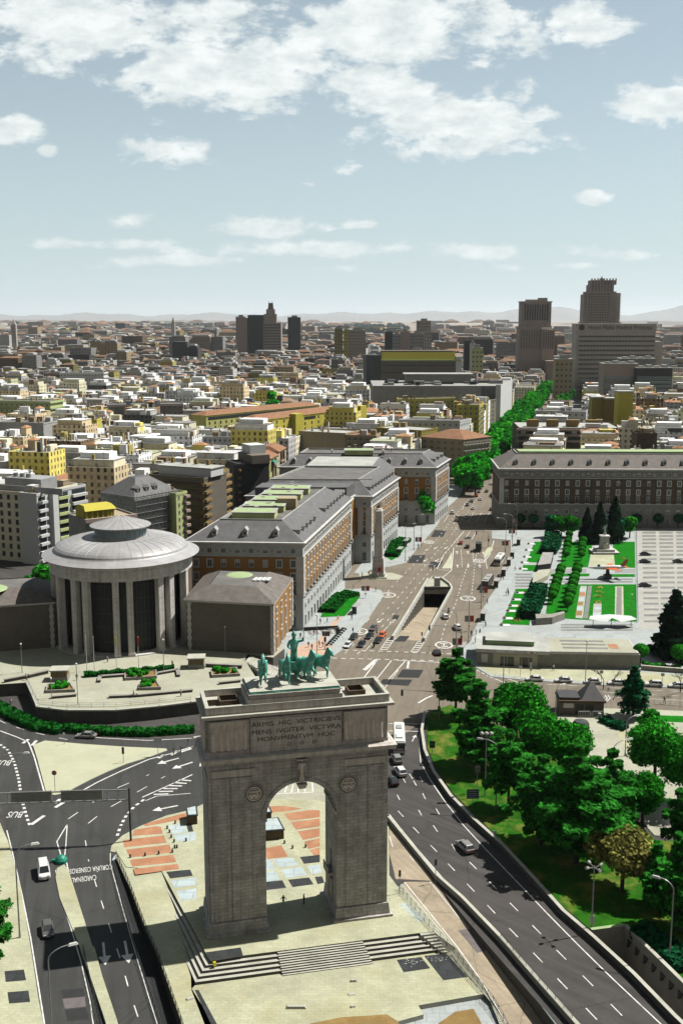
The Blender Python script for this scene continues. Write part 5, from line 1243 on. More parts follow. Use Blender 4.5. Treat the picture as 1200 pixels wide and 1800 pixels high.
house('apartment_block','olive brick block with a roof garden, above the arched window block',(661,752),(740,757),23.5,22,'olive_wall',7,6,0,win=(1.3,1.8,'half','white_wall'),group=GR,seed=22,roofm='roof_pale',limit=42)
house('apartment_block','olive block with a glazed rooftop room under orange tiles, at the avenue trees',(740,768),(815,773),22,24,'beige_wall',6,6,8,win=(1.3,1.9,'balcony','white_wall'),group=GR,seed=23,roof='tile',limit=84,depth_dir=6)
# -- landmark buildings of the skyline
def XW(px,Y,z): return (px - 600) / F * (Y * _c - (z - CAM_H) * _s)
def grid_windows(mb,x0,x1,z0,z1,nx,nz,w,h,y=-.06,mi=1,face='front',X=0):
 for i in range(nx):
  for j in range(nz):
   cx = x0 + (x1 - x0) * (i + .5) / nx; cz = z0 + (z1 - z0) * (j + .5) / nz
   if face == 'front': mb.box(cx - w / 2,cx + w / 2,y,y + .1,cz - h / 2,cz + h / 2,mi)
   else: mb.box(X - .05,X + .06,cx - w / 2,cx + w / 2,cz - h / 2,cz + h / 2,mi)
def front_grid(root,x0,x1,z0,z1,nx,nz,w,h,y=-.12,frame='tower_pale',lim=100):
 """openings of one tower face; each is an object up to lim"""
 key = ('w',w,h)
 if key not in WM: b_ = MB().box(-w / 2,w / 2,-.1,.1,0,h,0).box(-w / 2 - .2,w / 2 + .2,-.3,0,-.3,0,1); WM[key] = (b_,[M['glass'],M[frame]],b_.mesh('window',[M['glass'],M[frame]]))
 b_,ms,me = WM[key]; rest = MB(); c = 0
 for j in reversed(range(nz)):
  for i in range(nx):
   p = (x0 + (x1 - x0) * (i + .5) / nx,y,z0 + (z1 - z0) * (j + .5) / nz - h / 2)
   if c < lim: link(me,'window',root,p)
   else: rest.merge(b_,Matrix.Translation(p))
   c += 1
 if rest.v: stuff(rest.build('window_rows',ms,root))
def tower_root(name,label,px,Y,group=None,cat='building'):
 x = XW(px,Y,30); return thing(name,label,cat,(x,Y,0),0,group)
S_ = lambda px,Y: px / F * Y * 1.0      # pixels to metres at distance Y
Y = 1650; r_ = tower_root('skyscraper','tallest stepped tower on the skyline, rising behind the hotel slab',1057,Y); k = S_(1,Y)
zt = Zat(492,Y); z1 = Zat(512,Y); z2 = Zat(507,Y)
MB().box(-26,18,0,28,0,z1).build('lower_shaft',M['tower_stone'],r_); MB().box(18,25,3,28,0,z1 - 2).box(-30,-26,3,26,0,z1 - 4).build('side_wing',M['tower_pale'],r_)
MB().box(-22,14,.5,26,z1,Zat(500,Y)).build('upper_shaft',M['tower_stone'],r_); MB().box(-20,18,2,24,Zat(500,Y),zt).build('crown',M['tower_stone'],r_)
q = MB()
for i in range(9): q.box(-20 + i * 4.5,-18 + i * 4.5,1.8,3.5,zt,zt + 2.6)
q.build('battlements',M['tower_pale'],r_)
MB().cyl((-2,12,zt),(-2,12,zt + 6),1.4,.8,8).box(-5,2,9,15,zt,zt + 3).build('roof_mast',M['tower_stone'],r_)
front_grid(r_,-24,8,88,z1 - 2,9,11,1.7,1.9); front_grid(r_,-20,12,z1 + .5,zt - 1,7,5,1.7,1.8,.4)
q = MB()
for j in range(12):
 z = 86 + j * (z1 - 88) / 12
 q.box(9,17.5,-1.3,0,z,z + 1.1); q.box(25,26.5,4,26,z,z + 1.1)
q.build('balcony_stack',M['tower_pale'],r_)
Y = 1550; r_ = tower_root('skyscraper','brown-pink stepped office tower with a small square turret, left of the hotel slab',940,Y); zt = Zat(531,Y); zm = Zat(575,Y)
x0,x1 = -21,21
MB().box(x0 - 3,8,0,26,0,zm).build('lower_block',M['tower_stone'],r_); MB().box(8,x1 + 5,-3,24,0,zm - 3).build('lower_block',M['pink_wall'],r_)
MB().box(x0 - 0.5,x1,1.5,24,zm,zt).build('upper_block',M['tower_stone'],r_)
MB().box(x0 - 1.5,x1 + 1,.5,25,zt,zt + 1.5).build('cornice',M['tower_pale'],r_); MB().box(4,16,6,18,zt + 1.5,Zat(523,Y)).build('turret',M['tower_stone'],r_)
MB().box(-14,2,4,16,zt + 1.5,zt + 4).build('roof_house',M['tower_pale'],r_)
for i in range(11): MB().box(-18 + 3.5 * i,-17.2 + 3.5 * i,.7,1.6,zm + 10,zt - 3).build('pilaster',M['tower_pale'],r_)
for i in range(10): MB().box(-16.8 + 3.5 * i,-14.9 + 3.5 * i,1.35,1.55,zm + 10,zt - 3).build('window_strip',M['glass'],r_)
front_grid(r_,-22,7,50,zm - 4,8,9,1.5,1.9); front_grid(r_,9,25,50,zm - 6,5,9,1.5,1.9,-3.1)
MB().box(x0 - 3.6,8.4,-.6,26.4,zm,zm + 1.2).build('cornice',M['tower_pale'],r_); MB().box(12,45,-25,-5,0,34).build('front_wing',M['pink_wall'],r_)
Y = 1250; r_ = tower_root('hotel','wide grey hotel slab with horizontal window bands and its name lettered along the roof edge',1079,Y); zt = Zat(569,Y); wx = S_(138,Y) / 2
MB().box(-wx,wx,0,22,0,zt).build('wall',M['tower_pale'],r_); MB().box(-wx - .4,wx + .4,-.8,22.4,zt - 8.3,zt + .3).build('sign_band',M['tower_pale'],r_)
for j in range(13):
 z = 8 + j * (zt - 18) / 13
 MB().box(-wx + 3.5,wx - .8,-.25,.05,z,z + 2.0).build('ribbon_window',M['glass'],r_)
 q = MB()
 for i in range(24): q.box(-wx + 5 + i * 3.6,-wx + 5.4 + i * 3.6,-.3,0,z,z + 2)
 q.build('mullions',M['tower_pale'],r_)
 MB().box(-wx + 3,wx - .4,-.9,0,z - 1.4,z - .2).build('balcony_band',M['tower_pale'],r_)
me = text_mesh('Hotel Meliá Madrid Princesa',8.4,'sign_lettering',M['letter_dark'],.1); o = link(me,'sign_lettering',r_,(4.5,-1.0,zt - 4.2)); o.rotation_euler = (PI / 2,0,0)
xs = [v.co.x for v in me.vertices]; o.scale = (2 * (wx - 9) / (max(xs) - min(xs)),.85,1)
MB().cyl((-wx + 6,-.8,zt - 4),(-wx + 6,-1.1,zt - 4),3.4,3.4,20).build('sign_emblem',M['letter_dark'],r_)
MB().box(wx,wx + 10,4,24,0,zt - 20).build('side_wing',M['tower_pale'],r_)
for (pa,pb,top_,Y,lab,m_) in ((1060,1120,640,1040,'brownish glass office block in front of the hotel slab, with a roof plant','pink_wall'),(1118,1180,647,1030,'dark glass office block with pale floor edges, at the right edge below the hotel','dark_grey'),(1090,1150,631,1090,'grey office block topped by machinery, directly below the hotel slab','grey_wall')):
 r_ = tower_root('office_block',lab,(pa + pb) / 2,Y); w2 = S_(pb - pa,Y) / 2; zt = Zat(top_,Y)
 MB().box(-w2,w2,0,20,0,zt).build('wall',M[m_],r_)
 for j in range(9):
  z = 4 + j * 4.0
  if z + 3 < zt: MB().box(-w2 + .5,w2 - .5,-.15,.05,z,z + 2.2).build('ribbon_window',M['blue_glass'],r_); MB().box(-w2,w2,-.5,0,z - 1.0,z - .3).build('floor_edge',M['grey_wall'],r_)
 for t in range(4): MB().box(-w2 + 3 + t * w2 * .45,-w2 + 8 + t * w2 * .45,4,12,zt,zt + 2 + t % 2).build('roof_plant',M['roof_pale'],r_)
 MB().box(-w2 - .3,w2 + .3,-.4,20.3,zt - .1,zt + .8).build('parapet',M['roof_pale'],r_)
 OCC.append((r_.location.x,Y + 10,34))
Y = 1120; r_ = tower_root('office_block','dark curved-corner office block with square windows under a long yellow attic band',735,Y); zt = Zat(619,Y); w2 = S_(130,Y) / 2
MB().box(-w2,w2,0,30,0,zt - 9).build('wall',M['dark_brick'],r_); MB().box(-w2,w2 + 5,-1,30,zt - 9,zt - 7.5).build('floor_edge',M['roof_green'],r_); MB().taper((-w2,w2,1,28),(-w2 + 1,w2 - 1,3,26),zt - 7.5,zt).build('attic_band',M['yellow_wall'],r_); MB().box(-w2,w2 - 2,4,28,zt,zt + 1.5).build('roof',M['dark_brick'],r_)
q = MB(); pts = [(-w2,0),(-w2 - 8,2),(-w2 - 15,7),(-w2 - 18,14),(-w2 - 18,30),(-w2,30)]; q.prism(ccw(pts),0,zt - 3); q.build('curved_end',M['metal_dark'],r_)
front_grid(r_,-w2 + 1,w2 - 1,4,zt - 10,22,6,1.6,2.4); MB().box(w2,w2 + 6,0,12,0,zt - 4).build('stair_tower',M['white_wall'],r_)
OCC.append((r_.location.x,Y + 10,62))
Y = 905; r_ = tower_root('department_store','large windowless grey store with rooftop machinery and a bright side wall by the street trees',795,Y); zt = Zat(678,Y - 0); xa,xb = XW(655,Y,30) - r_.location.x,XW(879,Y,30) - r_.location.x
MB().add([(xa,0,0),(xb,0,0),(xb + 22,80,0),(xa,80,0),(xa,0,zt),(xb,0,zt),(xb + 22,80,zt),(xa,80,zt)],[(0,1,5,4),(1,2,6,5),(2,3,7,6),(3,0,4,7),(4,5,6,7)]).build('wall',M['grey_wall'],r_)
MB().add([(xb + .3,-.3,0),(xb + 22.3,80,0),(xb + 22.3,80,zt + 1),(xb + .3,-.3,zt + 1),(xb - 4,-.3,0),(xb - 4,-.3,zt + 1)],[(0,1,2,3),(4,0,3,5)]).build('side_wall',M['white_wall'],r_)
MB().box(xb - 16,xb - 4.2,-.2,.1,2,zt - .5).build('glazed_bay',M['glass'],r_)
rnd = random.Random(4)
for t in range(26): a_,b_ = rnd.uniform(xa + 3,xb - 4),rnd.uniform(4,68); w_,d_,hh = rnd.uniform(3,12),rnd.uniform(2,6),rnd.uniform(1,3.5); MB().box(a_,a_ + w_,b_,b_ + d_,zt,zt + hh).build('roof_plant',M[rnd.choice(['grey_wall','roof_pale','metal_dark','roof_felt','teal_paint' if t == 7 else 'grey_wall'])],r_)
MB().box(xa + 30,xb - 20,40,60,zt,zt + 7).build('upper_storey',M['grey_wall'],r_); MB().box(xa + 28,xb - 18,38,62,zt + 7,zt + 8).build('roof',M['roof_pale'],r_)
OCC += [(r_.location.x - 40,Y + 40,50),(r_.location.x + 0,Y + 40,50),(r_.location.x + 40,Y + 40,42)]
Y = 2300; r_ = tower_root('office_tower','dark old skyscraper stepping up to a lantern, alone on the skyline left of centre',466,Y); zt = Zat(532,Y); zb = Zat(572,Y); k = Y / F
MB().box(-3 * k,28 * k,0,40,0,zb + 6).build('main_block',M['tower_stone'],r_); MB().box(-30 * k,-3 * k,6,46,0,zb + 22).build('side_wing',M['metal_dark'],r_); MB().box(-2 * k,20 * k,2,34,zb + 6,zb + 24).build('setback',M['tower_stone'],r_); MB().box(2 * k,17 * k,5,28,zb + 24,zb + 34).build('setback',M['tower_stone'],r_)
MB().taper((5 * k,14.5 * k,8,20),(6 * k,13.5 * k,9,19),zb + 34,zt).build('lantern_turret',M['dark_brick'],r_); MB().box(-49 * k,-31 * k,10,40,0,zb + 16).build('side_wing',M['pink_wall'],r_)
for t in (6.5,12.5): MB().cyl((t * k,12,zt),(t * k,12,zt + 4),.6,.3,5).build('finial',M['dark_brick'],r_)
front_grid(r_,-2 * k,27 * k,30,zb + 4,11,9,2.2,3.0); OCC.append((r_.location.x,Y,60))
for (pa,pb,top_,Y,m_,lab,nm) in ((506,528,558,2500,'metal_dark','black glass box tower right of the lanterned skyscraper','office_tower'),(415,432,557,2450,'tower_pale','slim grey slab left of the lanterned skyscraper','office_tower'),
  (302,308,568,2600,'white_wall','slender white bell tower on the left skyline','bell_tower'),(21,29,571,2700,'tower_pale','grey stone church tower near the left edge of the skyline','bell_tower'),(732,756,564,2200,'tower_stone','brown high-rise with a stepped top above the dark office block','office_tower'),
  (676,690,584,2000,'metal_dark','dark purple slab at the left end of the mid-skyline row','office_tower'),(690,703,587,1980,'grey_wall','grey slab with small windows, second in the mid-skyline row','office_tower'),(703,720,583,1990,'pink_wall','mauve windowless slab in the mid-skyline row','office_tower'),(720,746,586,2010,'grey_wall','wide grey slab in the mid-skyline row','office_tower'),(745,758,582,1950,'tower_pale','pale slab at the right end of the mid-skyline row','office_tower'),
  (588,602,577,2050,'olive_wall','olive block with a sunlit yellow side, centre of the skyline','office_tower'),(604,612,579,2080,'yellow_wall','small bright yellow slab, centre of the skyline','office_tower'),(612,642,580,2120,'tower_stone','broad brown block right of the yellow slab','office_tower'),
  (815,826,600,1500,'metal_dark','narrow dark tower beside a white slab, right of the dark office block','office_tower'),(826,834,604,1490,'white_wall','narrow white slab beside the dark tower','office_tower'),(828,848,612,1420,'lime_wall','pale green block with square windows below the white slab','office_tower'),
  (582,594,632,1500,'blue_glass','blue-grey glass cylinder tower beside a green tree, mid town','office_tower'),(975,1006,632,1180,'beige_wall','cream apartment block directly left of the hotel slab','office_tower'),(1085,1111,690,700,'yellow_wall','bright yellow blank tower right of centre, above the banded brown block','stair_tower'),(1040,1062,700,740,'olive_wall','olive yellow blank tower, left of the brighter yellow one','stair_tower'),
  (1063,1082,702,735,'brown_wall','brown blank gable wall between two yellow towers','stair_tower')):
 r_ = tower_root(nm,lab,(pa + pb) / 2,Y); w2 = S_(pb - pa,Y) / 2; zt = Zat(top_,Y); dp_ = max(10,w2 * 1.2) if nm != 'bell_tower' else w2 * 2
 MB().box(-w2,w2,0,dp_,0,zt).build('wall',M[m_],r_); MB().box(-w2 - .3,w2 + .3,-.3,dp_ + .3,zt,zt + 1).build('parapet',M['roof_pale' if m_ != 'metal_dark' else 'metal_dark'],r_)
 if nm == 'office_tower': MB().box(-w2 * .4,w2 * .5,2,8,zt + 1,zt + 5).build('roof_house',M['grey_wall'],r_); front_grid(r_,-w2,w2,10,zt - 2,max(2,int(w2 / 2.2)),max(3,int(zt / 7)),2.0,2.2,frame='tower_pale',lim=24) if m_ not in ('metal_dark','pink_wall') else None
 if nm == 'bell_tower': MB().taper((-w2,w2,0,dp_),(-.4,.4,dp_ / 2 - .4,dp_ / 2 + .4),zt + 1,zt + 14).build('spire',M['tower_pale'],r_)
 if Y < 1300: OCC.append((r_.location.x,Y + 6,w2 + 10))
# ---- hand-placed houses of the middle ground
GM = 'houses of the town behind the avenue blocks'
def occ_house(*a,**k):
 return house(*a,**k)
r_,L_,_a = occ_house('apartment_block','long yellow-green house with a continuous orange tile roof and dark attic strip, farther of two',(362,731),(560,712),27,15,'lime_bright',8,22,0,roof='tile',win=(1.3,1.9,'plain','dark_grey'),group=GM,seed=31,limit=60)
MB().box(2,L_ - 1,-.2,.1,24.2,25.9).build('attic_strip',M['metal_dark'],r_)
r_,L_,_a = occ_house('apartment_block','long bright yellow house with orange tiles and projecting blank bays, nearer of two',(452,740),(642,716),29,16,'yellow_bright',8,16,0,roof='tile',win=(1.3,1.9,'plain','dark_grey'),group=GM,seed=32,limit=60)
for t in (.28,.62,.9): MB().box(L_ * t,L_ * t + 8,-4,1,0,31).build('projecting_bay',M['yellow_wall'],r_)
for t in (0.02,.4,.72): MB().box(L_ * t,L_ * t + 13,-.2,.1,26.2,27.8).build('attic_strip',M['metal_dark'],r_)
r_,L_,_a = occ_house('apartment_block','wide banded block with brown brick and continuous terraces behind the long dark ministry',(912,752),(1092,753),27,40,'brown_brick',7,0,0,group=GM,seed=33,roofm='roof_pale')
for z in (26.6,23.4,19.8): MB().box(-1.5,L_ + .5,-1.6,0,z - 1.3,z).build('terrace_band',M['pink_wall'],r_)
for j,z in enumerate((23.6,20.0)):
 for t in range(12): MB().box(1 + t * L_ / 12,1 + t * L_ / 12 + 3,-.15,.05,z,z + 1.9).build('window',M['glass' if (t + j) % 3 else 'white_wall'],r_)
for t in range(4): MB().box(6 + t * 12,13 + t * 12,10,15,27,31).build('stair_house',M['brown_wall'],r_)
occ_house('apartment_block','yellow house front with a small domed turret beside the avenue trees',(700,702),(800,700),32,16,'yellow_bright',8,11,5,win=(1.3,1.9,'balcony','white_wall'),group=GM,seed=34,limit=90,depth_dir=4)
occ_house('apartment_block','bright yellow-green bay-fronted house at the avenue trees',(803,712),(842,712),31,22,'yellow_bright',8,4,7,win=(1.2,1.9,'balcony','white_wall'),group=GM,seed=35,limit=77,depth_dir=6)
occ_house('apartment_block','cream house with a pale dome next to the grey store',(836,704),(872,702),26,26,'cream_wall',7,4,8,win=(1.2,1.8,'std','white_wall'),group=GM,seed=36,limit=84,depth_dir=7)
occ_house('apartment_block','white house stepping up with terraces, behind the tile-roofed corner block',(700,738),(808,740),27,18,'white_wall',6,10,6,win=(1.2,1.7,'std','white_wall'),group=GM,seed=37,limit=60,depth_dir=5)
occ_house('apartment_block','low black box building left of the yellow-green houses',(322,736),(375,735),19,16,'dark_grey',5,0,0,group=GM,seed=38)
occ_house('apartment_block','white block with a curved glazed stair and wide terrace, left of the dark banded block',(355,768),(418,768),24,14,'white_wall',7,7,0,group=GM,seed=39,limit=30)
occ_house('apartment_block','pale windowless party wall building at the left edge',(-10,742),(76,744),30,20,'roof_pale',7,0,0,group=GM,seed=40)
occ_house('apartment_block','white house with small windows right of the pale windowless wall',(78,738),(144,737),29,16,'white_wall',7,9,0,group=GM,seed=41,limit=63)
occ_house('apartment_block','mustard yellow blank gable house, left of centre above the chimneys',(145,738),(170,738),29,14,'yellow_bright',7,0,0,group=GM,seed=42)
occ_house('apartment_block','greenish terraces block with long balconies at the left edge',(-20,704),(88,706),32,20,'lime_wall',7,12,0,group=GM,seed=43,bands=('roof_green',1.0,1.0),limit=40)
occ_house('apartment_block','grey building with long parallel roof terraces, upper left of the chimneys',(190,712),(322,710),29,22,'grey_wall',7,14,0,group=GM,seed=44,bands=('pink_wall',.8,1.0),limit=40)
occ_house('apartment_block','white stepped block with many small terraces, left third of the town',(105,655),(182,655),34,22,'white_wall',7,14,0,group=GM,seed=45,bands=('white_wall',.9,1.0),limit=40)
occ_house('apartment_block','ochre block left of the street top, right of the avenue trees',(962,705),(1000,706),24,16,'beige_wall',6,4,0,group=GM,seed=46)
occ_house('apartment_block','white rooftop block with small stair houses above the banded brown block',(940,722),(1030,724),24,18,'white_wall',6,8,0,group=GM,seed=47)
occ_house('apartment_block','long white low block at the right edge above the ministry roof',(1115,722),(1215,722),23,18,'white_wall',6,10,0,group=GM,seed=48,limit=50)
occ_house('apartment_block','dark brown cube house behind the right end of the ministry roof',(1120,762),(1155,762),27,12,'brown_brick',7,0,0,group=GM,seed=49)
# -- the rest of the town
TA = R(-12.5)
WALLS = {'white': (.60,.61,.61),'cream': (.52,.49,.36),'yellow': (.52,.45,.12),'olive': (.26,.23,.07),'beige': (.47,.38,.24),'grey': (.30,.30,.295),'pink': (.39,.32,.29),'brown': (.20,.135,.08),'dark': (.075,.077,.077),'lime': (.47,.49,.30)}
ROOFS = {'tile': (.26,.135,.07),'felt': (.17,.165,.16),'pale': (.32,.32,.31),'rust': (.18,.115,.08),'green': (.28,.30,.20),'white': (.42,.43,.43)}
TILE = .62
def shade(col,f): return tuple(c * f for c in col)
def town_house(u0,v0,w,d,h,rnd,Y,simple=False):
 """returns parts: name -> MB, in metres with origin at the front-left corner"""
 mid = Y < 1300
 wn = rnd.choices(list(WALLS),[9,5,3.6,2.4,6,6,1,3.4,2,.6] if mid else [3,2,.9,1.2,5,8,3.4,5.5,3.5,.3])[0]
 rn = rnd.choices(list(ROOFS),[1.6,3.5,5,.8,1.4,4] if mid else [2.6,5.5,2.0,3.2,.4,.6])[0]
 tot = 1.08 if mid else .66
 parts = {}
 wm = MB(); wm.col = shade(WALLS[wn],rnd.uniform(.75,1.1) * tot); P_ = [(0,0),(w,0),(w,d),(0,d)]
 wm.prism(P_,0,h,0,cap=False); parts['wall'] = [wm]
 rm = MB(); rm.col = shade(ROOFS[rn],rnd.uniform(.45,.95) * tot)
 if rn in ('tile','rust') and rnd.random() < .5:
  k = min(w,d) * .45; inn = inset(P_,k * .95); ring(rm,inset(P_,-.2),h,inn,h + k * .36); rm.face([(*p,h + k * .36) for p in inn])
 else:
  rm.face([(*p,h - .5) for p in P_]); q = wm
  ring(q,P_,h,inset(P_,.3),h); ring(q,inset(P_,.3),h,inset(P_,.3),h - .5)
 if not simple:
  for _ in range(9):
   x,y = rnd.uniform(.5,w - 1.5),rnd.uniform(.5,d - 1.5); rm.col = shade(WALLS[rnd.choice(['white','grey','dark','cream','brown'])],.8); s_ = rnd.uniform(.3,1.1); rm.box(x,x + s_,y,y + s_ * rnd.uniform(.5,1.4),h - .5,h + rnd.uniform(.3,1.5))
  if rnd.random() < .6: x,y = rnd.uniform(1,w - 1),rnd.uniform(1,d - 1); rm.col = (.2,.2,.2); rm.box(x,x + .12,y,y + .12,h,h + 6.5); rm.box(x - .7,x + .8,y,y + .06,h + 6,h + 6.1); rm.box(x - .5,x + .6,y,y + .06,h + 5.4,h + 5.5)
 parts['roof'] = [rm]
 parts['roof_house'] = []; parts['chimney'] = []
 if w > 9 and d > 8 and rn not in ('tile','rust') and rnd.random() < .62:
  b_ = MB(); b_.col = shade(WALLS[rnd.choice(['white','white','grey','cream',wn])],rnd.uniform(.75,1.05) * tot); i0,i1 = rnd.uniform(.4,3),rnd.uniform(.4,3.5); b_.box(i0,w - i1,2.2,d - 1.5,h - .5,h + 2.9); b_.col = shade(ROOFS[rn],rnd.uniform(.6,1) * tot); b_.box(i0 - .25,w - i1 + .25,1.7,d - 1.3,h + 2.9,h + 3.1)
  if rnd.random() < .5: b_.col = shade(WALLS['white'],tot * .9); b_.box(i0 + 2,w - i1 - 3,4.5,d - 3,h + 3.1,h + 5.6)
  parts['attic'] = [b_]
 n = rnd.choice([1,1,2,3]) if not simple else rnd.choice([0,0,1,2])
 for _ in range(n):
  b_ = MB(); b_.col = shade(WALLS[rnd.choices(list(WALLS),[12,3,1.2,1,3,4,.6,1.5,1.5,.4])[0]],rnd.uniform(.6,1.0) * tot)
  a,e = rnd.uniform(1.8,min(9,w * .6)),rnd.uniform(1.8,min(7,d * .6)); x = rnd.uniform(.3,w - a - .3); y = rnd.uniform(.3,d - e - .3); hh = rnd.uniform(1.6,5.2)
  b_.box(x,x + a,y,y + e,h - .5,h + hh)
  if rnd.random() < .16: b_.col = ROOFS['tile']; b_.taper((x - .3,x + a + .3,y - .3,y + e + .3),(x + a * .4,x + a * .6,y + e * .4,y + e * .6),h + hh,h + hh + 1.3)
  parts['roof_house'].append(b_)
 if not simple:
  for _ in range(rnd.choice([1,2,3,4])):
   b_ = MB(); b_.col = tuple(c * .9 for c in WALLS[rnd.choice(['brown','cream','white','olive','dark'])]); x,y = rnd.uniform(1,w - 2),rnd.uniform(1,d - 2); b_.box(x,x + rnd.uniform(.6,1.0),y,y + rnd.uniform(.8,2.0),h - .5,h + rnd.uniform(2.5,5.5)); parts['chimney'].append(b_)
 return parts,wn,rn
def street_dist(x,y):
 a = Vector((60,560)); d = Vector((143,537)).normalized(); p = Vector((x,y)) - a; return p.x * d.y - p.y * d.x
rnd = random.Random(21); cells = []
uu = -760
def uv2xy(u,v): return rot2(u,v,TA)
near_lots = []
for iu in range(-34,46):
 for iv in range(16,105):
  u0 = iu * 21.5 + (iu // 5) * 8.0; v0 = iv * 17.0 + (iv // 4) * 8.0
  x,y = uv2xy(u0 + 10,v0 + 8)
  if y < 385 or y > 1900: continue
  if abs(x) > .345 * y + 30: continue
  sdist = street_dist(x,y)
  if abs(sdist) < 27 and y > 480: continue
  if x > 30 and y < 545: continue
  if x > -60 and y < 505 and sdist < 40: continue
  if x > -110 and y < 455: continue
  if x <= -110 and y < 400: continue
  if any((x - a) ** 2 + (y - b_) ** 2 < (r + 9) ** 2 for a,b_,r in OCC): continue
  near_lots.append((y,u0,v0,x))
near_lots.sort()
near_lots = [l for l in near_lots if not (l[0] < 640 and -48 < l[3] - (l[0] - 540) * .24 < -8) and not (l[0] < 530 and -75 < l[3] < 40)]
made = 0; LIM = 232
far_mb = MB(); far_rf = MB()
adj = {'white': 'white','cream': 'cream','yellow': 'yellow','olive': 'olive','beige': 'beige','grey': 'grey','pink': 'pinkish','brown': 'brown','dark': 'charcoal','lime': 'greenish'}
radj = {'tile': 'orange tile roof','felt': 'dark flat roof','pale': 'pale flat roof','rust': 'rust brown roof','green': 'greenish flat roof','white': 'white flat roof'}
LMK = [('rotunda',212,960),('scaffolded house',272,862),('ochre banded block',318,830),('white balconied block',95,860),('lit yellow row',490,780),('long yellow houses',550,725),('grey windowless store',790,670),('dark office block',730,630),('hotel slab',1079,620),('turreted tower',940,610),('lantern skyscraper',466,580),
       ('banded brown block',1000,765),('bright yellow tower',1098,710),('black box building',348,738),('mustard gable house',157,755),('pale party wall',30,760),('white stepped block',143,660),('yellow turreted house',750,705),('brick end block',710,800),('glass offices',1120,650),('long ministry roof',1100,800),('green terraces block',20,710),('arched window block',634,768)]
USED = {}
def town_label(wall,roof,huts,px,py):
 best = sorted(LMK,key=lambda l: (l[1] - px) ** 2 + 4 * (l[2] - py) ** 2)
 hn = ['no roof hut','one hut','two huts','three huts','four huts'][huts]
 for extra in ('','just '):
  for nm,lx,ly in best[:4]:
   d = 'left of' if px < lx - 30 else 'right of' if px > lx + 30 else 'above' if py < ly else 'below'
   for form in (f'{wall} house with {roof}, {hn}, {extra}{d} the {nm}',f'{wall} house with {roof}, {hn}, {extra}{"far above" if py < ly else "lower"} {"left" if px < lx else "right"} of the {nm}'):
    if form not in USED: USED[form] = 1; return form
 k = USED[form] = USED[form] + 1
 return form.replace(extra,['','second ','third ','fourth ','fifth ','sixth '][min(k,5)])
cnt_lab = {}
for (y,u0,v0,x) in near_lots:
 w = 21.5 * rnd.uniform(.96,1.0); d = 17 * rnd.uniform(.9,1.0); h = rnd.choice([17,19,21,21,22,24]) + rnd.uniform(-1,1) - (4 if y > 1000 else 0) + (rnd.random() < .13) * rnd.uniform(5,10)
 parts,wn,rn = town_house(u0,v0,w,d,h,rnd,y,simple=y > 1150)
 px = 600 + F * x / (y * _c - (h - CAM_H) * _s)
 inview = -40 < px < 1240
 if inview and made < LIM:
  tx,ty = uv2xy(u0,v0); py = 900 + F * (-((h - CAM_H) * _c + y * _s)) / (y * _c - (h - CAM_H) * _s)
  lab = town_label(adj[wn],radj[rn],len(parts['roof_house']),px,py)
  root = thing('town_house',lab,'building',(tx,ty,0),TA,'houses of the town')
  for nm,lst in parts.items():
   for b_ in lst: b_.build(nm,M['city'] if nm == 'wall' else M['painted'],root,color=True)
  made += 1
 else:
  M_ = Matrix.Translation((u0,v0,0))
  for nm,lst in parts.items():
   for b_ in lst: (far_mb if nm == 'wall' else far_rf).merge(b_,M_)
v = 1800.0
while v < 16000:
 s = v / 1000.0; dv = 15.5 * s ** 1.05; u = -.66 * v
 while u < .24 * v:
  wdt = rnd.uniform(11,27) * s ** .8
  x,y = uv2xy(u,v)
  p = .88 if v < 3500 else .75 if v < 6000 else .5
  if rnd.random() < p and y > 1850 and not (x > 0 and v > 4800 and rnd.random() < .8) and not (v > 8500 and rnd.random() < .5) and not any((x - a) ** 2 + (y - b_) ** 2 < (r + 14) ** 2 for a,b_,r in OCC if b_ > 1500):
   h = rnd.uniform(11,24) * (1 + (v - 1800) / 9000) + (rnd.random() < .03) * rnd.uniform(10,34)
   parts,wn,rn = town_house(u,v,wdt,dv * rnd.uniform(.5,.8),h,rnd,y,simple=True)
   M_ = Matrix.Translation((u,v + rnd.uniform(0,dv * .3),0))
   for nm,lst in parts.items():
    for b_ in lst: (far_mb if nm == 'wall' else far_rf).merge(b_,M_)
  u += wdt * rnd.uniform(1.0,1.25)
 v += dv
o = stuff(far_mb.build('distant_town',M['city'],color=True)); o.rotation_euler = (0,0,TA); tag(o,'walls of the countless distant houses reaching to the horizon','town')
o = stuff(far_rf.build('distant_roofs',M['painted'],color=True)); o.rotation_euler = (0,0,TA); tag(o,'roofs of the countless distant houses reaching to the horizon','town')
def ridge(name,Y,x0,x1,n,hf,m,depth):
 vs = []; rnd_ = random.Random(9)
 for i in range(n + 1):
  x = x0 + (x1 - x0) * i / n; h = hf(i / n,rnd_)
  vs += [(x,Y,-5),(x,Y + depth * .45,max(h,-4)),(x,Y + depth,-5)]
 fs = []
 for i in range(n):
  a = i * 3; fs += [(a,a + 3,a + 4,a + 1),(a + 1,a + 4,a + 5,a + 2)]
 struct(MB().add(vs,fs).build(name,M[m]))
mk('hill_scrub',(.20,.19,.17),.95,.25,.0004); mk('hill_beige',(.36,.30,.24),.95,.3,.0015)
def mh(t,r): return 300 + 420 * math.exp(-((t - .83) / .045) ** 2) + 340 * math.exp(-((t - .66) / .05) ** 2) + 120 * math.exp(-((t - .52) / .06) ** 2) + 300 * math.exp(-((t - .95) / .06) ** 2) + 60 * math.sin(t * 47) + 35 * math.sin(t * 131) + r.uniform(-14,14)
ridge('hills',48000,-19000,24000,260,mh,'hill_scrub',9000)
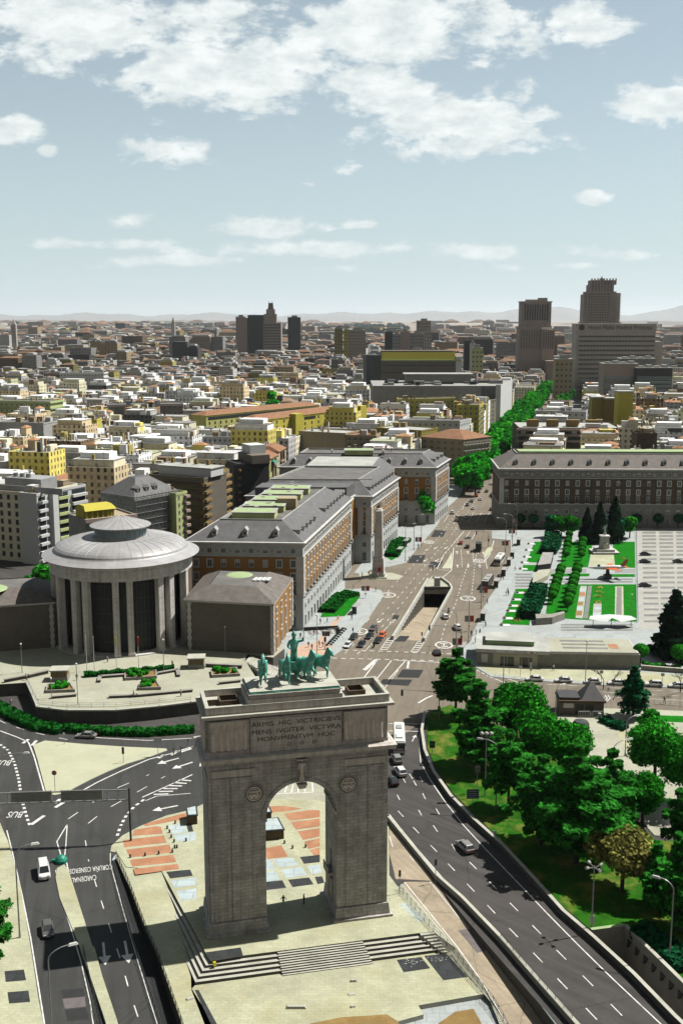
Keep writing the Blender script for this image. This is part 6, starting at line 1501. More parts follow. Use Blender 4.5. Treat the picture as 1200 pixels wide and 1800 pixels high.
ridge('hills',13000,-1500,3300,90,lambda t,r: 10 + 68 * math.sin(PI * t) ** 1.5 * (.7 + .3 * math.sin(t * 9)) + r.uniform(-3,3),'hill_beige',2400)
ridge('hills',15500,-6000,9000,150,lambda t,r: 18 + 28 * math.sin(t * 11) + 16 * math.sin(t * 29) + r.uniform(-4,4) + (26 if t < .45 else 0),'hill_scrub',2400)
# -- vegetation
def quad_at(mb,p,n,s,asp,rnd,mi=0):
 n = n.normalized(); t = n.orthogonal().normalized(); t.rotate(Matrix.Rotation(rnd.uniform(0,2 * PI),3,n)); b_ = n.cross(t)
 a,c = t * s * asp,b_ * s
 mb.add([p - a - c * .6,p + a * .2 - c,p + a + c * .5,p - a * .3 + c],[(0,1,2,3)],mi)
def rv(rnd):
 z = rnd.uniform(-1,1); a = rnd.uniform(0,2 * PI); r = math.sqrt(1 - z * z); return Vector((r * math.cos(a),r * math.sin(a),z))
def crown_round(seed,H,rad,trunk,n,leaf,lobes=11,squash=.9):
 rnd = random.Random(seed); mb = MB(); cz = trunk + (H - trunk) * .5; rz = (H - trunk) * .5; L_ = []
 for k in range(lobes):
  d = rv(rnd); f = rnd.uniform(.35,.72); L_.append((Vector((d.x * rad * f,d.y * rad * f,cz + d.z * rz * f)),rnd.uniform(.24,.5) * rad))
 for k in range(n):
  c,r = rnd.choice(L_); d = rv(rnd); d.z = d.z * .9 + .12; q = rnd.random(); rr = r * (1 - .45 * q * q) * rnd.choice((1,1,1.0,1.18))
  p = c + Vector((d.x * rr,d.y * rr,d.z * rr * squash));
  quad_at(mb,p,d + rv(rnd) * .75,leaf * rnd.uniform(.5,1.5),1.25,rnd)
 return mb
def crown_cedar(seed,H,rad,n,leaf,base=.18,tiers=9,droop=.35,ragged=.3,flat=0):
 rnd = random.Random(seed); mb = MB(); wood = MB()
 for t in range(tiers):
  f = t / (tiers - 1); z = H * (base + (1 - base) * f * .96); R_ = rad * ((1 - f ** 1.35 * .86) if not flat else (.62 + .38 * math.sin(PI * min(1,f * 1.15 + .12)) - .42 * f ** 4)) * rnd.uniform(1 - ragged,1.08); nb = 7 if f < .7 else 5; a0 = rnd.uniform(0,6)
  for b_ in range(nb):
   a = a0 + 2 * PI * b_ / nb + rnd.uniform(-.3,.3); Rb = R_ * rnd.uniform(.6,1.1); dz = rnd.uniform(-.04,.1) * H * .3
   tip = Vector((math.cos(a) * Rb,math.sin(a) * Rb,z + dz - droop * Rb * .25)); st_ = Vector((0,0,z - .3))
   wood.cyl(st_,tip * .8 + st_ * .2,.10 + .012 * H * (1 - f) * .5,.03,4)
   m_ = int(n / (tiers * nb) * (1.25 - .5 * f))
   for k in range(m_):
    s = rnd.random() ** .55; w_ = .21 * Rb * (1.15 - abs(s - .62) * 1.3) + .2
    side = rnd.uniform(-1,1) * w_; hang = rnd.random() ** 2 * droop * 2.2 * (0.5 + s)
    p = st_.lerp(tip,s) + Vector((-math.sin(a) * side,math.cos(a) * side,.25 - hang + .12 * (1 - abs(side) / w_)))
    nn = Vector((rnd.uniform(-.5,.5),rnd.uniform(-.5,.5),1)) if hang < .35 else Vector((math.cos(a) + rnd.uniform(-.6,.6),math.sin(a) + rnd.uniform(-.6,.6),.35))
    quad_at(mb,p,nn,leaf * rnd.uniform(.6,1.25),1.6,rnd)
 return mb,wood
def crown_cone(seed,H,rad,n,leaf,base=.05):
 rnd = random.Random(seed); mb = MB()
 for k in range(n):
  f = rnd.random() ** .8; z = H * (base + (1 - base) * f); r = rad * (1 - f) ** .75 * (1 + .18 * math.sin(z * 3.1 + 5 * math.sin(z))) * rnd.uniform(.72,1.05) + .1; a = rnd.uniform(0,2 * PI)
  quad_at(mb,Vector((r * math.cos(a),r * math.sin(a),z)),Vector((math.cos(a),math.sin(a),.5)) + rv(rnd) * .5,leaf * rnd.uniform(.6,1.2),1.3,rnd)
 return mb
def trunk_mb(H,r,lean=0.0,forks=3,seed=1,spread=.3):
 rnd = random.Random(seed); m = MB(); pts = [(0,0,-.2),(lean * .3,.05,H * .35),(lean,0,H * .72),(lean * 1.2,.1,H)]; m.tube(pts,[r * 1.25,r,r * .6,r * .2],8)
 for k in range(forks):
  a = 2 * PI * k / max(1,forks) + rnd.uniform(0,1); z = H * rnd.uniform(.35,.6); m.tube([(lean * .5,0,z),(math.cos(a) * H * spread * .5,math.sin(a) * H * spread * .5,z + H * .2),(math.cos(a) * H * spread,math.sin(a) * H * spread,z + H * .36)],[r * .5,r * .35,r * .1],6)
 return m
KT = {}
def kind_round(key,seed,H,rad,trunk,n,leaf,m,lobes=11):
 KT[key] = (crown_round(seed,H,rad,trunk,n,leaf,lobes).mesh('crown',M[m]),trunk_mb(H * .8,.035 * H * .6 + .05,.2,4,seed).mesh('trunk',M['bark']))
kind_round('broad',3,14,6.0,3.0,17000,.21,'leaf',30); kind_round('broad2',9,12,5.2,2.6,14000,.21,'leaf',26)
kind_round('street',5,15,5.6,2.5,2300,.62,'leaf_street',15); kind_round('street2',6,14,5.4,2.0,2300,.62,'leaf_lime',14); kind_round('street3',7,16,5.2,2.5,2300,.62,'leaf_street',12)
kind_round('small',12,8,3.4,2.0,1800,.45,'leaf_dark',9); kind_round('smallg',13,9,4.2,2.0,2500,.42,'leaf',9)
kind_round('brown',15,9,4.6,2.2,9000,.19,'leaf_brown',18)
for key,seed,H,rad,n,leaf,base,tiers,m in (('cedar',21,20,9.0,15000,.27,.24,7,'leaf_cedar'),('cedar2',22,18,6.0,11500,.25,.22,8,'leaf_cedar'),('cedar3',23,15,7.0,8500,.27,.4,5,'leaf_cedar'),('fir',24,17,6.0,6000,.45,.08,12,'leaf_black'),('thin',25,13,5.5,2600,.34,.25,9,'leaf_dark')):
 c_,w_ = crown_cedar(seed,H,rad,n,leaf,base,tiers,flat=key.startswith('cedar')); w_.tube([(0,0,-.2),(.1,0,H * .5),(0,0,H * .97)],[.022 * H,.015 * H,.04],8)
 KT[key] = (c_.mesh('crown',M[m]),w_.mesh('trunk',M['bark']))
KT['cypress'] = (crown_cone(31,18,4.2,4200,.5).mesh('crown',M['leaf_black']),MB().cyl((0,0,-.2),(0,0,15),.3,.08,7).mesh('trunk',M['bark']))
_b = MB(); _r = random.Random(5)
for k in range(900): d = rv(_r); quad_at(_b,Vector((d.x * 1.35,d.y * 1.35,2.6 + d.z * 1.15)),d + rv(_r) * .4,.17,1.2,_r)
KT['ball'] = (_b.mesh('crown',M['leaf']),MB().cyl((0,0,0),(0,0,2.2),.1,.08,6).mesh('trunk',M['bark']))
KT['ballbig'] = (KT['ball'][0].copy(),KT['ball'][1]); KT['ballbig'][0].materials[0] = M['leaf_dark']
def bare(seed):
 rnd = random.Random(seed); m = MB()
 def br(p,d,l,r,dep):
  q = p + d * l; m.cyl(p,q,r,r * .65,5,0,False)
  if dep:
   for _ in range(3): nd = (d + rv(rnd) * .62); nd.z = abs(nd.z) * .8 + .15; br(q,nd.normalized(),l * rnd.uniform(.6,.85),r * .6,dep - 1)
 br(Vector((0,0,0)),Vector((0,0,1)),2.0,.12,4); return m
KT['bare'] = (None,bare(3).mesh('trunk',M['bark']))
def tree(key,name,label,px,py,H=None,rz=0,group=None,cat='tree',sx=1.0,z=0.12,h0=None,pos=None):
 x,y = pos if pos else G(px,py); t = thing(name,label,cat,(x,y,z),rz,group)
 cr,tr = KT[key]; base = {'broad': 14,'broad2': 12,'street': 15,'street2': 14,'street3': 16,'small': 8,'smallg': 9,'brown': 9,'cedar': 20,'cedar2': 18,'cedar3': 15,'fir': 17,'thin': 13,'cypress': 18,'ball': 3.8,'ballbig': 3.8,'bare': 7}[key]
 s = (H / base) if H else 1.0; t.scale = (s * sx,s * sx,s)
 if cr: link(cr,'crown',t)
 link(tr,'trunk',t); return t
GP = 'trees of the park beside the motorway'
tree('cedar3','cedar_tree','tall open cedar at the tip of the park, nearest the avenue crossing',800,1262,16.5,.3,GP)
tree('cedar2','cedar_tree','drooping dark cedar behind the ball-headed lamp on the motorway lawn',838,1352,19,1.0,GP,sx=1.15)
tree('broad','broadleaf_tree','largest bright green round tree, top of the park by the taxi street',905,1318,15.5,0,GP)
tree('broad2','broadleaf_tree','bright green tree, second from the taxi street, touching the largest one',948,1352,13.5,1.2,GP)
tree('broad2','broadleaf_tree','bright green tree behind the top of the great dark cedar',1000,1372,13.5,2.2,GP)
tree('cedar3','cedar_tree','cedar with a bare lower trunk beside the curved street lamp on the lawn',893,1424,15.5,2.0,GP,sx=.85)
tree('cedar','cedar_tree','greatest dark cedar with wide flat tiers, middle of the park',1012,1520,22,.5,GP,sx=1.05)
tree('cedar','cedar_tree','dark cedar left of the greatest one, shading the motorway',950,1488,17,2.1,GP,sx=.9)
tree('cedar','cedar_tree','dark cedar right of the greatest one, behind the small bright tree',1070,1476,17,3.6,GP,sx=.95)
tree('broad2','broadleaf_tree','small bright tree right of the great cedars, by the park fence',1128,1450,10.5,.4,GP)
tree('brown','weeping_tree','yellow-brown weeping tree between the great cedar and the right edge',1092,1572,10.5,0,GP,sx=1.1)
tree('cedar2','cedar_tree','cedar beside the curved lamp at the lower right edge',1192,1640,16,1.7,GP)
tree('cedar2','cedar_tree','small dark cedar just right of the yellow-brown tree',1150,1596,11,.7,GP)
tree('cedar3','cedar_tree','dark cedar cut by the right edge below the plaza fence',1212,1520,15,2.7,GP)
tree('broad','broadleaf_tree','big bright tree at the right edge, nearer the stone plaza',1150,1380,13.5,1.7,GP)
tree('broad','broadleaf_tree','big bright tree cut by the right edge above the park fence',1215,1420,14.5,3.0,GP)
tree('broad','broadleaf_tree','bright tree beyond the right edge by the plaza',1290,1400,13,.5,GP); tree('cedar','cedar_tree','dark cedar beyond the right edge over the lawn',1300,1600,17,1.5,GP)
tree('thin','cedar_tree','thin see-through cedar behind the pyramid-roofed kiosk',1112,1262,12.5,0,GP)
tree('smallg','broadleaf_tree','low bright bush tree at the foot of the thin cedar',1140,1290,6,0,GP)
tree('fir','fir_tree','black-green fir at the right edge beside the low concrete station',1182,1155,19,0,'trees of the upper park',sx=1.1)
tree('ball','clipped_tree','clipped round tree at the right end of the low station wall',1125,1170,6,0,'trees of the upper park')
tree('ball','clipped_tree','clipped round tree at the right edge under the black fir',1192,1175,6.5,0,'trees of the upper park')
for i,(px,py,H) in enumerate([(1060,1212,8),(1195,1218,8.5),(1078,1208,6.5)]): tree('bare','bare_tree',['leafless tree by the taxis, left of the thin cedar','leafless tree by the taxis at the right edge','smaller leafless tree behind the thin cedar'][i],px,py,H,i)
for i,(px,py,k,H,l) in enumerate([(1030,956,'cypress',15,'dark conifer left of the white statue, leftmost of three'),(1052,955,'cypress',17,'dark conifer directly behind the white statue'),(1078,953,'cypress',19,'tallest dark conifer right of the white statue'),
  (966,945,'small',10.5,'dull green tree leftmost before the long ministry'),(986,946,'smallg',9.5,'bright small tree between the clipped rows and the ministry'),(1004,946,'smallg',10,'bright small tree left of the conifers'),(1106,946,'smallg',9.5,'bright small tree right of the conifers'),(1092,945,'small',9,'dull small tree touching the tallest conifer')]):
 tree(k,'conifer' if k == 'cypress' else 'broadleaf_tree',l,px,py,H,i,'trees of the upper park')
for i,px in enumerate((914,937,1118,1156,1192)): tree('ballbig','clipped_tree','dark clipped round tree against the foot of the long ministry front',px,929,6.5,i,'clipped trees at the ministry foot')
def rows(a,b_,n,H,lab,g):
 for k in range(n):
  t = k / (n - 1); tree('ball','clipped_tree',lab,a[0] + (b_[0] - a[0]) * t,a[1] + (b_[1] - a[1]) * t,H * (1 + .06 * math.sin(k * 2.3)),k,g)
rows((1001,944),(994,986),7,4.2,'clipped round tree in the left row of the upper lawn','left clipped row, upper lawn'); rows((1025,956),(1021,986),6,4.2,'clipped round tree in the row beside the statue path','right clipped row, upper lawn')
rows((986,1012),(970,1062),8,4.6,'clipped round tree in the left row of the lower lawn','left clipped row, lower lawn'); rows((1015,1010),(997,1075),9,4.8,'clipped round tree in the row beside the inlaid paving','right clipped row, lower lawn')
tree('street','plane_tree','round tree standing alone before the brick end block at the avenue',745,921,16.5,0,sx=.85)
tree('smallg','broadleaf_tree','green tree left of the rotunda at the foot of the white block',52,1046,13,0,pos=(-98,345))
tree('smallg','broadleaf_tree','thin green tree in the side street below the lit yellow row',425,880,12,0,pos=(-38,425))
x0_,y0_ = G(-34,1700); tree('cedar2','cedar_tree','cedar boughs reaching in at the left edge beside the road',-34,1700,16,.4,sx=1.0)
AV = 'trees lining the avenue'
sdv = Vector((143,537)).normalized(); sn_ = Vector((-sdv.y,sdv.x)); base_ = Vector(G(822,872)); end_ = Vector(G(957,700)); dirA = (end_ - base_).normalized(); LA = (end_ - base_).length; nA = Vector((-dirA.y,dirA.x)); rt = random.Random(2)
k = 0; s_ = 2.0
while s_ < LA + 120:
 for off,pr_ in ((3.5,1.0),(-3.0,.85),(10.0,.6 if s_ > 30 else 0),(-25,.45 if s_ > 170 else 0),(-31,.25 if s_ > 260 else 0)):
  if rt.random() < pr_:
   p = base_ + dirA * (s_ + rt.uniform(-1.5,1.5)) + nA * (off + rt.uniform(-1,1)); pxx = 600 + F * p.x / (p.y * _c + CAM_H * _s)
   tree(rt.choice(['street','street2','street3']),'plane_tree','bright green plane tree in the dense line along the avenue' if off > -10 else 'bright green plane tree on the right side of the far avenue',0,0,rt.uniform(13,17.5) * (1.08 if s_ < 60 else 1),rt.uniform(0,6),AV if off > -10 else 'trees on the right of the far avenue',pos=(p.x,p.y))
 s_ += rt.uniform(7.5,9.5) * (1 + s_ / 900)
for i,(px,py,Y,H,l) in enumerate([(572,664,1500,17,'dark green tree by the blue glass tower'),(450,818,470,9,'olive bush at the foot of the lit yellow row'),(480,722,900,26,'leafy creeper-green tree between the two long yellow houses'),(800,610,0,0,'')][:3]):
 xx = XW(px,Y,20); tree('street3','broadleaf_tree',l,0,0,H + (8 if i != 1 else 0),i,pos=(xx,Y))
wd = MB(); rw = random.Random(77)
for k in range(2600):
 Y = rw.uniform(4600,7200) if k % 3 else rw.uniform(7200,12500); x = rw.uniform(-.36,-.06 if Y < 7200 else .06) * Y; s = rw.uniform(9,17) * (Y / 5200); d = rv(rw)
 wd.ball((x,Y,s * .5),s * rw.uniform(.7,1.3),6,4,0,rw.uniform(.6,1.0))
tag(stuff(wd.build('distant_wood',M['leaf_black'])),'dark wooded park and tree belts on the left horizon','wood')
def hedge(name,label,pts,w,h,m='hedge',z=0.0,dens=26,leaf=.2,group=None,cat='hedge',zfix=None,seed=1):
 rnd = random.Random(seed); q = [Vector(p) for p in pts]; o = q[0]; root = thing(name,label,cat,(o.x,o.y,z),0,group); mb = MB(); core = MB()
 for i in range(len(q) - 1):
  d = q[i + 1] - q[i]; L_ = d.length; d.normalize(); n = Vector((-d.y,d.x)); a = math.atan2(d.y,d.x)
  for k in range(int(L_ * w * dens + L_ * h * dens)):
   s = rnd.uniform(0,L_); t = rnd.uniform(-.5,.5) * w; top_ = rnd.random() < .55; hh = h * (.85 + .3 * math.sin(s * 1.7 + i) * .5 + rnd.uniform(-.1,.15))
   if top_: p = (q[i] - o) + d * s + n * t; P3 = Vector((p.x,p.y,hh)); nn = Vector((0,0,1))
   else: sg = rnd.choice((-1,1)); p = (q[i] - o) + d * s + n * sg * w * .5; P3 = Vector((p.x,p.y,rnd.uniform(.1,hh))); nn = Vector((n.x * sg,n.y * sg,.3))
   quad_at(mb,P3,nn + rv(rnd) * .7,leaf * rnd.uniform(.7,1.4),1.2,rnd)
  mid = ((q[i] + q[i + 1]) / 2) - o; core.cbox(mid.x,mid.y,0,L_,w * .8,h * .75,a)
 mb.build('foliage',M[m],root); core.build('twig_core',M['leaf_black'],root); return root
P2 = lambda l,z=0: [G(x,y,z) for x,y in l]
hedge('hedge','low ragged hedge bed curving under the plaza wall, left part',P2([(-15,1240),(25,1262),(65,1280),(110,1287)]),3.6,1.2,'hedge',seed=2,dens=18,leaf=.3)
hedge('hedge','low ragged hedge bed curving under the plaza wall, right part',P2([(115,1285),(180,1290),(260,1292),(340,1286)]),2.6,1.3,'hedge',seed=3,dens=20,leaf=.3)
hedge('hedge','clipped dark hedge strip behind the long plaza planter',P2([(148,1190),(230,1184),(306,1177)],ZP),1.6,1.2,z=ZP,seed=4,dens=30)
hedge('shrub_bed','bright shrubs in the avenue garden bed beside the white stone wall',P2([(574,1078),(600,1052),(622,1046)]),5,1.3,z=.2,seed=5,dens=14,leaf=.35); hedge('shrub_bed','bright shrubs in the farther garden bed by the obelisk',P2([(688,980),(698,958),(712,952)]),5,1.5,z=.2,seed=6,dens=10,leaf=.45)
hedge('hedge','dark shrubs in a dense strip at the left of the upper lawn',P2([(970,945),(972,960),(962,975)]),6,3.0,'leaf_dark',seed=7,dens=9,leaf=.45)
hedge('hedge','dark shrubs beside the sloping wall of the lower lawn',P2([(946,1040),(942,1055),(932,1078),(930,1090)]),5.5,3.0,'leaf_dark',seed=8,dens=9,leaf=.45)
hedge('hedge','low hedge under the clipped tree at the station wall',P2([(1128,1172),(1160,1176),(1195,1180)]),1.6,1.2,'leaf',seed=9,dens=20,leaf=.25)
hedge('shrub_bed','dark shrub bed at the edge of the stone plaza behind the kiosk',P2([(1060,1268),(1080,1278),(1100,1284)]),2.6,1.3,'leaf_dark',seed=10,dens=14,leaf=.28)
hedge('hedge','dark undergrowth along the right wall of the underpass',P2([(1120,1640),(1160,1665),(1210,1710)]),4,1.5,'leaf_dark',seed=12,dens=10,leaf=.3)
# -- vehicles
def vehicle(kind,paint):
 """nose towards +x, wheels on z=0; parts are separate meshes"""
 D = {'sedan': dict(L=4.5,W=1.78,H=1.44,b=.82,g=[(-2.0,-.55 - .75),(-1.15,0),(.35,0),(1.25,0)]),'suv': dict(L=4.5,W=1.84,H=1.66,b=.95,g=None),'hatch': dict(L=4.0,W=1.74,H=1.48,b=.85,g=None),'van': dict(L=5.0,W=1.95,H=2.05,b=1.15,g=None)}[kind]
 L_,Wd,H_,bl = D['L'],D['W'],D['H'],D['b']; h = L_ / 2; w = Wd / 2
 prof = {'sedan': [(-h,.45,bl - .08),(-h + .12,.3,bl + .06),(-h + .8,.25,bl + .1),(-.9,.22,bl + .08),(1.1,.22,bl + .04),(h - .6,.25,bl - .1),(h - .15,.3,bl - .2),(h,.42,bl - .3)],
   'suv': [(-h,.5,bl),(-h + .1,.35,bl + .1),(-.9,.28,bl + .1),(.9,.28,bl + .08),(h - .6,.3,bl),(h - .12,.35,bl - .12),(h,.5,bl - .25)]}
 prof['hatch'] = prof['sedan'] if kind == 'sedan' else [(-h,.45,bl),(-h + .1,.3,bl + .1),(-.8,.24,bl + .08),(.9,.24,bl + .04),(h - .5,.26,bl - .08),(h - .12,.3,bl - .18),(h,.42,bl - .28)]
 prof['van'] = [(-h,.45,bl + .1),(-h + .1,.3,bl + .2),(0,.26,bl + .2),(1.5,.26,bl + .1),(h - .3,.3,bl - .1),(h - .05,.36,bl - .25),(h,.45,bl - .35)]
 P_ = prof[kind]; b = MB(); vs = []
 for i,(x,zb,zt) in enumerate(P_):
  e = .82 if i in (0,len(P_) - 1) else .93 if i in (1,len(P_) - 2) else 1.0; ww = w * e
  vs += [(x,-ww * .88,zb),(x,-ww,zb + .18),(x,-ww,zt - .16),(x,-ww * .86,zt),(x,ww * .86,zt),(x,ww,zt - .16),(x,ww,zb + .18),(x,ww * .88,zb)]
 fs = []
 for i in range(len(P_) - 1):
  for j in range(8): a,c = i * 8 + j,i * 8 + (j + 1) % 8; fs.append((a,a + 8,c + 8,c))
 fs += [tuple(range(8)),tuple(reversed(range((len(P_) - 1) * 8,len(P_) * 8)))]
 b.add(vs,fs)
 cb = {'sedan': ((-1.75,1.2),(-1.05,.35)),'suv': ((-2.15,1.15),(-1.75,.35)),'hatch': ((-1.9,1.05),(-1.45,.3)),'van': ((-2.45,1.75),(-2.3,.95))}[kind]
 zb,zt = bl + .06,H_; wb,wt = w * .86,w * .70
 (x0,x1),(u0,u1) = cb
 cab = MB().add([(x0,-wb,zb),(x1,-wb,zb),(x1,wb,zb),(x0,wb,zb),(u0,-wt,zt - .05),(u1,-wt,zt - .05),(u1,wt,zt - .05),(u0,wt,zt - .05)],[(0,1,5,4),(1,2,6,5),(2,3,7,6),(3,0,4,7)],0)
 rf = [(u0,-wt,zt - .05),(u1,-wt,zt - .05),(u1,wt,zt - .05),(u0,wt,zt - .05),(u0 + .1,-wt + .12,zt),(u1 - .15,-wt + .12,zt),(u1 - .15,wt - .12,zt),(u0 + .1,wt - .12,zt)]
 b.add(rf,[(0,1,5,4),(1,2,6,5),(2,3,7,6),(3,0,4,7),(4,5,6,7)])
 for xa,ua in ((x0,u0),(x0 + (x1 - x0) * .36,u0 + (u1 - u0) * .36),(x0 + (x1 - x0) * .68,u0 + (u1 - u0) * .72),(x1,u1)):
  for s in (-1,1): b.cyl((xa,s * wb * 1.01,zb),(ua,s * wt * 1.02,zt - .05),.045,.04,4)
 if kind == 'van':
  for s in (-1,1): b.add([(x0,s * wb * 1.015,zb),(.3,s * wb * 1.015,zb),(.1,s * wt * 1.02,zt - .06),(u0,s * wt * 1.02,zt - .06)],[(0,1,2,3)])
 parts = [('body',b.mesh('body',M[paint]),None),('windows',cab.mesh('windows',M['car_glass']),None)]
 wl = MB().cyl((0,-.1,0),(0,.1,0),.33,.33,14); rim = MB().cyl((0,-.115,0),(0,.115,0),.2,.2,10)
 wm_,rm_ = wl.mesh('wheel',M['rubber']),rim.mesh('rim',M['metal_grey'])
 hl = MB().box(-.05,.04,-.2,.2,-.08,.08).mesh('headlight',M['lamp_white']); tl = MB().box(-.03,.05,-.17,.17,-.12,.12).mesh('taillight',M['rail_lamp'])
 pl = MB().box(-.02,.02,-.26,.26,-.06,.06).mesh('number_plate',M['sign_white'])
 return dict(parts=parts,wheel=(wm_,rm_),w=w,h=h,bl=bl,hl=hl,tl=tl,pl=pl)
VK = {}
def car(kind,paint,label,px,py,head,group=None,cat='car',name='parked_car',pos=None,z=.012,full=True):
 k = (kind,paint)
 if k not in VK: VK[k] = vehicle(*k)
 v = VK[k]; x,y = pos if pos else G(px,py); t = thing(name,label,cat,(x,y,z),head,group)
 for nm,me,_ in v['parts']: link(me,nm,t)
 for sx in (-1,1):
  for sy in (-1,1):
   q = link(v['wheel'][0],'wheel',t,(sx * v['h'] * .6,sy * (v['w'] - .1),.33))
   if full: link(v['wheel'][1],'rim',q)
 for sy in (-1,1):
  link(v['hl'],'headlight',t,(v['h'] - .06,sy * v['w'] * .66,v['bl'] - .24)); link(v['tl'],'taillight',t,(-v['h'] + .02,sy * v['w'] * .70,v['bl'] - .14))
 link(v['pl'],'number_plate',t,(v['h'] + .01,0,.45)); return t
up_,dn_ = R(80),R(-101)
mway = ang_of((762,1492),(704,1431))
car('suv','car_silver','grey estate car alone in the right lane of the motorway',817,1494,mway,name='moving_car')
car('suv','car_silver','silver car just behind the white bus on the motorway',697,1339,R(97),name='moving_car'); car('suv','car_white','white car third in line behind the bus on the motorway',703,1361,R(104),name='moving_car'); car('hatch','car_black','black car half hidden by the arch, last behind the bus',690,1378,R(104),name='moving_car')
car('sedan','car_silver','silver saloon driving left on the curve under the plaza hedge',152,1297,R(174),name='moving_car')
car('van','car_white','white van on the left carriageway, above the grey hatchback',77,1538,ang_of((70,1500),(80,1570)),cat='van',name='van'); car('hatch','car_grey','dark grey hatchback on the left carriageway below the white van',84,1640,ang_of((80,1600),(90,1680)),name='moving_car')
q_ = R(-108)
for k_,p_,px,py,l in (('sedan','car_white',611,1137,'white saloon first at the crossing, nearest the left pavement'),('hatch','car_black',621,1123,'dark car behind the white saloon at the crossing'),('hatch','car_black',635,1136,'black hatchback in the second lane at the crossing'),('sedan','car_black',649,1121,'black car second in the middle lane behind the hatchback'),('sedan','car_grey',656,1107,'dark grey car last of the queue at the crossing'),('hatch','orange_paint',671,1120,'orange car beside the ramp parapet'),('hatch','car_black',664,1129,'black car just ahead of the orange one')):
 car(k_,p_,l,px,py,q_,'cars queuing at the crossing',name='moving_car')
car('hatch','car_white','white car beside the right parapet of the tunnel ramp',782,1087,R(97),name='moving_car'); car('suv','car_white','white van-like car right of the tunnel ramp by the lamp',803,1106,R(96),name='moving_car'); car('sedan','car_black','black car arriving at the crossing right of the ramp',768,1150,R(97),name='moving_car')
car('sedan','car_red','dark red car left of three crossing the junction before the ministry',809,956,R(80),name='moving_car'); car('sedan','car_black','black car between the red car and the dark lorry',821,963,R(80),name='moving_car')
ST = 'cars along the upper avenue'
for i,(k_,p_,px,py,l) in enumerate([('suv','car_white',795,903,'white car alone at the left of the upper avenue, beside the brick end block'),('sedan','car_white',820,911,'white car entering the ministry shadow'),('sedan','car_grey',802,916,'dark grey car lowest in the upper avenue'),('sedan','car_white',831,895,'white saloon just above the ministry shadow'),('suv','car_silver',821,889,'silver car left of the white saloon'),('sedan','car_silver',828,882,'silver saloon behind a motorbike in the upper avenue'),('hatch','orange_paint',837,873,'orange-red car in the upper avenue'),('sedan','car_white',844,879,'white car right of the orange-red one'),('hatch','car_silver',841,866,'silver car behind the orange-red one'),('sedan','car_white',848,855,'white car fourth from the tree end'),('sedan','car_white',863,852,'white car alone in the right lane by the ministry corner'),('sedan','car_black',861,841,'black car by the ministry corner'),('hatch','car_grey',870,843,'grey car farthest right by the ministry corner'),('sedan','car_grey',855,865,'grey car at the edge of the ministry shadow'),('hatch','car_black',843,860,'black car between two silver ones'),('van','car_white',833,853,'white van half under the avenue trees'),('sedan','car_black',863,872,'dark car inside the ministry shadow'),('hatch','car_black',863,897,'dark car deep in the ministry shadow')]):
 car(k_,p_,l,px,py,R(78),ST,name='moving_car',full=False)
rr = random.Random(8)
for i in range(22):
 s = 60 + i * 17 + rr.uniform(-4,4); p = base_ + dirA * s + nA * rr.choice([-10.5,-14,-18]); car(rr.choice(['sedan','hatch','suv']),rr.choice(['car_white','car_silver','car_black','car_white','car_grey']),'small car far up the avenue between the plane trees',0,0,math.atan2(dirA.y,dirA.x),'cars far up the avenue',name='moving_car',pos=(p.x,p.y),full=False)
TX = ang_of((940,1197),(1190,1208))
for i,(px,k_) in enumerate([(939,'sedan'),(990,'sedan'),(1041,'sedan'),(1083,'sedan'),(1148,'suv'),(1190,'sedan')]):
 t = car(k_,'car_white',['white taxi first of the rank, leftmost','white taxi second from the left of the rank','white taxi third from the left, behind the bush','white taxi half hidden by the leafless tree','white estate taxi between the leafless trees','white taxi at the right edge of the photo'][i],px,1197 + (px - 940) * .047,TX + PI,'taxis on the rank','taxi','taxi'); link(MB().box(-.1,.1,-.25,.25,0,.12).mesh('roof_sign',M['sign_white']),'roof_sign',t,(-.3,0,1.44 if k_ == 'sedan' else 1.66))
for i,(px,py) in enumerate([(1134,977),(1133,990),(1192,990),(1133,1032)]): car('sedan','car_black',['black car parked on the forecourt, topmost of the left pair','black car parked on the forecourt, lower of the left pair','black car parked at the right edge of the forecourt','black car parked alone, lowest on the forecourt'][i],px,py,R(2),'cars parked on the ministry forecourt',z=.16)
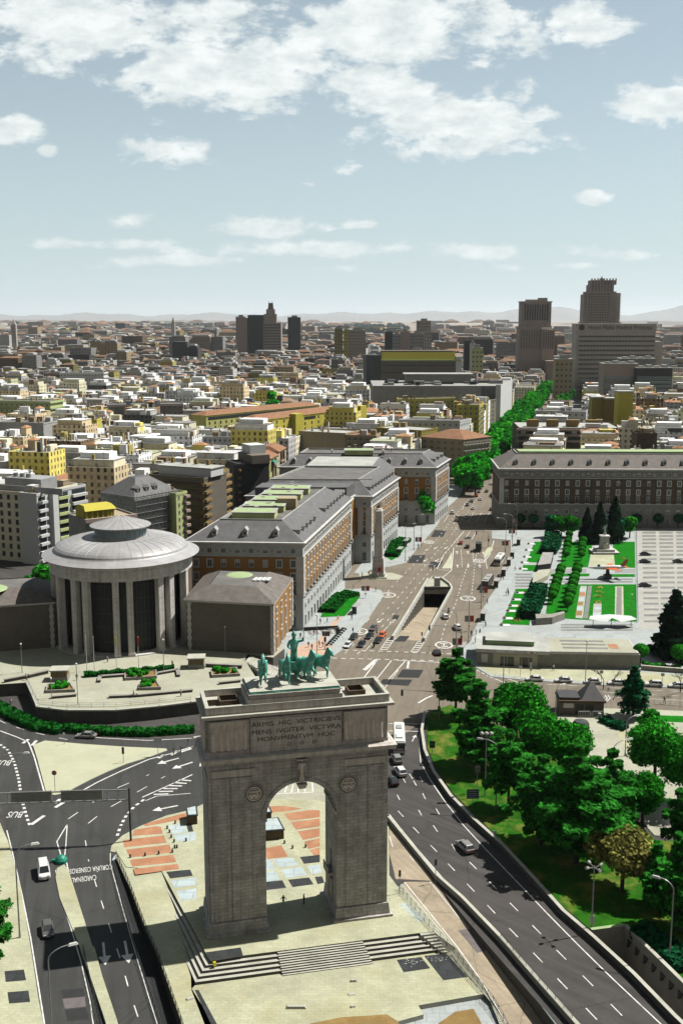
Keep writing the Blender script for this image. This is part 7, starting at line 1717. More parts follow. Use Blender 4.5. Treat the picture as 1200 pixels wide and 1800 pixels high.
def bus(label,px,py,head,roofm,bodym):
 x,y = G(px,py); t = thing('bus',label,'bus',(x,y,.012),head,'buses'); L_,w,H_ = 11.5,1.27,3.05
 MB().box(-L_ / 2,L_ / 2,-w,w,.35,1.35).box(-L_ / 2,L_ / 2,-w,w,2.45,2.75).taper((-L_ / 2,L_ / 2,-w,w),(-L_ / 2 + .2,L_ / 2 - .2,-w + .2,w - .2),2.75,2.98).build('body',M[bodym],t)
 MB().box(-L_ / 2 + .15,L_ / 2 - .15,-w + .2,w - .2,2.98,3.03).build('roof',M[roofm],t); MB().box(-4,-1.6,-.7,.7,3.03,3.3).build('roof_hatch',M[roofm],t); MB().box(1.5,3.5,-.6,.6,3.03,3.22).build('roof_hatch',M['grey_wall'],t)
 MB().box(-L_ / 2 + .06,L_ / 2 - .06,-w + .05,w - .05,1.35,2.45).build('windows',M['car_glass'],t)
 for s in (-1,1):
  for i in range(8): MB().box(-L_ / 2 + .1 + i * 1.6,-L_ / 2 + .2 + i * 1.6,s * w - .03,s * w + .01,1.35,2.45).build('pillar',M[bodym],t)
 MB().box(-L_ / 2 - .03,-L_ / 2 + .05,-.8,.8,.8,1.2).build('rear_hatch',M['grey_wall'],t)
 for sx in (-3.6,3.4):
  for s in (-1,1): q = MB().cyl((0,-.14,0),(0,.14,0),.48,.48,14).build('wheel',M['rubber'],t,loc=(sx,s * (w - .12),.48)); MB().cyl((0,-.15,0),(0,.15,0),.27,.27,10).build('rim',M['metal_grey'],q)
 for s in (-.9,.9): MB().box(L_ / 2 - .02,L_ / 2 + .04,s - .2,s + .2,.55,.8).build('headlight',M['lamp_white'],t); MB().box(-L_ / 2 - .04,-L_ / 2 + .02,s - .15,s + .15,.9,1.3).build('taillight',M['rail_lamp'],t)
 return t
bus('white bus seen from behind just right of the arch attic',701,1309,R(88),'lamp_white','car_white'); bus('white roofed bus at the middle bus shelters',877,990,R(73),'lamp_white','car_white'); bus('dark bus with a grey roof nearest the tunnel, at the shelters',856,1030,R(73),'grey_wall','car_black')
x,y = G(841,968); lo = thing('lorry','dark box lorry crossing the junction before the ministry','lorry',(x,y,.012),R(80)); MB().box(-3.4,1.4,-1.15,1.15,.8,3.5).build('box_body',M['metal_dark'],lo); MB().box(1.6,3.3,-1.1,1.1,.5,2.5).build('cab',M['car_black'],lo); MB().box(2.2,3.36,-1.0,1.0,1.5,2.3).build('windscreen',M['car_glass'],lo)
for sx in (-2.2,2.4):
 for s in (-1,1): MB().cyl((0,-.14,0),(0,.14,0),.48,.48,12).build('wheel',M['rubber'],lo,loc=(sx,s * 1.0,.48))
# -- people
def person_mesh(pose):
 a = {'stand': (0,0,.12,.05),'walk': (.34,-.30,.3,-.3),'arms': (.05,-.05,.75,.6)}[pose]; lf,rf,la,ra_ = a
 J = {'pel': (0,0,.95,(.15,.11)),'wst': (0,0,1.12,(.13,.10)),'che': (0,0,1.36,(.17,.11)),'nk': (0,0,1.50,(.055,.055)),'hd': (.01,0,1.64,(.085,.10)),'tp': (0,0,1.71,(.06,.07)),
         'lh': (0,.1,.88,(.095,.095)),'lk': (lf * .55,.1,.49,(.065,.065)),'la': (lf,.1,.09,(.045,.045)),'lt': (lf + .14,.11,.04,(.04,.035)),'rh': (0,-.1,.88,(.095,.095)),'rk': (rf * .3 + .03,-.1,.49,(.065,.065)),'ra': (rf,-.1,.09,(.045,.045)),'rt': (rf + .13,-.11,.04,(.04,.035)),
         'ls': (0,.19,1.42,(.06,.06)),'le': (-la * .3,.25,1.15,(.045,.045)),'lw': (la * .6,.25 if pose != 'arms' else .5,.92 if pose != 'arms' else 1.3,(.032,.032)),'lp': (la * .75,.25 if pose != 'arms' else .58,.82 if pose != 'arms' else 1.38,(.03,.04)),
         'rs': (0,-.19,1.42,(.06,.06)),'re': (-ra_ * .3,-.25,1.15,(.045,.045)),'rw': (ra_ * .6,-.25 if pose != 'arms' else -.45,.92 if pose != 'arms' else 1.25,(.032,.032)),'rp': (ra_ * .75,-.25 if pose != 'arms' else -.52,.82 if pose != 'arms' else 1.3,(.03,.04))}
 E__ = [('pel','wst'),('wst','che'),('che','nk'),('nk','hd'),('hd','tp'),('pel','lh'),('lh','lk'),('lk','la'),('la','lt'),('pel','rh'),('rh','rk'),('rk','ra'),('ra','rt'),('che','ls'),('ls','le'),('le','lw'),('lw','lp'),('che','rs'),('rs','re'),('re','rw'),('rw','rp')]
 return skin('body',J,E__,'pel',M['skin'],1)
PM = {p: person_mesh(p) for p in ('stand','walk','arms')}
def split_cloth(me,z0,z1,grow,m,name,arms=True):
 """a garment following the body between two heights"""
 b = MB(); idx = {}
 for p in me.polygons:
  cs = [me.vertices[i].co for i in p.vertices]
  if all(z0 - .02 <= c.z <= z1 + .02 for c in cs) and (arms or all(abs(c.y) < .24 for c in cs)):
   f = []
   for i in p.vertices:
    if i not in idx: idx[i] = len(b.v); v = me.vertices[i]; b.v.append(tuple(v.co + v.normal * grow))
    f.append(idx[i])
   b.f.append(f); b.m.append(0); b.c.append((1,1,1))
 return b.mesh(name,M[m],True)
CL = {}
def person(label,px,py,pose,top_,legs,rz,z=.13,group=None,pos=None):
 x,y = pos if pos else G(px,py,z); t = thing('person',label,'person',(x,y,z),rz,group); k = (pose,top_,legs)
 if k not in CL:
  me = PM[pose]; CL[k] = (split_cloth(me,.93,1.5,.015,top_,'jacket'),split_cloth(me,.07,.96,.012,legs,'trousers',False))
  if 'hair' not in CL: CL['hair'] = MB().ball((-.01,0,1.70),.105,8,6).mesh('hair',M['hair'],True)
 link(PM[pose],'body',t); link(CL[k][0],'jacket',t); link(CL[k][1],'trousers',t); link(CL['hair'],'hair',t); return t
person('person with both arms raised sideways in the arch shadow, left of two',498,1592,'arms','cloth_dark','cloth_white',R(-90),.11); person('person in dark clothes standing under the arch, right of two',534,1590,'stand','cloth_dark','cloth_dark',R(200),.11)
pr = random.Random(14); cl_ = ['cloth_dark','cloth_white','cloth_red','cloth_blue','cloth_dark']
for i,(px,py,z,l) in enumerate([(135,1196,ZP,'person in black standing right of the left stone hut'),(303,1172,ZP,'person walking on the plaza left of the right stone hut'),(189,1164,ZP,'pale person in the shadow at the rotunda pillars'),(378,1142,ZP,'person in the shadow before the right wing wall'),(19,1240,0,'person in white by the hedge at the left edge'),(46,1196,ZP,'person in white near the left wing lamp'),(318,1224,ZP,'person sitting place, right end of the long plaza bench'),(235,1226,ZP,'person beside the middle plaza planter'),(452,1186,1.2,'person on the plaza stairs, left of two'),(466,1178,1.2,'person on the plaza stairs, right of two')]):
 person(l.replace('sitting place, ','standing at the '),px,py,pr.choice(['walk','stand']),'cloth_white' if 'white' in l or 'pale' in l else pr.choice(cl_),pr.choice(['cloth_dark','cloth_blue']),pr.uniform(0,6),z)
GW = 'people on the left avenue pavement'
for i,(px,py) in enumerate([(542,1138),(548,1142),(561,1136),(567,1138),(551,1118),(563,1097),(575,1095),(594,1090),(618,1090),(631,1052),(660,1040),(633,1022),(636,1014),(648,1012),(621,1036),(528,1122),(734,965),(719,985)]): person('person in ordinary street clothes walking on the pavement left of the avenue',px,py,pr.choice(['walk','stand','walk']),pr.choice(cl_),pr.choice(['cloth_dark','cloth_blue']),pr.uniform(0,6),.13,GW)
GW2 = 'people on the right avenue pavement'
for i,(px,py) in enumerate([(889,1047),(893,1047),(905,1003),(856,1061),(836,1116),(843,1115),(835,1130),(828,1118),(853,1102),(878,1018),(880,1014),(884,1020),(871,1146),(892,1042)]): person('person in ordinary street clothes on the pavement right of the avenue',px,py,pr.choice(['walk','stand']),pr.choice(cl_),pr.choice(['cloth_dark','cloth_blue']),pr.uniform(0,6),.14,GW2)
for px,py,l,c_ in ((972,1179,'person in white and black walking before the low station','cloth_white'),(909,1170,'person in a yellow top at the station door','yellow_paint'),(957,1168,'person in white right of the station door','cloth_white'),(985,1172,'person in black by the blank station wall','cloth_dark'),(1034,1288,'person in black walking on the plaza behind the big cedar','cloth_dark'),(1117,1329,'person in black walking on the yellow paving near the right edge','cloth_dark'),(943,1226,'person in black crossing the taxi street','cloth_dark'),(1167,1237,'person in black at the railing right of the thin cedar','cloth_dark'),(932,1208,'person in grey stepping off at the taxi street','cloth_blue')):
 person(l,px,py,pr.choice(['walk','stand']),c_,'cloth_dark',pr.uniform(0,6),.13)
def motorbike(label,px,py,rz,rider=True,group=None):
 x,y = G(px,py); t = thing('motorbike',label,'motorbike',(x,y,.13 if not rider else .01),rz,group)
 for sx in (-.68,.7): MB().cyl((0,-.06,0),(0,.06,0),.31,.31,12).build('wheel',M['rubber'],t,loc=(sx,0,.31))
 MB().taper((-.5,.35,-.16,.16),(-.6,.3,-.14,.14),.4,.78).cyl((.7,0,.31),(.45,0,1.0),.04,.04,5).build('frame',M['metal_dark'],t); MB().box(-.75,.05,-.14,.14,.78,.88).build('seat',M['rubber'],t); MB().cyl((.45,-.35,1.02),(.45,.35,1.02),.02,.02,5).build('handlebar',M['metal_grey'],t)
 if rider: p = person('person riding a scooter, ' + label,px,py,'stand','cloth_dark','cloth_dark',rz,.25)
motorbike('motorbike waiting at the crossing beside the black car',657,1138,q_); motorbike('motorbike driving right of the tunnel ramp',788,1077,R(97)); motorbike('motorbike between the cars of the upper avenue',830,884,R(79))
for k in range(9): motorbike('motorbike parked in the row at the left avenue kerb',578 + k * 3.2,1136 - k * 3.4,R(20),False,'motorbikes parked at the kerb')
# -- street furniture
def lamp_parts(H,reach,double=False):
 p = MB(); pts = [(0,0,0),(0,0,H - 1.6)] + [(reach * .8 * (1 - math.cos(a)),0,H - 1.6 + 1.5 * math.sin(a)) for a in (.3,.6,.9,1.2,PI / 2)]; p.tube(pts,[.13,.09] + [.07] * 5,7); p.cyl((0,0,0),(0,0,.9),.18,.16,8)
 hd = MB().taper((reach * .75,reach * .75 + 1.3,-.2,.2),(reach * .8,reach * .75 + 1.1,-.1,.1),H - .28,H + .02); return p.mesh('pole',M['metal_grey']),hd.mesh('lamp_head',M['lamp_white'])
LPm = {}
def lamp(label,px,py,H,reach,rz,z=0.0,group='curved street lamps'):
 k = (round(H),round(reach,1))
 if k not in LPm: LPm[k] = lamp_parts(*k)
 x,y = G(px,py,z); t = thing('street_lamp',label,'street lamp',(x,y,z),rz,group); link(LPm[k][0],'pole',t); link(LPm[k][1],'lamp_head',t); return t
lamp('curved street lamp on the left pavement beside the white van',35,1650,15,3.0,R(20)); lamp('curved street lamp at the bottom edge, left carriageway',92,1830,13,3.4,R(25)); lamp('curved street lamp at the left edge above the road lettering',-12,1402,9,8.0,R(8))
lamp('tallest curved street lamp on the motorway lawn, beside the ball-headed one',871,1423,13.5,3.6,R(165)); lamp('curved street lamp by the underpass, lower right',1176,1694,13,2.6,R(150)); lamp('curved street lamp among the great cedars, only its head showing',1003,1480,12,4.2,R(165)); lamp('curved street lamp behind the big bright trees by the plaza',1075,1395,11,4,R(20))
lamp('curved street lamp at the corner of the taxi street',884,1210,9.5,2.6,R(10)); lamp('curved street lamp left of the kiosk',975,1278,9.5,2.0,R(30)); lamp('curved street lamp by the thin cedar',1098,1330,9,3,R(20))
for px,py,l in ((740,959,'farthest'),(727,968,'middle'),(712,987,'nearest')): lamp(f'curved street lamp on the left avenue pavement, {l} of three near the garden bed',px,py,15,3.6,R(0),group='lamps left of the avenue')
for px,py,l in ((907,941,'farthest, against the ministry'),(900,962,'second from the ministry'),(888,970,'third from the ministry, by the white bus'),(845,1070,'by the dark bus'),(823,1131,'by the black car at the crossing'),(801,1158,'nearest the crossing')): lamp(f'curved street lamp on the right avenue pavement, {l}',px,py,14,3.6,R(178),group='lamps right of the avenue')
x,y = G(852,1401); t = thing('street_lamp','slim pole with three white ball lamps on the motorway lawn','street lamp',(x,y,.1)); MB().cyl((0,0,0),(0,0,12.4),.13,.08,7).cyl((-1,0,12.3),(1,0,12.3),.05,.05,5).build('pole',M['metal_grey'],t)
for d in (-.9,0,.9): MB().ball((d,0,12.9),.42,12,8).build('lamp_globe',M['roof_pale'],t,smooth=True)
x,y = G(1039,1641); t = thing('street_lamp','mast with four short floodlight heads beside the underpass wall','street lamp',(x,y,.1)); MB().cyl((0,0,0),(0,0,11),.13,.08,7).build('pole',M['metal_grey'],t)
for k in range(4): a = k * PI / 2 + .4; MB().cyl((0,0,10.6),(1.2 * math.cos(a),1.2 * math.sin(a),10.9),.05,.05,5).cyl((1.0 * math.cos(a),1.0 * math.sin(a),10.8),(1.5 * math.cos(a),1.5 * math.sin(a),10.9),.2,.3,8).build('lamp_head',M['roof_pale'],t)
MB().box(-.35,.35,-.1,-.04,1.4,2.8).build('notice_panel',M['sign_white'],t)
for px,py,H,z,l in ((39,1183,7.5,ZP,'plain mast lamp before the left wing'),(138,1262,13,0,'tall mast lamp rising in front of the plaza wall'),(92,1250,8,0,'short mast lamp left of the plaza wall'),(396,1150,7.5,ZP,'mast lamp before the right wing wall'),(288,1182,8.5,ZP,'mast lamp right of the flagpoles'),(1028,1208,12,0,'tall slim mast before the low station wall'),(1108,1090,8,.2,'dark mast on the lower park lawn'),(557,1164,13,.1,'tall mast lamp behind the bronze horses')):
 x,y = G(px,py,z); t = thing('mast_lamp',l,'street lamp',(x,y,z),0,'mast lamps'); MB().cyl((0,0,0),(0,0,H),.11,.07,7).build('pole',M['metal_grey'],t); MB().ball((0,0,H + .1),.28,10,6).build('lamp_head',M['lamp_white'],t,smooth=True)
FC = [('sign_white','bare flagpole, leftmost of four before the rotunda'),('sign_white','bare flagpole second from the left'),('yellow_paint','flagpole with a furled yellow flag'),('red_paint','flagpole with a furled red flag, rightmost')]
for (px,py),(m_,l) in zip([(153,1180),(166,1182),(205,1181),(244,1180)],FC):
 x,y = G(px,py,ZP); t = thing('flagpole',l,'flagpole',(x,y,ZP),0,'flagpoles'); MB().cyl((0,0,0),(0,0,9.3),.09,.05,7).build('pole',M['lamp_white'],t)
 MB().taper((-.06,.12,-.05,.05),(-.16,.38,-.12,.12),6.6,9.0).build('flag',M[m_],t) if m_ != 'sign_white' else MB().ball((0,0,9.35),.14,8,5).build('finial',M['lamp_white'],t)
x,y = G(230,1479); xl,yl = G(-40,1488); d = Vector((xl - x,yl - y)); Lg = d.length; t = thing('sign_gantry','dark lattice gantry spanning the left roads, its sign panels seen from behind','gantry',(x,y,0),math.atan2(d.y,d.x))
MB().cyl((0,0,0),(0,0,10.1),.2,.16,8).build('post',M['metal_dark'],t); MB().cyl((Lg,0,0),(Lg,0,10.1),.2,.16,8).build('post',M['metal_dark'],t)
q = MB()
for z in (7.9,9.8): q.box(0,Lg,-.12,.12,z - .1,z + .1)
for k in range(15): q.box(Lg * k / 14 - .06,Lg * k / 14 + .06,-.08,.08,7.9,9.8)
q.build('lattice_beam',M['metal_grey'],t)
for a,b_ in ((.17,.44),(.50,.76)):
 q = MB().box(Lg * a,Lg * a + .12,.22,.38,8.1,10.3).box(Lg * b_ - .12,Lg * b_,.22,.38,8.1,10.3).box(Lg * a,Lg * b_,.30,.36,8.2,10.2)
 for k in range(8): q.box(Lg * a,Lg * b_,.38,.46,8.25 + k * .25,8.38 + k * .25,1)
 q.build('sign_panel',[M['grey_wall'],M['roof_pale']],t)
def post_sign(label,px,py,H,w,h,m,z=0.0,rz=0.0,text=None,tm='sign_white',cat='sign',name='road_sign',rnd_=False,zt=None):
 x,y = G(px,py,z); t = thing(name,label,cat,(x,y,z),rz); MB().cyl((0,0,0),(0,0,H),.06,.05,6).build('post',M['metal_grey'],t)
 if rnd_: MB().cyl((0,-.06,H),(0,-.1,H),w / 2,w / 2,18).build('sign_disc',M[m],t); MB().box(-w * .36,w * .36,-.12,-.1,H - .08,H + .08).build('sign_bar',M['sign_white'],t)
 else:
  p = MB().box(-w / 2,w / 2,-.1,-.06,H - h,H).build('sign_plate',M[m],t)
  if text:
   for i in range(text): MB().box(-w * .42,w * .42,-.12,-.101,H - h + .12 + i * (h - .1) / text,H - h + .2 + i * (h - .1) / text).build('sign_line',M[tm],p)
 return t
post_sign('white square sign at the right tip of the beige traffic island',278,1330,4.2,1.7,1.3,'sign_white'); post_sign('narrow dark sign on the beige traffic island',217,1342,3.6,.5,1.5,'metal_dark'); post_sign('round no entry sign at the lower tip of the beige island',97,1394,4.2,1.0,1,'red_paint',rnd_=True); post_sign('small white plate at the top of the beige island',113,1310,2.9,.5,.5,'sign_white')
post_sign('blue direction sign with four white lines on the lawn edge',830,1425,4.3,2.3,1.9,'sign_blue',text=4); post_sign('grey framed notice board on the lawn by the motorway curve',759,1326,3.0,1.2,1.6,'metal_dark',text=2,tm='roof_pale'); post_sign('narrow sign pole between the blue sign and the cedar',838,1394,5.6,1.0,1.3,'metal_grey',text=2,tm='metal_dark')
post_sign('small plate sign on the motorway side wall',869,1475,1.6,.6,.6,'sign_white'); post_sign('white sign by the taxi street, left of the thin cedar',1056,1205,4,.8,.8,'sign_white'); post_sign('white sign at the taxi street by the right edge',1163,1210,4,.9,.8,'sign_white'); post_sign('small white panel sign on the station pavement',914,1190,3,.9,.6,'sign_white'); post_sign('slim white totem before the station door',932,1192,4.2,.6,2.2,'sign_white')
for px,py,l in ((702,1572,'slim dark signal post at the service road, left one'),(765,1552,'slim dark signal post on the motorway parapet, right one')): post_sign(l,px,py,4.2,.4,1.1,'metal_dark',name='traffic_light',cat='traffic light')
RB_ = 'banner pairs on the avenue lamps'
for i,(px,py,H) in enumerate([(905,930,8),(899,950,8),(887,972,8),(849,1058,8),(824,1110,8),(803,1152,8),(663,1018,7),(642,1052,7),(735,965,8)]):
 x,y = G(px,py); t = thing('banner_post',['post with a grey and a red banner at the ministry corner','post with a grey and a red banner, second from the ministry','post with a grey and a red banner by the white bus','post with a grey and a red banner under the dark bus','post with a grey and a red banner level with the ramp','post with a grey and a red banner nearest the crossing','post with a red banner at the obelisk foot','post with a red banner by the garden bed','post with banners on the left upper pavement'][i],'banner',(x,y,.1),0,RB_)
 MB().cyl((0,0,0),(0,0,H * .62),.07,.06,6).build('post',M['metal_grey'],t); MB().box(-1.35,-.15,-.04,.04,H * .36,H * .6).build('banner',M['grey_wall'],t); MB().box(.15,1.35,-.04,.04,H * .36,H * .6).build('banner',M['red_paint'],t); MB().ball((.1,0,H * .22),.35,10,6).build('globe',M['lamp_white'],t,smooth=True)
def signal_arm(label,px,py,H,reach,rz):
 x,y = G(px,py); t = thing('traffic_light',label,'traffic light',(x,y,.1),rz); MB().tube([(0,0,0),(0,0,H - 1),(reach * .2,0,H - .2),(reach,0,H)],[.13,.1,.08,.06],7).build('mast',M['metal_grey'],t); b = MB().box(reach - .25,reach + .25,-.25,.25,H - 1.5,H - .1).build('signal_box',M['metal_dark'],t)
 MB().cyl((reach,-.25,H - .4),(reach,-.3,H - .4),.13,.13,10).build('signal_lens',M['rail_lamp'],b); MB().box(-.3,.3,-.3,.1,2.3,3.5).build('signal_box',M['metal_dark'],t)
signal_arm('long-armed traffic light reaching left from the park tip',771,1268,7.2,8.6,R(172)); signal_arm('traffic light arm over the lanes right of the ramp',810,1140,6.5,9,R(176)); signal_arm('traffic light arm at the ministry junction',858,962,6.5,5,R(170)); signal_arm('traffic light mast on the left pavement by the motorbikes',571,1142,6,3.5,R(15)); signal_arm('traffic light on the right pavement at the park kerb',849,1172 - 4,4,.6,0)
for i,(px,py,l) in enumerate(((760,1012,'small signal post on the tunnel island'),(776,1000,'dark signal post on the hatched island'),(895,1186,'short signal post at the station corner'),(662,1126,'short signal post left of the ramp mouth'),(741,1130,'short signal post right of the ramp mouth'),(620,1122,'signal post at the left pavement edge behind the white saloon'))): post_sign(l,px,py,3.2,.4,1.0,'metal_dark',name='traffic_light',cat='traffic light')
sh = None
for i,(px,py) in enumerate([(912,958),(901,981),(895,994),(886,1012),(873,1032),(850,1090),(812,1150),(626,1078),(703,975),(714,960)]):
 l = ['bus shelter nearest the ministry','bus shelter second from the ministry','bus shelter third from the ministry','bus shelter fourth from the ministry, with waiting people','advertising bus shelter by the dark bus','bus shelter alone opposite the ramp wall','small shelter at the right end of the crossing','dark bus shelter beside the garden bed left of the avenue','bus shelter on the left pavement above the obelisk','farthest bus shelter on the left pavement'][i]
 x,y = G(px,py)
 if sh is None:
  sh = thing('bus_shelter',l,'bus shelter',(x,y,.13),R(75),'bus shelters'); MB().box(-2.6,2.6,-.9,.9,2.5,2.65).build('roof',M['grey_wall'],sh); MB().box(-2.4,2.4,.75,.8,.3,2.5).build('back_pane',M['blue_glass'],sh); MB().box(-2.55,-2.4,-.7,.8,.2,2.5).build('poster_panel',M['dark_grey'],sh); MB().box(-1.6,1.6,.2,.6,.42,.5).build('bench',M['metal_grey'],sh)
  for a in (-2.4,2.4): MB().box(a - .05,a + .05,.7,.8,0,2.5).build('post',M['metal_dark'],sh)
 else: dup(sh,(x,y,.13),None,l)
# ---- parapets, walls and rails
def wall_line(name,label,pts,w,h,m,cap=None,z=0.0,zs_=None,cat='wall',posts=None):
 q = [Vector((*G(px,py),z)) for px,py in pts]; o = q[0].copy(); t = thing(name,label,cat,o); b = MB(); c = MB()
 L_,Rr = [],[]
 for i,p in enumerate(q):
  d = (q[min(i + 1,len(q) - 1)] - q[max(0,i - 1)]); d.z = 0; d.normalize(); n = Vector((-d.y,d.x,0)) * w / 2; L_.append(p - o + n); Rr.append(p - o - n)
 for i in range(len(q) - 1):
  a,b1,c1,d1 = L_[i],L_[i + 1],Rr[i + 1],Rr[i]; up = Vector((0,0,h)); lo_ = Vector((0,0,-.3))
  b.add([a + lo_,b1 + lo_,c1 + lo_,d1 + lo_,a + up,b1 + up,c1 + up,d1 + up],[(4,7,6,5),(0,1,5,4),(2,3,7,6),(1,2,6,5),(3,0,4,7)])
  if cap: e = .06; u2 = up + Vector((0,0,.09)); n_ = (a - d1).normalized() * e; n2 = (b1 - c1).normalized() * e; c.add([a + n_ + up,b1 + n2 + up,c1 - n2 + up,d1 - n_ + up,a + n_ + u2,b1 + n2 + u2,c1 - n2 + u2,d1 - n_ + u2],[(4,7,6,5),(0,1,5,4),(2,3,7,6)])
 b.build('wall',M[m],t)
 if cap: c.build('coping',M[cap],t)
 return t
mr_ = [(746,1258),(741,1290),(746,1325),(762,1364),(792,1407),(832,1448),(883,1494),(934,1549),(989,1611),(1042,1657),(1112,1722),(1184,1797),(1280,1890)]
wall_line('parapet_wall','dark low wall with pale coping between the motorway and the park lawn',mr_,.5,1.0,'dark_concrete','pale_stone')
wall_line('parapet_wall','pale concrete barrier between the motorway and the service road',[(683,1444),(722,1492),(766,1546),(812,1587),(877,1655),(947,1736),(1005,1802),(1080,1890)],.45,.95,'concrete','pale_stone')
wall_line('parapet_wall','white concrete parapet on the left of the tunnel ramp',[(690,1125),(743,1037),(752,1022)],.6,1.1,'white_stone','pale_stone'); wall_line('parapet_wall','pale parapet on the right of the tunnel ramp, curving at the top',[(745,1128),(794,1038),(790,1030),(775,1019),(760,1018)],.5,1.0,'white_stone','pale_stone')
x,y = G(744,1036); x2,y2 = G(793,1037); t = thing('tunnel_portal','dark portal beam over the tunnel mouth with a small square pier','portal',(x,y,0)); MB().box(0,x2 - x,-.3,.4,-.2,.9).build('lintel',M['dark_concrete'],t); MB().box(3.9,5.9,1.6,3.2,0,3.6).build('pier',M['granite_plain'],t)
rp_ = thing('ramp_colonnade','row of pale posts along the inner left wall of the tunnel ramp','posts',(*RAMP[0],0)); pmesh = MB().box(-.2,.2,-.2,.2,-6,.2).mesh('post',M['granite_plain'])
for k in range(12): s = .25 + .72 * k / 11; link(pmesh,'post',rp_,((RAMP[1][0] - RAMP[0][0]) * s + .3,(RAMP[1][1] - RAMP[0][1]) * s,-.3))
wall_line('parapet_wall','pale head wall with a green rail at the top of the underpass',[(1038,1645),(1098,1637)],.5,1.0,'concrete','roof_green'); wall_line('parapet_wall','pale side wall with triangular niches along the right of the underpass',[(1098,1637),(1206,1744),(1332,1868)],.5,1.0,'concrete','pale_stone')
nc = thing('wall_niche_row','dark triangular niches on the far inner face of the underpass','niches',(*UNDER[1],0)); e_ = Vector(UNDER[2]) - Vector(UNDER[1]); e_.normalize(); an_ = math.atan2(e_.y,e_.x); nme = MB().add([(-.6,-.02,.6),(.6,-.02,.6),(.0,-.5,-.5),(-.6,.02,.6),(.6,.02,.6),(0,.02,-.5)],[(0,1,2),(0,2,5,3),(1,4,5,2),(0,3,4,1)]).mesh('niche',M['metal_dark'])
for k in range(8): link(nme,'niche',nc,(e_.x * (1.5 + 2.2 * k) - .06,e_.y * (1.5 + 2.2 * k),-1.2),an_)
def fence(name,label,pts3,h=1.1,step=1.6,m='metal_dark',cross=False,group=None):
 o = Vector(pts3[0]); t = thing(name,label,'fence',o,0,group); r = MB(); pm = MB().box(-.03,.03,-.03,.03,0,h).mesh('post',M[m]); n = 0
 for i in range(len(pts3) - 1):
  a,b_ = Vector(pts3[i]),Vector(pts3[i + 1]); L_ = (b_ - a).length; k = max(1,int(L_ / step))
  for z in (h,h * .55,h * .12): r.cyl(a - o + Vector((0,0,z)),b_ - o + Vector((0,0,z)),.03,.03,4)
  for j in range(k + 1 if i == len(pts3) - 2 else k):
   p = a.lerp(b_,j / k)
   if n < 100: link(pm,'post',t,tuple(p - o)); n += 1
   if j < k and cross:
    p2 = a.lerp(b_,(j + 1) / k); r.cyl(p - o + Vector((0,0,.1)),p2 - o + Vector((0,0,h)),.018,.018,3); r.cyl(p2 - o + Vector((0,0,.1)),p - o + Vector((0,0,h)),.018,.018,3)
 r.build('rails',M[m],t); return t
fence('railing','dark lattice railing on the wall between the left trench and the terrace',PZ([(204,1506),(228,1560),(257,1637),(280,1689),(318,1797),(340,1870)],zlow),1.1,1.5,cross=True)
fence('railing','dark lattice railing on the road side of the left trench',[(*G(px,py),0) for px,py in [(196,1514),(214,1586),(232,1654),(261,1742),(280,1800),(300,1860)]],1.0,1.5,cross=True)
fence('railing','dark railing between the left carriageways at the bottom edge',[(*G(px,py),0) for px,py in [(146,1672),(160,1735),(176,1800),(195,1880)]],1.1,1.3,cross=True)
fence('railing','lattice railing between the platform and the service road',[G3(x_,y_,z_) for x_,y_,z_ in ((701,1564,.1),(730,1599,.1),(762,1638,.1),(797,1676,-1.4),(848,1741,-1.8),(866,1764,-1.95),(884,1795,-2.2),(905,1840,-2.4))],1.1,1.4,cross=True)
fence('railing','short handrail down the right end of the steps',PZ([(727,1622),(737,1628),(784,1668)],lambda y_: zlow(y_ + 14) * .8),1.0,1.4,'metal_grey')
fence('railing','thin rail along the front edge of the plaza',[(*G(px,py,ZP),ZP) for px,py in [(48,1198),(58,1220),(67,1238),(118,1243),(204,1243),(280,1236),(335,1230)]],1.0,2.6,'metal_grey')
fence('railing','handrail beside the plaza stairs behind the left horses',[(*G(px,py,z),z) for px,py,z in [(428,1160,ZP),(452,1186,1.6),(474,1200,.2)]],1.0,1.6,'metal_grey'); fence('railing','upper handrail beside the plaza stairs',[(*G(px,py,z),z) for px,py,z in [(440,1150,ZP),(468,1168,1.4),(490,1180,.2)]],1.0,1.6,'metal_grey')
fence('railing','white grid fence on the plaza near the right edge',[(*G(px,py),.13) for px,py in [(1150,1442),(1180,1462),(1215,1480)]],1.8,1.4,'lamp_white',True); fence('railing','white bollard rail along the taxi street at the right edge',[(*G(px,py),.13) for px,py in [(1150,1238),(1205,1242),(1250,1245)]],1.0,1.2,'lamp_white')
fence('railing','dark fence along the right edge of the park lawns',[(*G(px,py),.13) for px,py in [(1118,935),(1119,1000),(1121,1095)]],1.2,3.0); fence('railing','handrail on the front motorway parapet, lower part',[(*G(px,py),.95) for px,py in [(880,1657),(947,1737),(1005,1802)]],.55,1.8)
bm = MB().lathe([(.16,0),(.16,.5),(.12,.62),(.01,.68)],10).mesh('bollard',M['metal_dark'])
for i,(px,py) in enumerate([(308,1449),(294,1458),(298,1465),(301,1474),(306,1482),(311,1492),(327,1480),(307,1492),(229,1509),(255,1506),(279,1503),(303,1500),(500,1484),(514,1493),(537,1491)]):
 x,y = G(px,py); tag(link(bm,'bollard',None,(x,y,.1)),'small black bollard on the paved platform behind the arch','bollard','black bollards on the platform')
for i,(px,py) in enumerate([(305,1330),(318,1327),(331,1314),(344,1312)]): x,y = G(px,py); t = thing('bollard','slim striped post where the island meets the road','bollard',(x,y,0),0,'striped posts at the island tip'); MB().cyl((0,0,0),(0,0,1.5),.12,.12,8).build('post',M['metal_grey'],t); MB().cyl((0,0,1.5),(0,0,1.9),.14,.14,8).build('cap',M['dark_grey'],t)
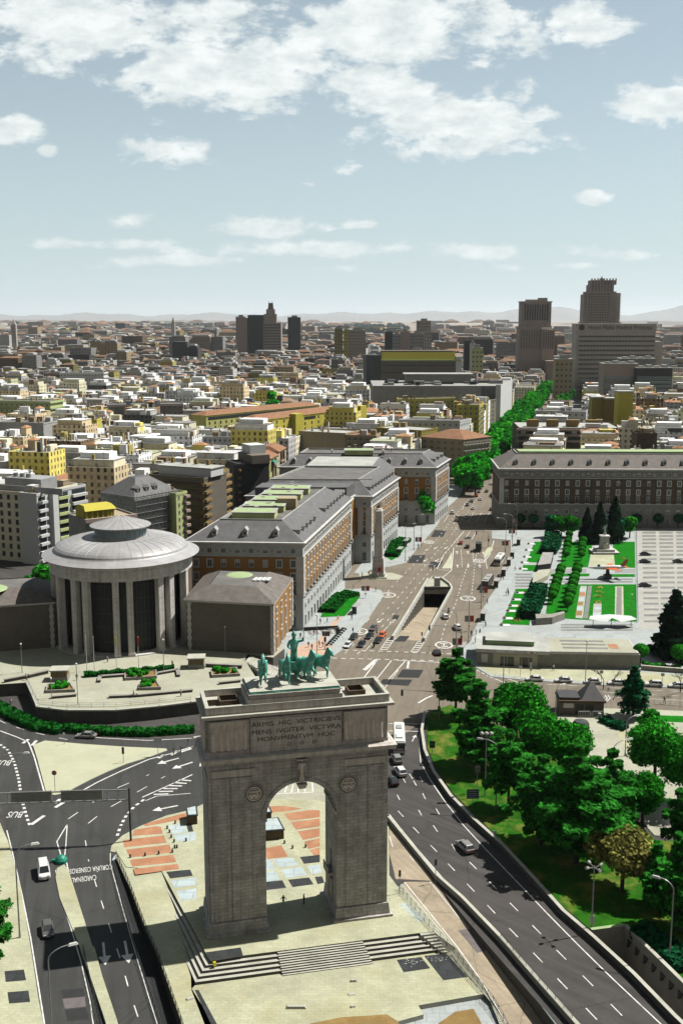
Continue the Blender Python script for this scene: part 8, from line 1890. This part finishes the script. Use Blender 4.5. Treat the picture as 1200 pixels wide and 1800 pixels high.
# ---- plaza furniture
def planter(label,pts,h=.75,plants=6,bench=None,seed=1):
 q = [Vector(G(px,py,ZP)) for px,py in pts]; o = q[0]; t = thing('planter',label,'planter',(o.x,o.y,ZP)); P_ = ccw([(p.x - o.x,p.y - o.y) for p in q]); m = MB(); m.prism(P_,0,h,cap=False); ring(m,P_,h,inset(P_,.35),h); ring(m,inset(P_,.35),h,inset(P_,.35),h - .3); m.build('planter_wall',M['concrete'],t); MB().face([(*p,h - .25) for p in inset(P_,.34)]).build('soil',M['soil'],t)
 rnd = random.Random(seed); xs = [p[0] for p in P_]; ys = [p[1] for p in P_]; n = 0
 for k in range(plants):
  b = MB(); u,v = rnd.random(),rnd.random(); A_,B_,C_,D_ = [Vector(p) for p in P_[:4]]; p = (A_ * (1 - u) + B_ * u) * (1 - v) + (D_ * (1 - u) + C_ * u) * v; p = p * .8 + (A_ + B_ + C_ + D_) / 4 * .2
  for j in range(110): d = rv(rnd); quad_at(b,Vector((p.x + d.x * .7,p.y + d.y * .7,h + .35 + d.z * .5)),d,.2,1.2,rnd)
  b.build('shrub',M['leaf'],t)
 return t
planter('square planter with round shrubs at the left of the plaza',[(80,1219),(83,1207),(124,1204),(132,1217)],plants=11,seed=1); planter('long planter with shrubs in the middle of the plaza',[(219,1197),(219,1187),(275,1181),(276,1193)],plants=10,seed=2); planter('planter with shrubs in the long bench near the plaza edge',[(243,1214),(246,1203),(276,1201),(283,1213)],plants=9,seed=3); planter('planter with shrubs at the right of the plaza, behind the arch',[(372,1192),(370,1181),(416,1177),(422,1189)],plants=11,seed=4)
def bench(label,pts,h=.6):
 q = [Vector(G(px,py,ZP)) for px,py in pts]; o = q[0]; t = thing('stone_bench',label,'bench',(o.x,o.y,ZP)); b = MB(); s = MB()
 for i in range(len(q) - 1):
  d = q[i + 1] - q[i]; a = math.atan2(d.y,d.x); m_ = (q[i] + q[i + 1]) / 2 - o; b.cbox(m_.x,m_.y,0,d.length,.7,h - .1,a); s.cbox(m_.x,m_.y,h - .1,d.length + .3,.95,.14,a)
 b.build('base',M['dark_concrete'],t); s.build('seat',M['concrete'],t)
bench('long low bench wall near the plaza edge, running behind the arch',[(192,1227),(240,1225),(338,1216)]); bench('bent low bench beside the middle planter, left arm',[(174,1200),(176,1192),(217,1189)]); bench('bent low bench beside the middle planter, right arm',[(278,1186),(312,1180),(314,1190)]); bench('short bench before the left square planter',[(90,1228),(134,1224)]); bench('short bench below the right planter',[(385,1203),(422,1199)]); bench('long ramp wall leading to the left stone hut',[(8,1200),(50,1192),(84,1184)],.9); bench('long ramp wall right of the right stone hut',[(362,1172),(425,1175)],.9)
for px,py,l in ((105,1196,'small flat-roofed stone hut at the left of the plaza'),(345,1174,'small flat-roofed stone hut at the right of the plaza')):
 x,y = G(px,py,ZP); t = thing('stone_hut',l,'hut',(x,y,ZP),R(4),'stone huts on the plaza'); MB().box(-2.1,2.1,-1,2.6,0,1.1).build('base',M['concrete'],t); q = MB().box(-1.95,1.95,-.85,2.45,1.1,2.6,1)
 for k in range(11): q.box(-2.0 + .39 * k,-1.9 + .39 * k,-.95,-.85,1.1,2.6,0)
 q.build('louvred_wall',[M['concrete'],M['brown_wall']],t); MB().box(-2.3,2.3,-1.2,2.8,2.6,2.9).build('roof',M['pale_stone'],t)
for i,(p,l) in enumerate([([(462,1479),(462,1458),(488,1455),(499,1476)],'large glass-topped light shaft seen through the arch'),([(462,1447),(462,1434),(472,1434),(477,1445)],'smaller glass-topped light shaft farther behind, seen through the arch'),([(330,1451),(328,1438),(345,1434),(347,1450)],'glass-topped light shaft at the left of the arch')]):
 q = [Vector(G(*a)) for a in p]; o = q[0]; P_ = ccw([(v.x - o.x,v.y - o.y) for v in q]); t = thing('light_shaft',l,'skylight',(o.x,o.y,.1)); MB().prism(P_,0,1.7,cap=False).build('frame',M['wood_brown'],t); MB().prism(inset(P_,-.15),1.7,1.85).build('rim',M['metal_dark'],t); MB().prism(inset(P_,.15),1.85,1.9).build('glass_top',M['blue_tile'],t)
# ---- obelisk with eagle
x,y = G(665,1014); t = thing('eagle_obelisk','tall tapering grey monolith topped by a small eagle, on the island left of the avenue','monument',(x,y,.1),R(-8))
MB().box(-3.3,3.3,-3.3,3.3,0,.5).box(-2.4,2.4,-2.4,2.4,.5,1.4).build('steps',M['pale_stone'],t); MB().taper((-2.1,2.1,-2.1,2.1),(-1.9,1.9,-1.9,1.9),1.4,7.2).build('pedestal',M['granite'],t); MB().box(-1.4,1.4,-2.25,-1.9,2.4,6.0).build('relief_plaque',M['arch_relief'],t)
MB().taper((-1.55,1.55,-1.55,1.55),(-1.25,1.25,-1.25,1.25),7.2,24.2).build('shaft',M['granite'],t); MB().taper((-1.4,1.4,-1.4,1.4),(-.8,.8,-.8,.8),24.2,25.0).build('cap',M['granite_plain'],t)
J = {'b': (0,0,.9,.5),'c': (.1,0,1.5,.5),'h': (.4,0,2.1,.28),'k': (.8,0,2.0,.1),'t': (-.9,0,.3,.25),'w1': (-.2,.9,1.6,.2),'w2': (-.6,1.7,1.0,.12),'v1': (-.2,-.9,1.6,.2),'v2': (-.6,-1.7,1.0,.12),'f': (.1,0,.1,.2)}
link(skin('eagle',J,[('b','c'),('c','h'),('h','k'),('b','t'),('c','w1'),('w1','w2'),('c','v1'),('v1','v2'),('b','f')],'b',M['metal_dark']),'eagle',t,(0,0,25.0),R(10))
struct(MB().prism([(x + a,y + b_) for a,b_ in ((-7,-4),(7,-5),(9,1),(5,6),(-7,6))],0,.12).build('traffic_island',M['plaza_paving']))
# ---- statue monument, jet aircraft
x,y = G(1061,972); t = thing('statue_monument','white statue on a stepped stone pedestal before the dark conifers','monument',(x,y,.15),0)
MB().box(-5.2,5.2,-4,4,0,.8).box(-3.6,3.6,-3,3,.8,1.8).build('steps',M['granite_plain'],t); MB().taper((-1.8,1.8,-1.6,1.6),(-1.5,1.5,-1.3,1.3),1.8,6.5).box(-1.9,1.9,-1.7,1.7,6.5,7.0).build('pedestal',M['granite_plain'],t); MB().box(-.9,.9,-2.2,-1.5,1.8,4.0).build('relief_group',M['arch_relief'],t)
J2 = {k_: (v[0],v[1],v[2],v[3]) for k_,v in {'pel': (0,0,2.1,.42),'che': (0,0,3.1,.44),'nk': (0,0,3.65,.18),'hd': (0,-.02,4.1,.28),'l': (-.2,0,1.0,.4),'r': (.2,0,1.0,.4),'lf': (-.3,0,.15,.4),'rf': (.3,0,.15,.4),'ls': (-.5,0,3.35,.2),'le': (-.8,-.1,2.7,.16),'lh': (-.6,-.5,2.4,.12),'rs': (.5,0,3.35,.2),'re': (.7,-.05,4.0,.16),'rh': (.6,-.15,4.7,.12)}.items()}
link(skin('statue_figure',J2,E_,'pel',M['white_stone']),'statue_figure',t,(0,0,7.0))
x,y = G(1067,1018); t = thing('jet_aircraft','small white and orange jet aircraft displayed on a dark pylon in the park','aircraft',(x,y,.15),R(-176))
fz = 4.2; f = MB(); pr_ = [(-7.0,.15),(-5.5,.55),(-2,.75),(1.5,.78),(4.5,.6),(6.3,.3),(7.4,.05)]; q = MB(); vs = []; nn = 14
for px_,r in pr_:
 for i in range(nn): a = 2 * PI * i / nn; vs.append((px_,r * math.cos(a),fz + r * math.sin(a) * 1.05))
q.add(vs,[(j * nn + i,j * nn + (i + 1) % nn,(j + 1) * nn + (i + 1) % nn,(j + 1) * nn + i) for j in range(len(pr_) - 1) for i in range(nn)]); q.build('fuselage',M['car_white'],t,smooth=True)
for s in (-1,1): MB().add([(1.6,s * .6,fz - .3),(-2.6,s * .6,fz - .3),(-3.4,s * 5.6,fz - .1),(-1.8,s * 5.6,fz - .1),(1.6,s * .6,fz - .12),(-2.6,s * .6,fz - .12),(-3.4,s * 5.6,fz - .02),(-1.8,s * 5.6,fz - .02)],[(0,1,2,3),(7,6,5,4),(0,3,7,4),(1,5,6,2),(2,6,7,3)]).build('wing',M['orange_paint'],t); MB().add([(-5.0,s * .3,fz + .2),(-6.6,s * .3,fz + .2),(-7.2,s * 2.3,fz + .3),(-6.2,s * 2.3,fz + .3),(-5.0,s * .3,fz + .32),(-6.6,s * .3,fz + .32),(-7.2,s * 2.3,fz + .36),(-6.2,s * 2.3,fz + .36)],[(0,1,2,3),(7,6,5,4),(0,3,7,4),(1,5,6,2),(2,6,7,3)]).build('tailplane',M['orange_paint'],t)
MB().add([(-4.2,-.08,fz + .5),(-6.4,-.08,fz + .5),(-7.6,-.08,fz + 2.9),(-6.4,-.08,fz + 2.9),(-4.2,.08,fz + .5),(-6.4,.08,fz + .5),(-7.6,.08,fz + 2.9),(-6.4,.08,fz + 2.9)],[(0,3,2,1),(4,5,6,7),(0,4,7,3),(1,2,6,5),(2,3,7,6)]).build('tail_fin',M['terracotta_tile'],t)
MB().ball((3.3,0,fz + .55),.6,10,6).build('canopy',M['car_glass'],t); MB().box(-1.3,1.3,-.9,.9,0,1.6).taper((-.7,.7,-.3,.3),(-.5,.5,-.2,.2),1.6,fz - .5).build('pylon',M['metal_dark'],t)
# ---- low concrete station
A_s,B_s = Vector(G(837,1169)),Vector(G(948,1174)); d = B_s - A_s; Ls = d.length; an = math.atan2(d.y,d.x); t = thing('transit_station','low concrete station with a flat white roof, glazed entrance and posters, above the taxi street','station',(A_s.x,A_s.y,.1),an)
MB().box(0,Ls,0,14,0,3.7).build('wall',M['concrete'],t); MB().box(-.3,Ls + 2.5,-.6,14.3,3.7,4.6).build('roof_edge',M['granite_plain'],t); MB().box(-.3,Ls + 2.5,-.6,14.3,4.601,4.64).build('roof',M['roof_pale'],t); q = MB().box(2.5,Ls - 1.5,3.6,11.5,4.64,5.9); q.build('roof_monitor',M['roof_green'],t); MB().box(2.2,Ls - 1.2,3.3,11.8,5.9,6.0).build('monitor_roof',M['roof_pale'],t)
MB().box(4.4,Ls - .6,-.12,0,.0,3.5).build('entrance_surround',M['cream_wall'],t); MB().box(6.2,10.0,-.2,-.1,.0,2.6).build('entrance_glass',M['car_glass'],t); MB().box(11.5,Ls - 2.0,-.2,-.1,.0,2.6).build('entrance_glass',M['car_glass'],t)
for k in range(6): MB().box(6.2 + k * 1.9,6.3 + k * 1.9,-.24,-.2,0,2.6).build('door_frame',M['sign_white'],t)
MB().box(1.3,3.0,-.1,0,.8,3.1).build('poster',M['sign_white'],t); MB().box(5.2,7.6,-.7,-.6,3.85,4.45).build('sign_panel',M['sign_white'],t); MB().box(Ls - 3.4,Ls - 1.0,-.7,-.6,3.85,4.45).build('sign_panel',M['sign_white'],t); MB().box(Ls - 2.6,Ls - 1.8,-.72,-.7,3.95,4.35).build('sign_mark',M['red_paint'],t)
C_s = Vector(G(1124,1177)); d = C_s - B_s; L2_ = d.length; t = thing('retaining_block','long blank concrete wall with a paved roof terrace, right of the station entrance','wall',(B_s.x,B_s.y,.1),math.atan2(d.y,d.x)); MB().box(.0,L2_,.2,12,0,3.9).build('wall',M['concrete'],t); MB().box(2.2,L2_ - .5,-.3,12.2,3.9,4.6).build('parapet',M['granite_plain'],t); MB().box(2.5,L2_ - .8,.0,12.0,4.601,4.63).build('terrace_paving',M['plaza_paving'],t)
for k in range(3): MB().box(6.5,L2_ - 8,2.4 + 3.2 * k,3.9 + 3.2 * k,4.631,4.66).build('paving_stripe',M['park_grey'],t)
MB().box(L2_ - 7.5,L2_ - 5,3,7,4.632,4.665).build('paving_patch',M['terracotta_tile'],t); MB().box(.3,1.9,1.0,11,.5,4.3).build('stair_gap',M['metal_dark'],t)
wall_line('retaining_wall','low rough wall between the hedge and the taxi pavement at the right edge',[(1126,1178),(1160,1181),(1260,1188)],.6,1.3,'concrete','pale_stone')
x,y = G(940,1100); t = thing('lawn_wall','angled concrete retaining wall at the foot of the lower lawn','wall',(x,y,.1)); P_ = [(a - x,b_ - y) for a,b_ in PX([(940,1092),(942,1100),(970,1098),(992,1090),(990,1087),(968,1092)])]; MB().prism(ccw(P_),0,2.2).build('wall',M['concrete'],t)
x,y = G(944,1008); t = thing('stair_canopy','sloping grey roof over a stairway between the park lawns','canopy',(x,y,.13)); P_ = [(a - x,b_ - y) for a,b_ in PX([(944,1006),(967,1003),(972,983),(953,983)])]; MB().prism(ccw(P_),0,2.6,0,1).build('roof',[M['grey_wall'],M['metal_dark']],t)
x,y = G(935,1040); t = thing('stair_flank','broad pale slatted stair flank descending to the pavement','stairs',(x,y,.13)); P_ = [(a - x,b_ - y) for a,b_ in PX([(934,1034),(962,1020),(968,1008),(946,1010),(938,1018)])]; MB().prism(ccw(P_),0,1.6).build('slats',M['plaza_paving'],t)
x,y = G(1075,1104); t = thing('canopy','white folded canopy on the terrace behind the station wall','canopy',(x,y,.14)); MB().add([(-7,0,2.6),(-2,-1.6,2.2),(0,0,3.0),(2.4,-1.6,2.2),(7.5,0,2.6),(-6,3,2.8),(0,3.4,3.2),(6.4,3,2.8)],[(0,1,2,5),(2,6,5),(2,3,4,7),(2,7,6)]).build('sail',M['white_wall'],t)
for a in (-5.5,0,6): MB().cyl((a,1,0),(a,1,2.8),.1,.1,6).build('post',M['metal_dark'],t)
for i,(px,py) in enumerate([(914,1043),(907,1055),(902,1066),(898,1075),(892,1088),(887,1100),(933,957),(929,968),(926,980),(922,990),(919,1001)]):
 x,y = G(px,py); t = thing('park_bench','dark bench on a white pad in the row along the park edge','bench',(x,y,.14),0,'benches along the park edge'); MB().box(-1.6,1.6,-1.2,1.2,0,.08).build('pad',M['white_wall'],t); MB().box(-1.3,-.7,-.9,.9,.35,.5).build('seat',M['wood_brown'],t); MB().box(-1.3,-.7,-.8,-.6,.08,.35).box(-1.3,-.7,.6,.8,.08,.35).build('legs',M['metal_dark'],t)
for i,(px,py) in enumerate([(1052,1034),(1052,1042),(1051,1050),(1050,1060),(926,1044),(917,1068),(908,1092),(1093,982)]):
 x,y = G(px,py); t = thing('flower_bed','small red and yellow flower clump set in the park lawn','flower bed',(x,y,.19),0,'flower clumps in the lawns'); b = MB(); r_ = random.Random(i)
 for k in range(60): quad_at(b,Vector((r_.uniform(-1.2,1.2),r_.uniform(-1.5,1.5),r_.uniform(.05,.3))),Vector((0,0,1)) + rv(r_) * .5,.16,1,r_,k % 3)
 b.build('flowers',[M['red_paint'],M['yellow_paint'],M['leaf_dark']],t)
# ---- kiosk with pyramid roof
x,y = G(1018,1252); t = thing('kiosk','dark kiosk with a grey pyramid roof, between the plaza and the taxi street','kiosk',(x,y,.13),R(-3)); MB().box(-5.0,5.2,-2.4,3.0,0,3.2).build('wall',M['dark_brick'],t); MB().box(-5.4,5.6,-2.9,3.4,3.2,3.7).build('eaves',M['wood_brown'],t); MB().box(-5.2,-.4,-2.4,3.0,3.7,4.3).build('roof_box',M['dark_grey'],t); MB().taper((-.2,5.4,-2.7,3.2),(2.4,2.9,.1,.5),3.7,7.4).build('pyramid_roof',M['slate'],t); MB().box(-4.2,-1.8,-2.5,-2.4,1.8,2.9).build('sign_panel',M['sign_white'],t)
for a in (-1.4,.9): MB().box(a,a + 1.9,-2.5,-2.39,.3,2.6).build('shutter',M['metal_dark'],t)
for px,py,l in ((1028,1262,'white barrier in front of the kiosk'),(1048,1262,'brown crate cabinet beside the barrier at the kiosk'),(1053,1264,'pale cylinder bin at the kiosk')):
 x,y = G(px,py); nm = 'barrier' if 'barrier' in l else 'cabinet' if 'cabinet' in l else 'litter_bin'; t = thing(nm,l,nm.replace('_',' '),(x,y,.13))
 if nm == 'barrier':
  q = MB()
  for k in range(9): q.box(-1.6 + .4 * k,-1.52 + .4 * k,-.04,.04,0,1.5)
  q.box(-1.6,1.65,-.05,.05,1.4,1.5).box(-1.6,1.65,-.05,.05,.1,.2); q.build('grille',M['lamp_white'],t)
 elif nm == 'cabinet': MB().box(-.8,.8,-.5,.5,0,1.5).build('body',M['wood_brown'],t); MB().box(-.85,.85,-.55,.55,1.5,1.58).build('lid',M['grey_wall'],t)
 else: MB().lathe([(.35,0),(.42,1.2),(.36,1.3),(.05,1.36)],12).build('bin',M['roof_pale'],t)
x,y = G(1020,1287); t = thing('advert_drum','dark round glass drum at the edge of the plaza behind the cedars','kiosk',(x,y,.13)); MB().lathe([(1.8,0),(1.9,1.9),(1.5,2.5),(.05,2.7)],20).build('drum',M['dark_grey'],t); MB().lathe([(1.95,.3),(1.97,.5)],20).build('rim',M['grey_wall'],t)
x,y = G(566,1112); t = thing('subway_entrance','stair opening with grey side walls sunk in the left pavement','subway entrance',(x,y,.13),R(10))
MB().box(-5.2,5.2,2.0,2.4,0,1.1).build('side_wall',M['metal_dark'],t); MB().box(4.8,5.2,-2.2,2.0,0,1.1).build('side_wall',M['dark_grey'],t); q = MB()
for k in range(9): q.box(-4.2 + k * 1.0,-3.3 + k * 1.0,-2,2,.02,.06 + .005 * k,k % 2)
q.build('stair_treads',[M['park_grey'],M['roof_pale']],t)
x,y = G(585,1128); post_sign('grey information board by the parked motorbikes',573,1130,3.4,2.2,1.4,'metal_dark',text=3,tm='roof_pale')
x,y = G(108,1516); t = thing('crash_cushion','green plastic crash cushion at the tip of the left island','barrier',(x,y,.02)); MB().lathe([(1.0,0),(1.05,.5),(.8,.9),(.7,1.0),(.35,1.25),(.05,1.3)],14).build('drum',M['teal_paint'],t); MB().box(-1.6,.2,-.3,.2,0,.5).build('foot',M['teal_paint'],t)
for i,(px,py,l,s) in enumerate([(520,1773,'long pale stone slab lying on the terrace',(2.9,.5,.35)),(621,1726,'small dark-edged stone on the terrace, near the steps',(.9,.4,.3)),(618,1749,'flat pale stone on the terrace, middle of three',(1.1,.5,.12)),(620,1771,'small stone on the terrace, lowest of three',(.7,.4,.25)),(377,1698,'yellow cloth bundle on the corner steps',(.5,.4,.5)),(334,1757,'pale rubble in the gutter at the left of the terrace',(1.2,.5,.2))]):
 x,y = G(px,py,-2 if i != 4 else -.4); o = MB().taper((-s[0] / 2,s[0] / 2,-s[1] / 2,s[1] / 2),(-s[0] * .4,s[0] * .42,-s[1] * .35,s[1] * .4),0,s[2]).build('stone_block' if i != 4 else 'cloth_bundle',M['pale_stone' if i != 4 else 'yellow_paint'],None,loc=(x,y,-1.99 if i != 4 else -.34),rz=.1 * i); tag(o,l,'stone' if i != 4 else 'cloth')
lt = MB(); r_ = random.Random(6)
for k in range(40): u = r_.gauss(0,1); px,py = (722 + r_.gauss(0,9),1692 + r_.gauss(0,3)) if k % 3 else (768 + r_.gauss(0,9),1687 + r_.gauss(0,4)); x,y = G(px,py,-2); lt.cbox(x,y,-1.985,.12,.1,.03,r_.uniform(0,3))
tag(stuff(lt.build('litter',M['white_wall'])),'white paper litter scattered on the black paving','litter')
# -- the air
hzm = bpy.data.materials.new('haze'); hzm.use_nodes = True; t_ = hzm.node_tree; t_.nodes.clear(); ho = N(t_,'ShaderNodeOutputMaterial'); pv = N(t_,'ShaderNodeVolumePrincipled'); pv.inputs['Color'].default_value = (.86,.93,1.0,1); pv.inputs['Density'].default_value = 0.000016; pv.inputs['Anisotropy'].default_value = .2
t_.links.new(pv.outputs[0],ho.inputs['Volume']); stuff(MB().box(-59000,59000,-2900,89000,-9,900).build('haze',hzm))
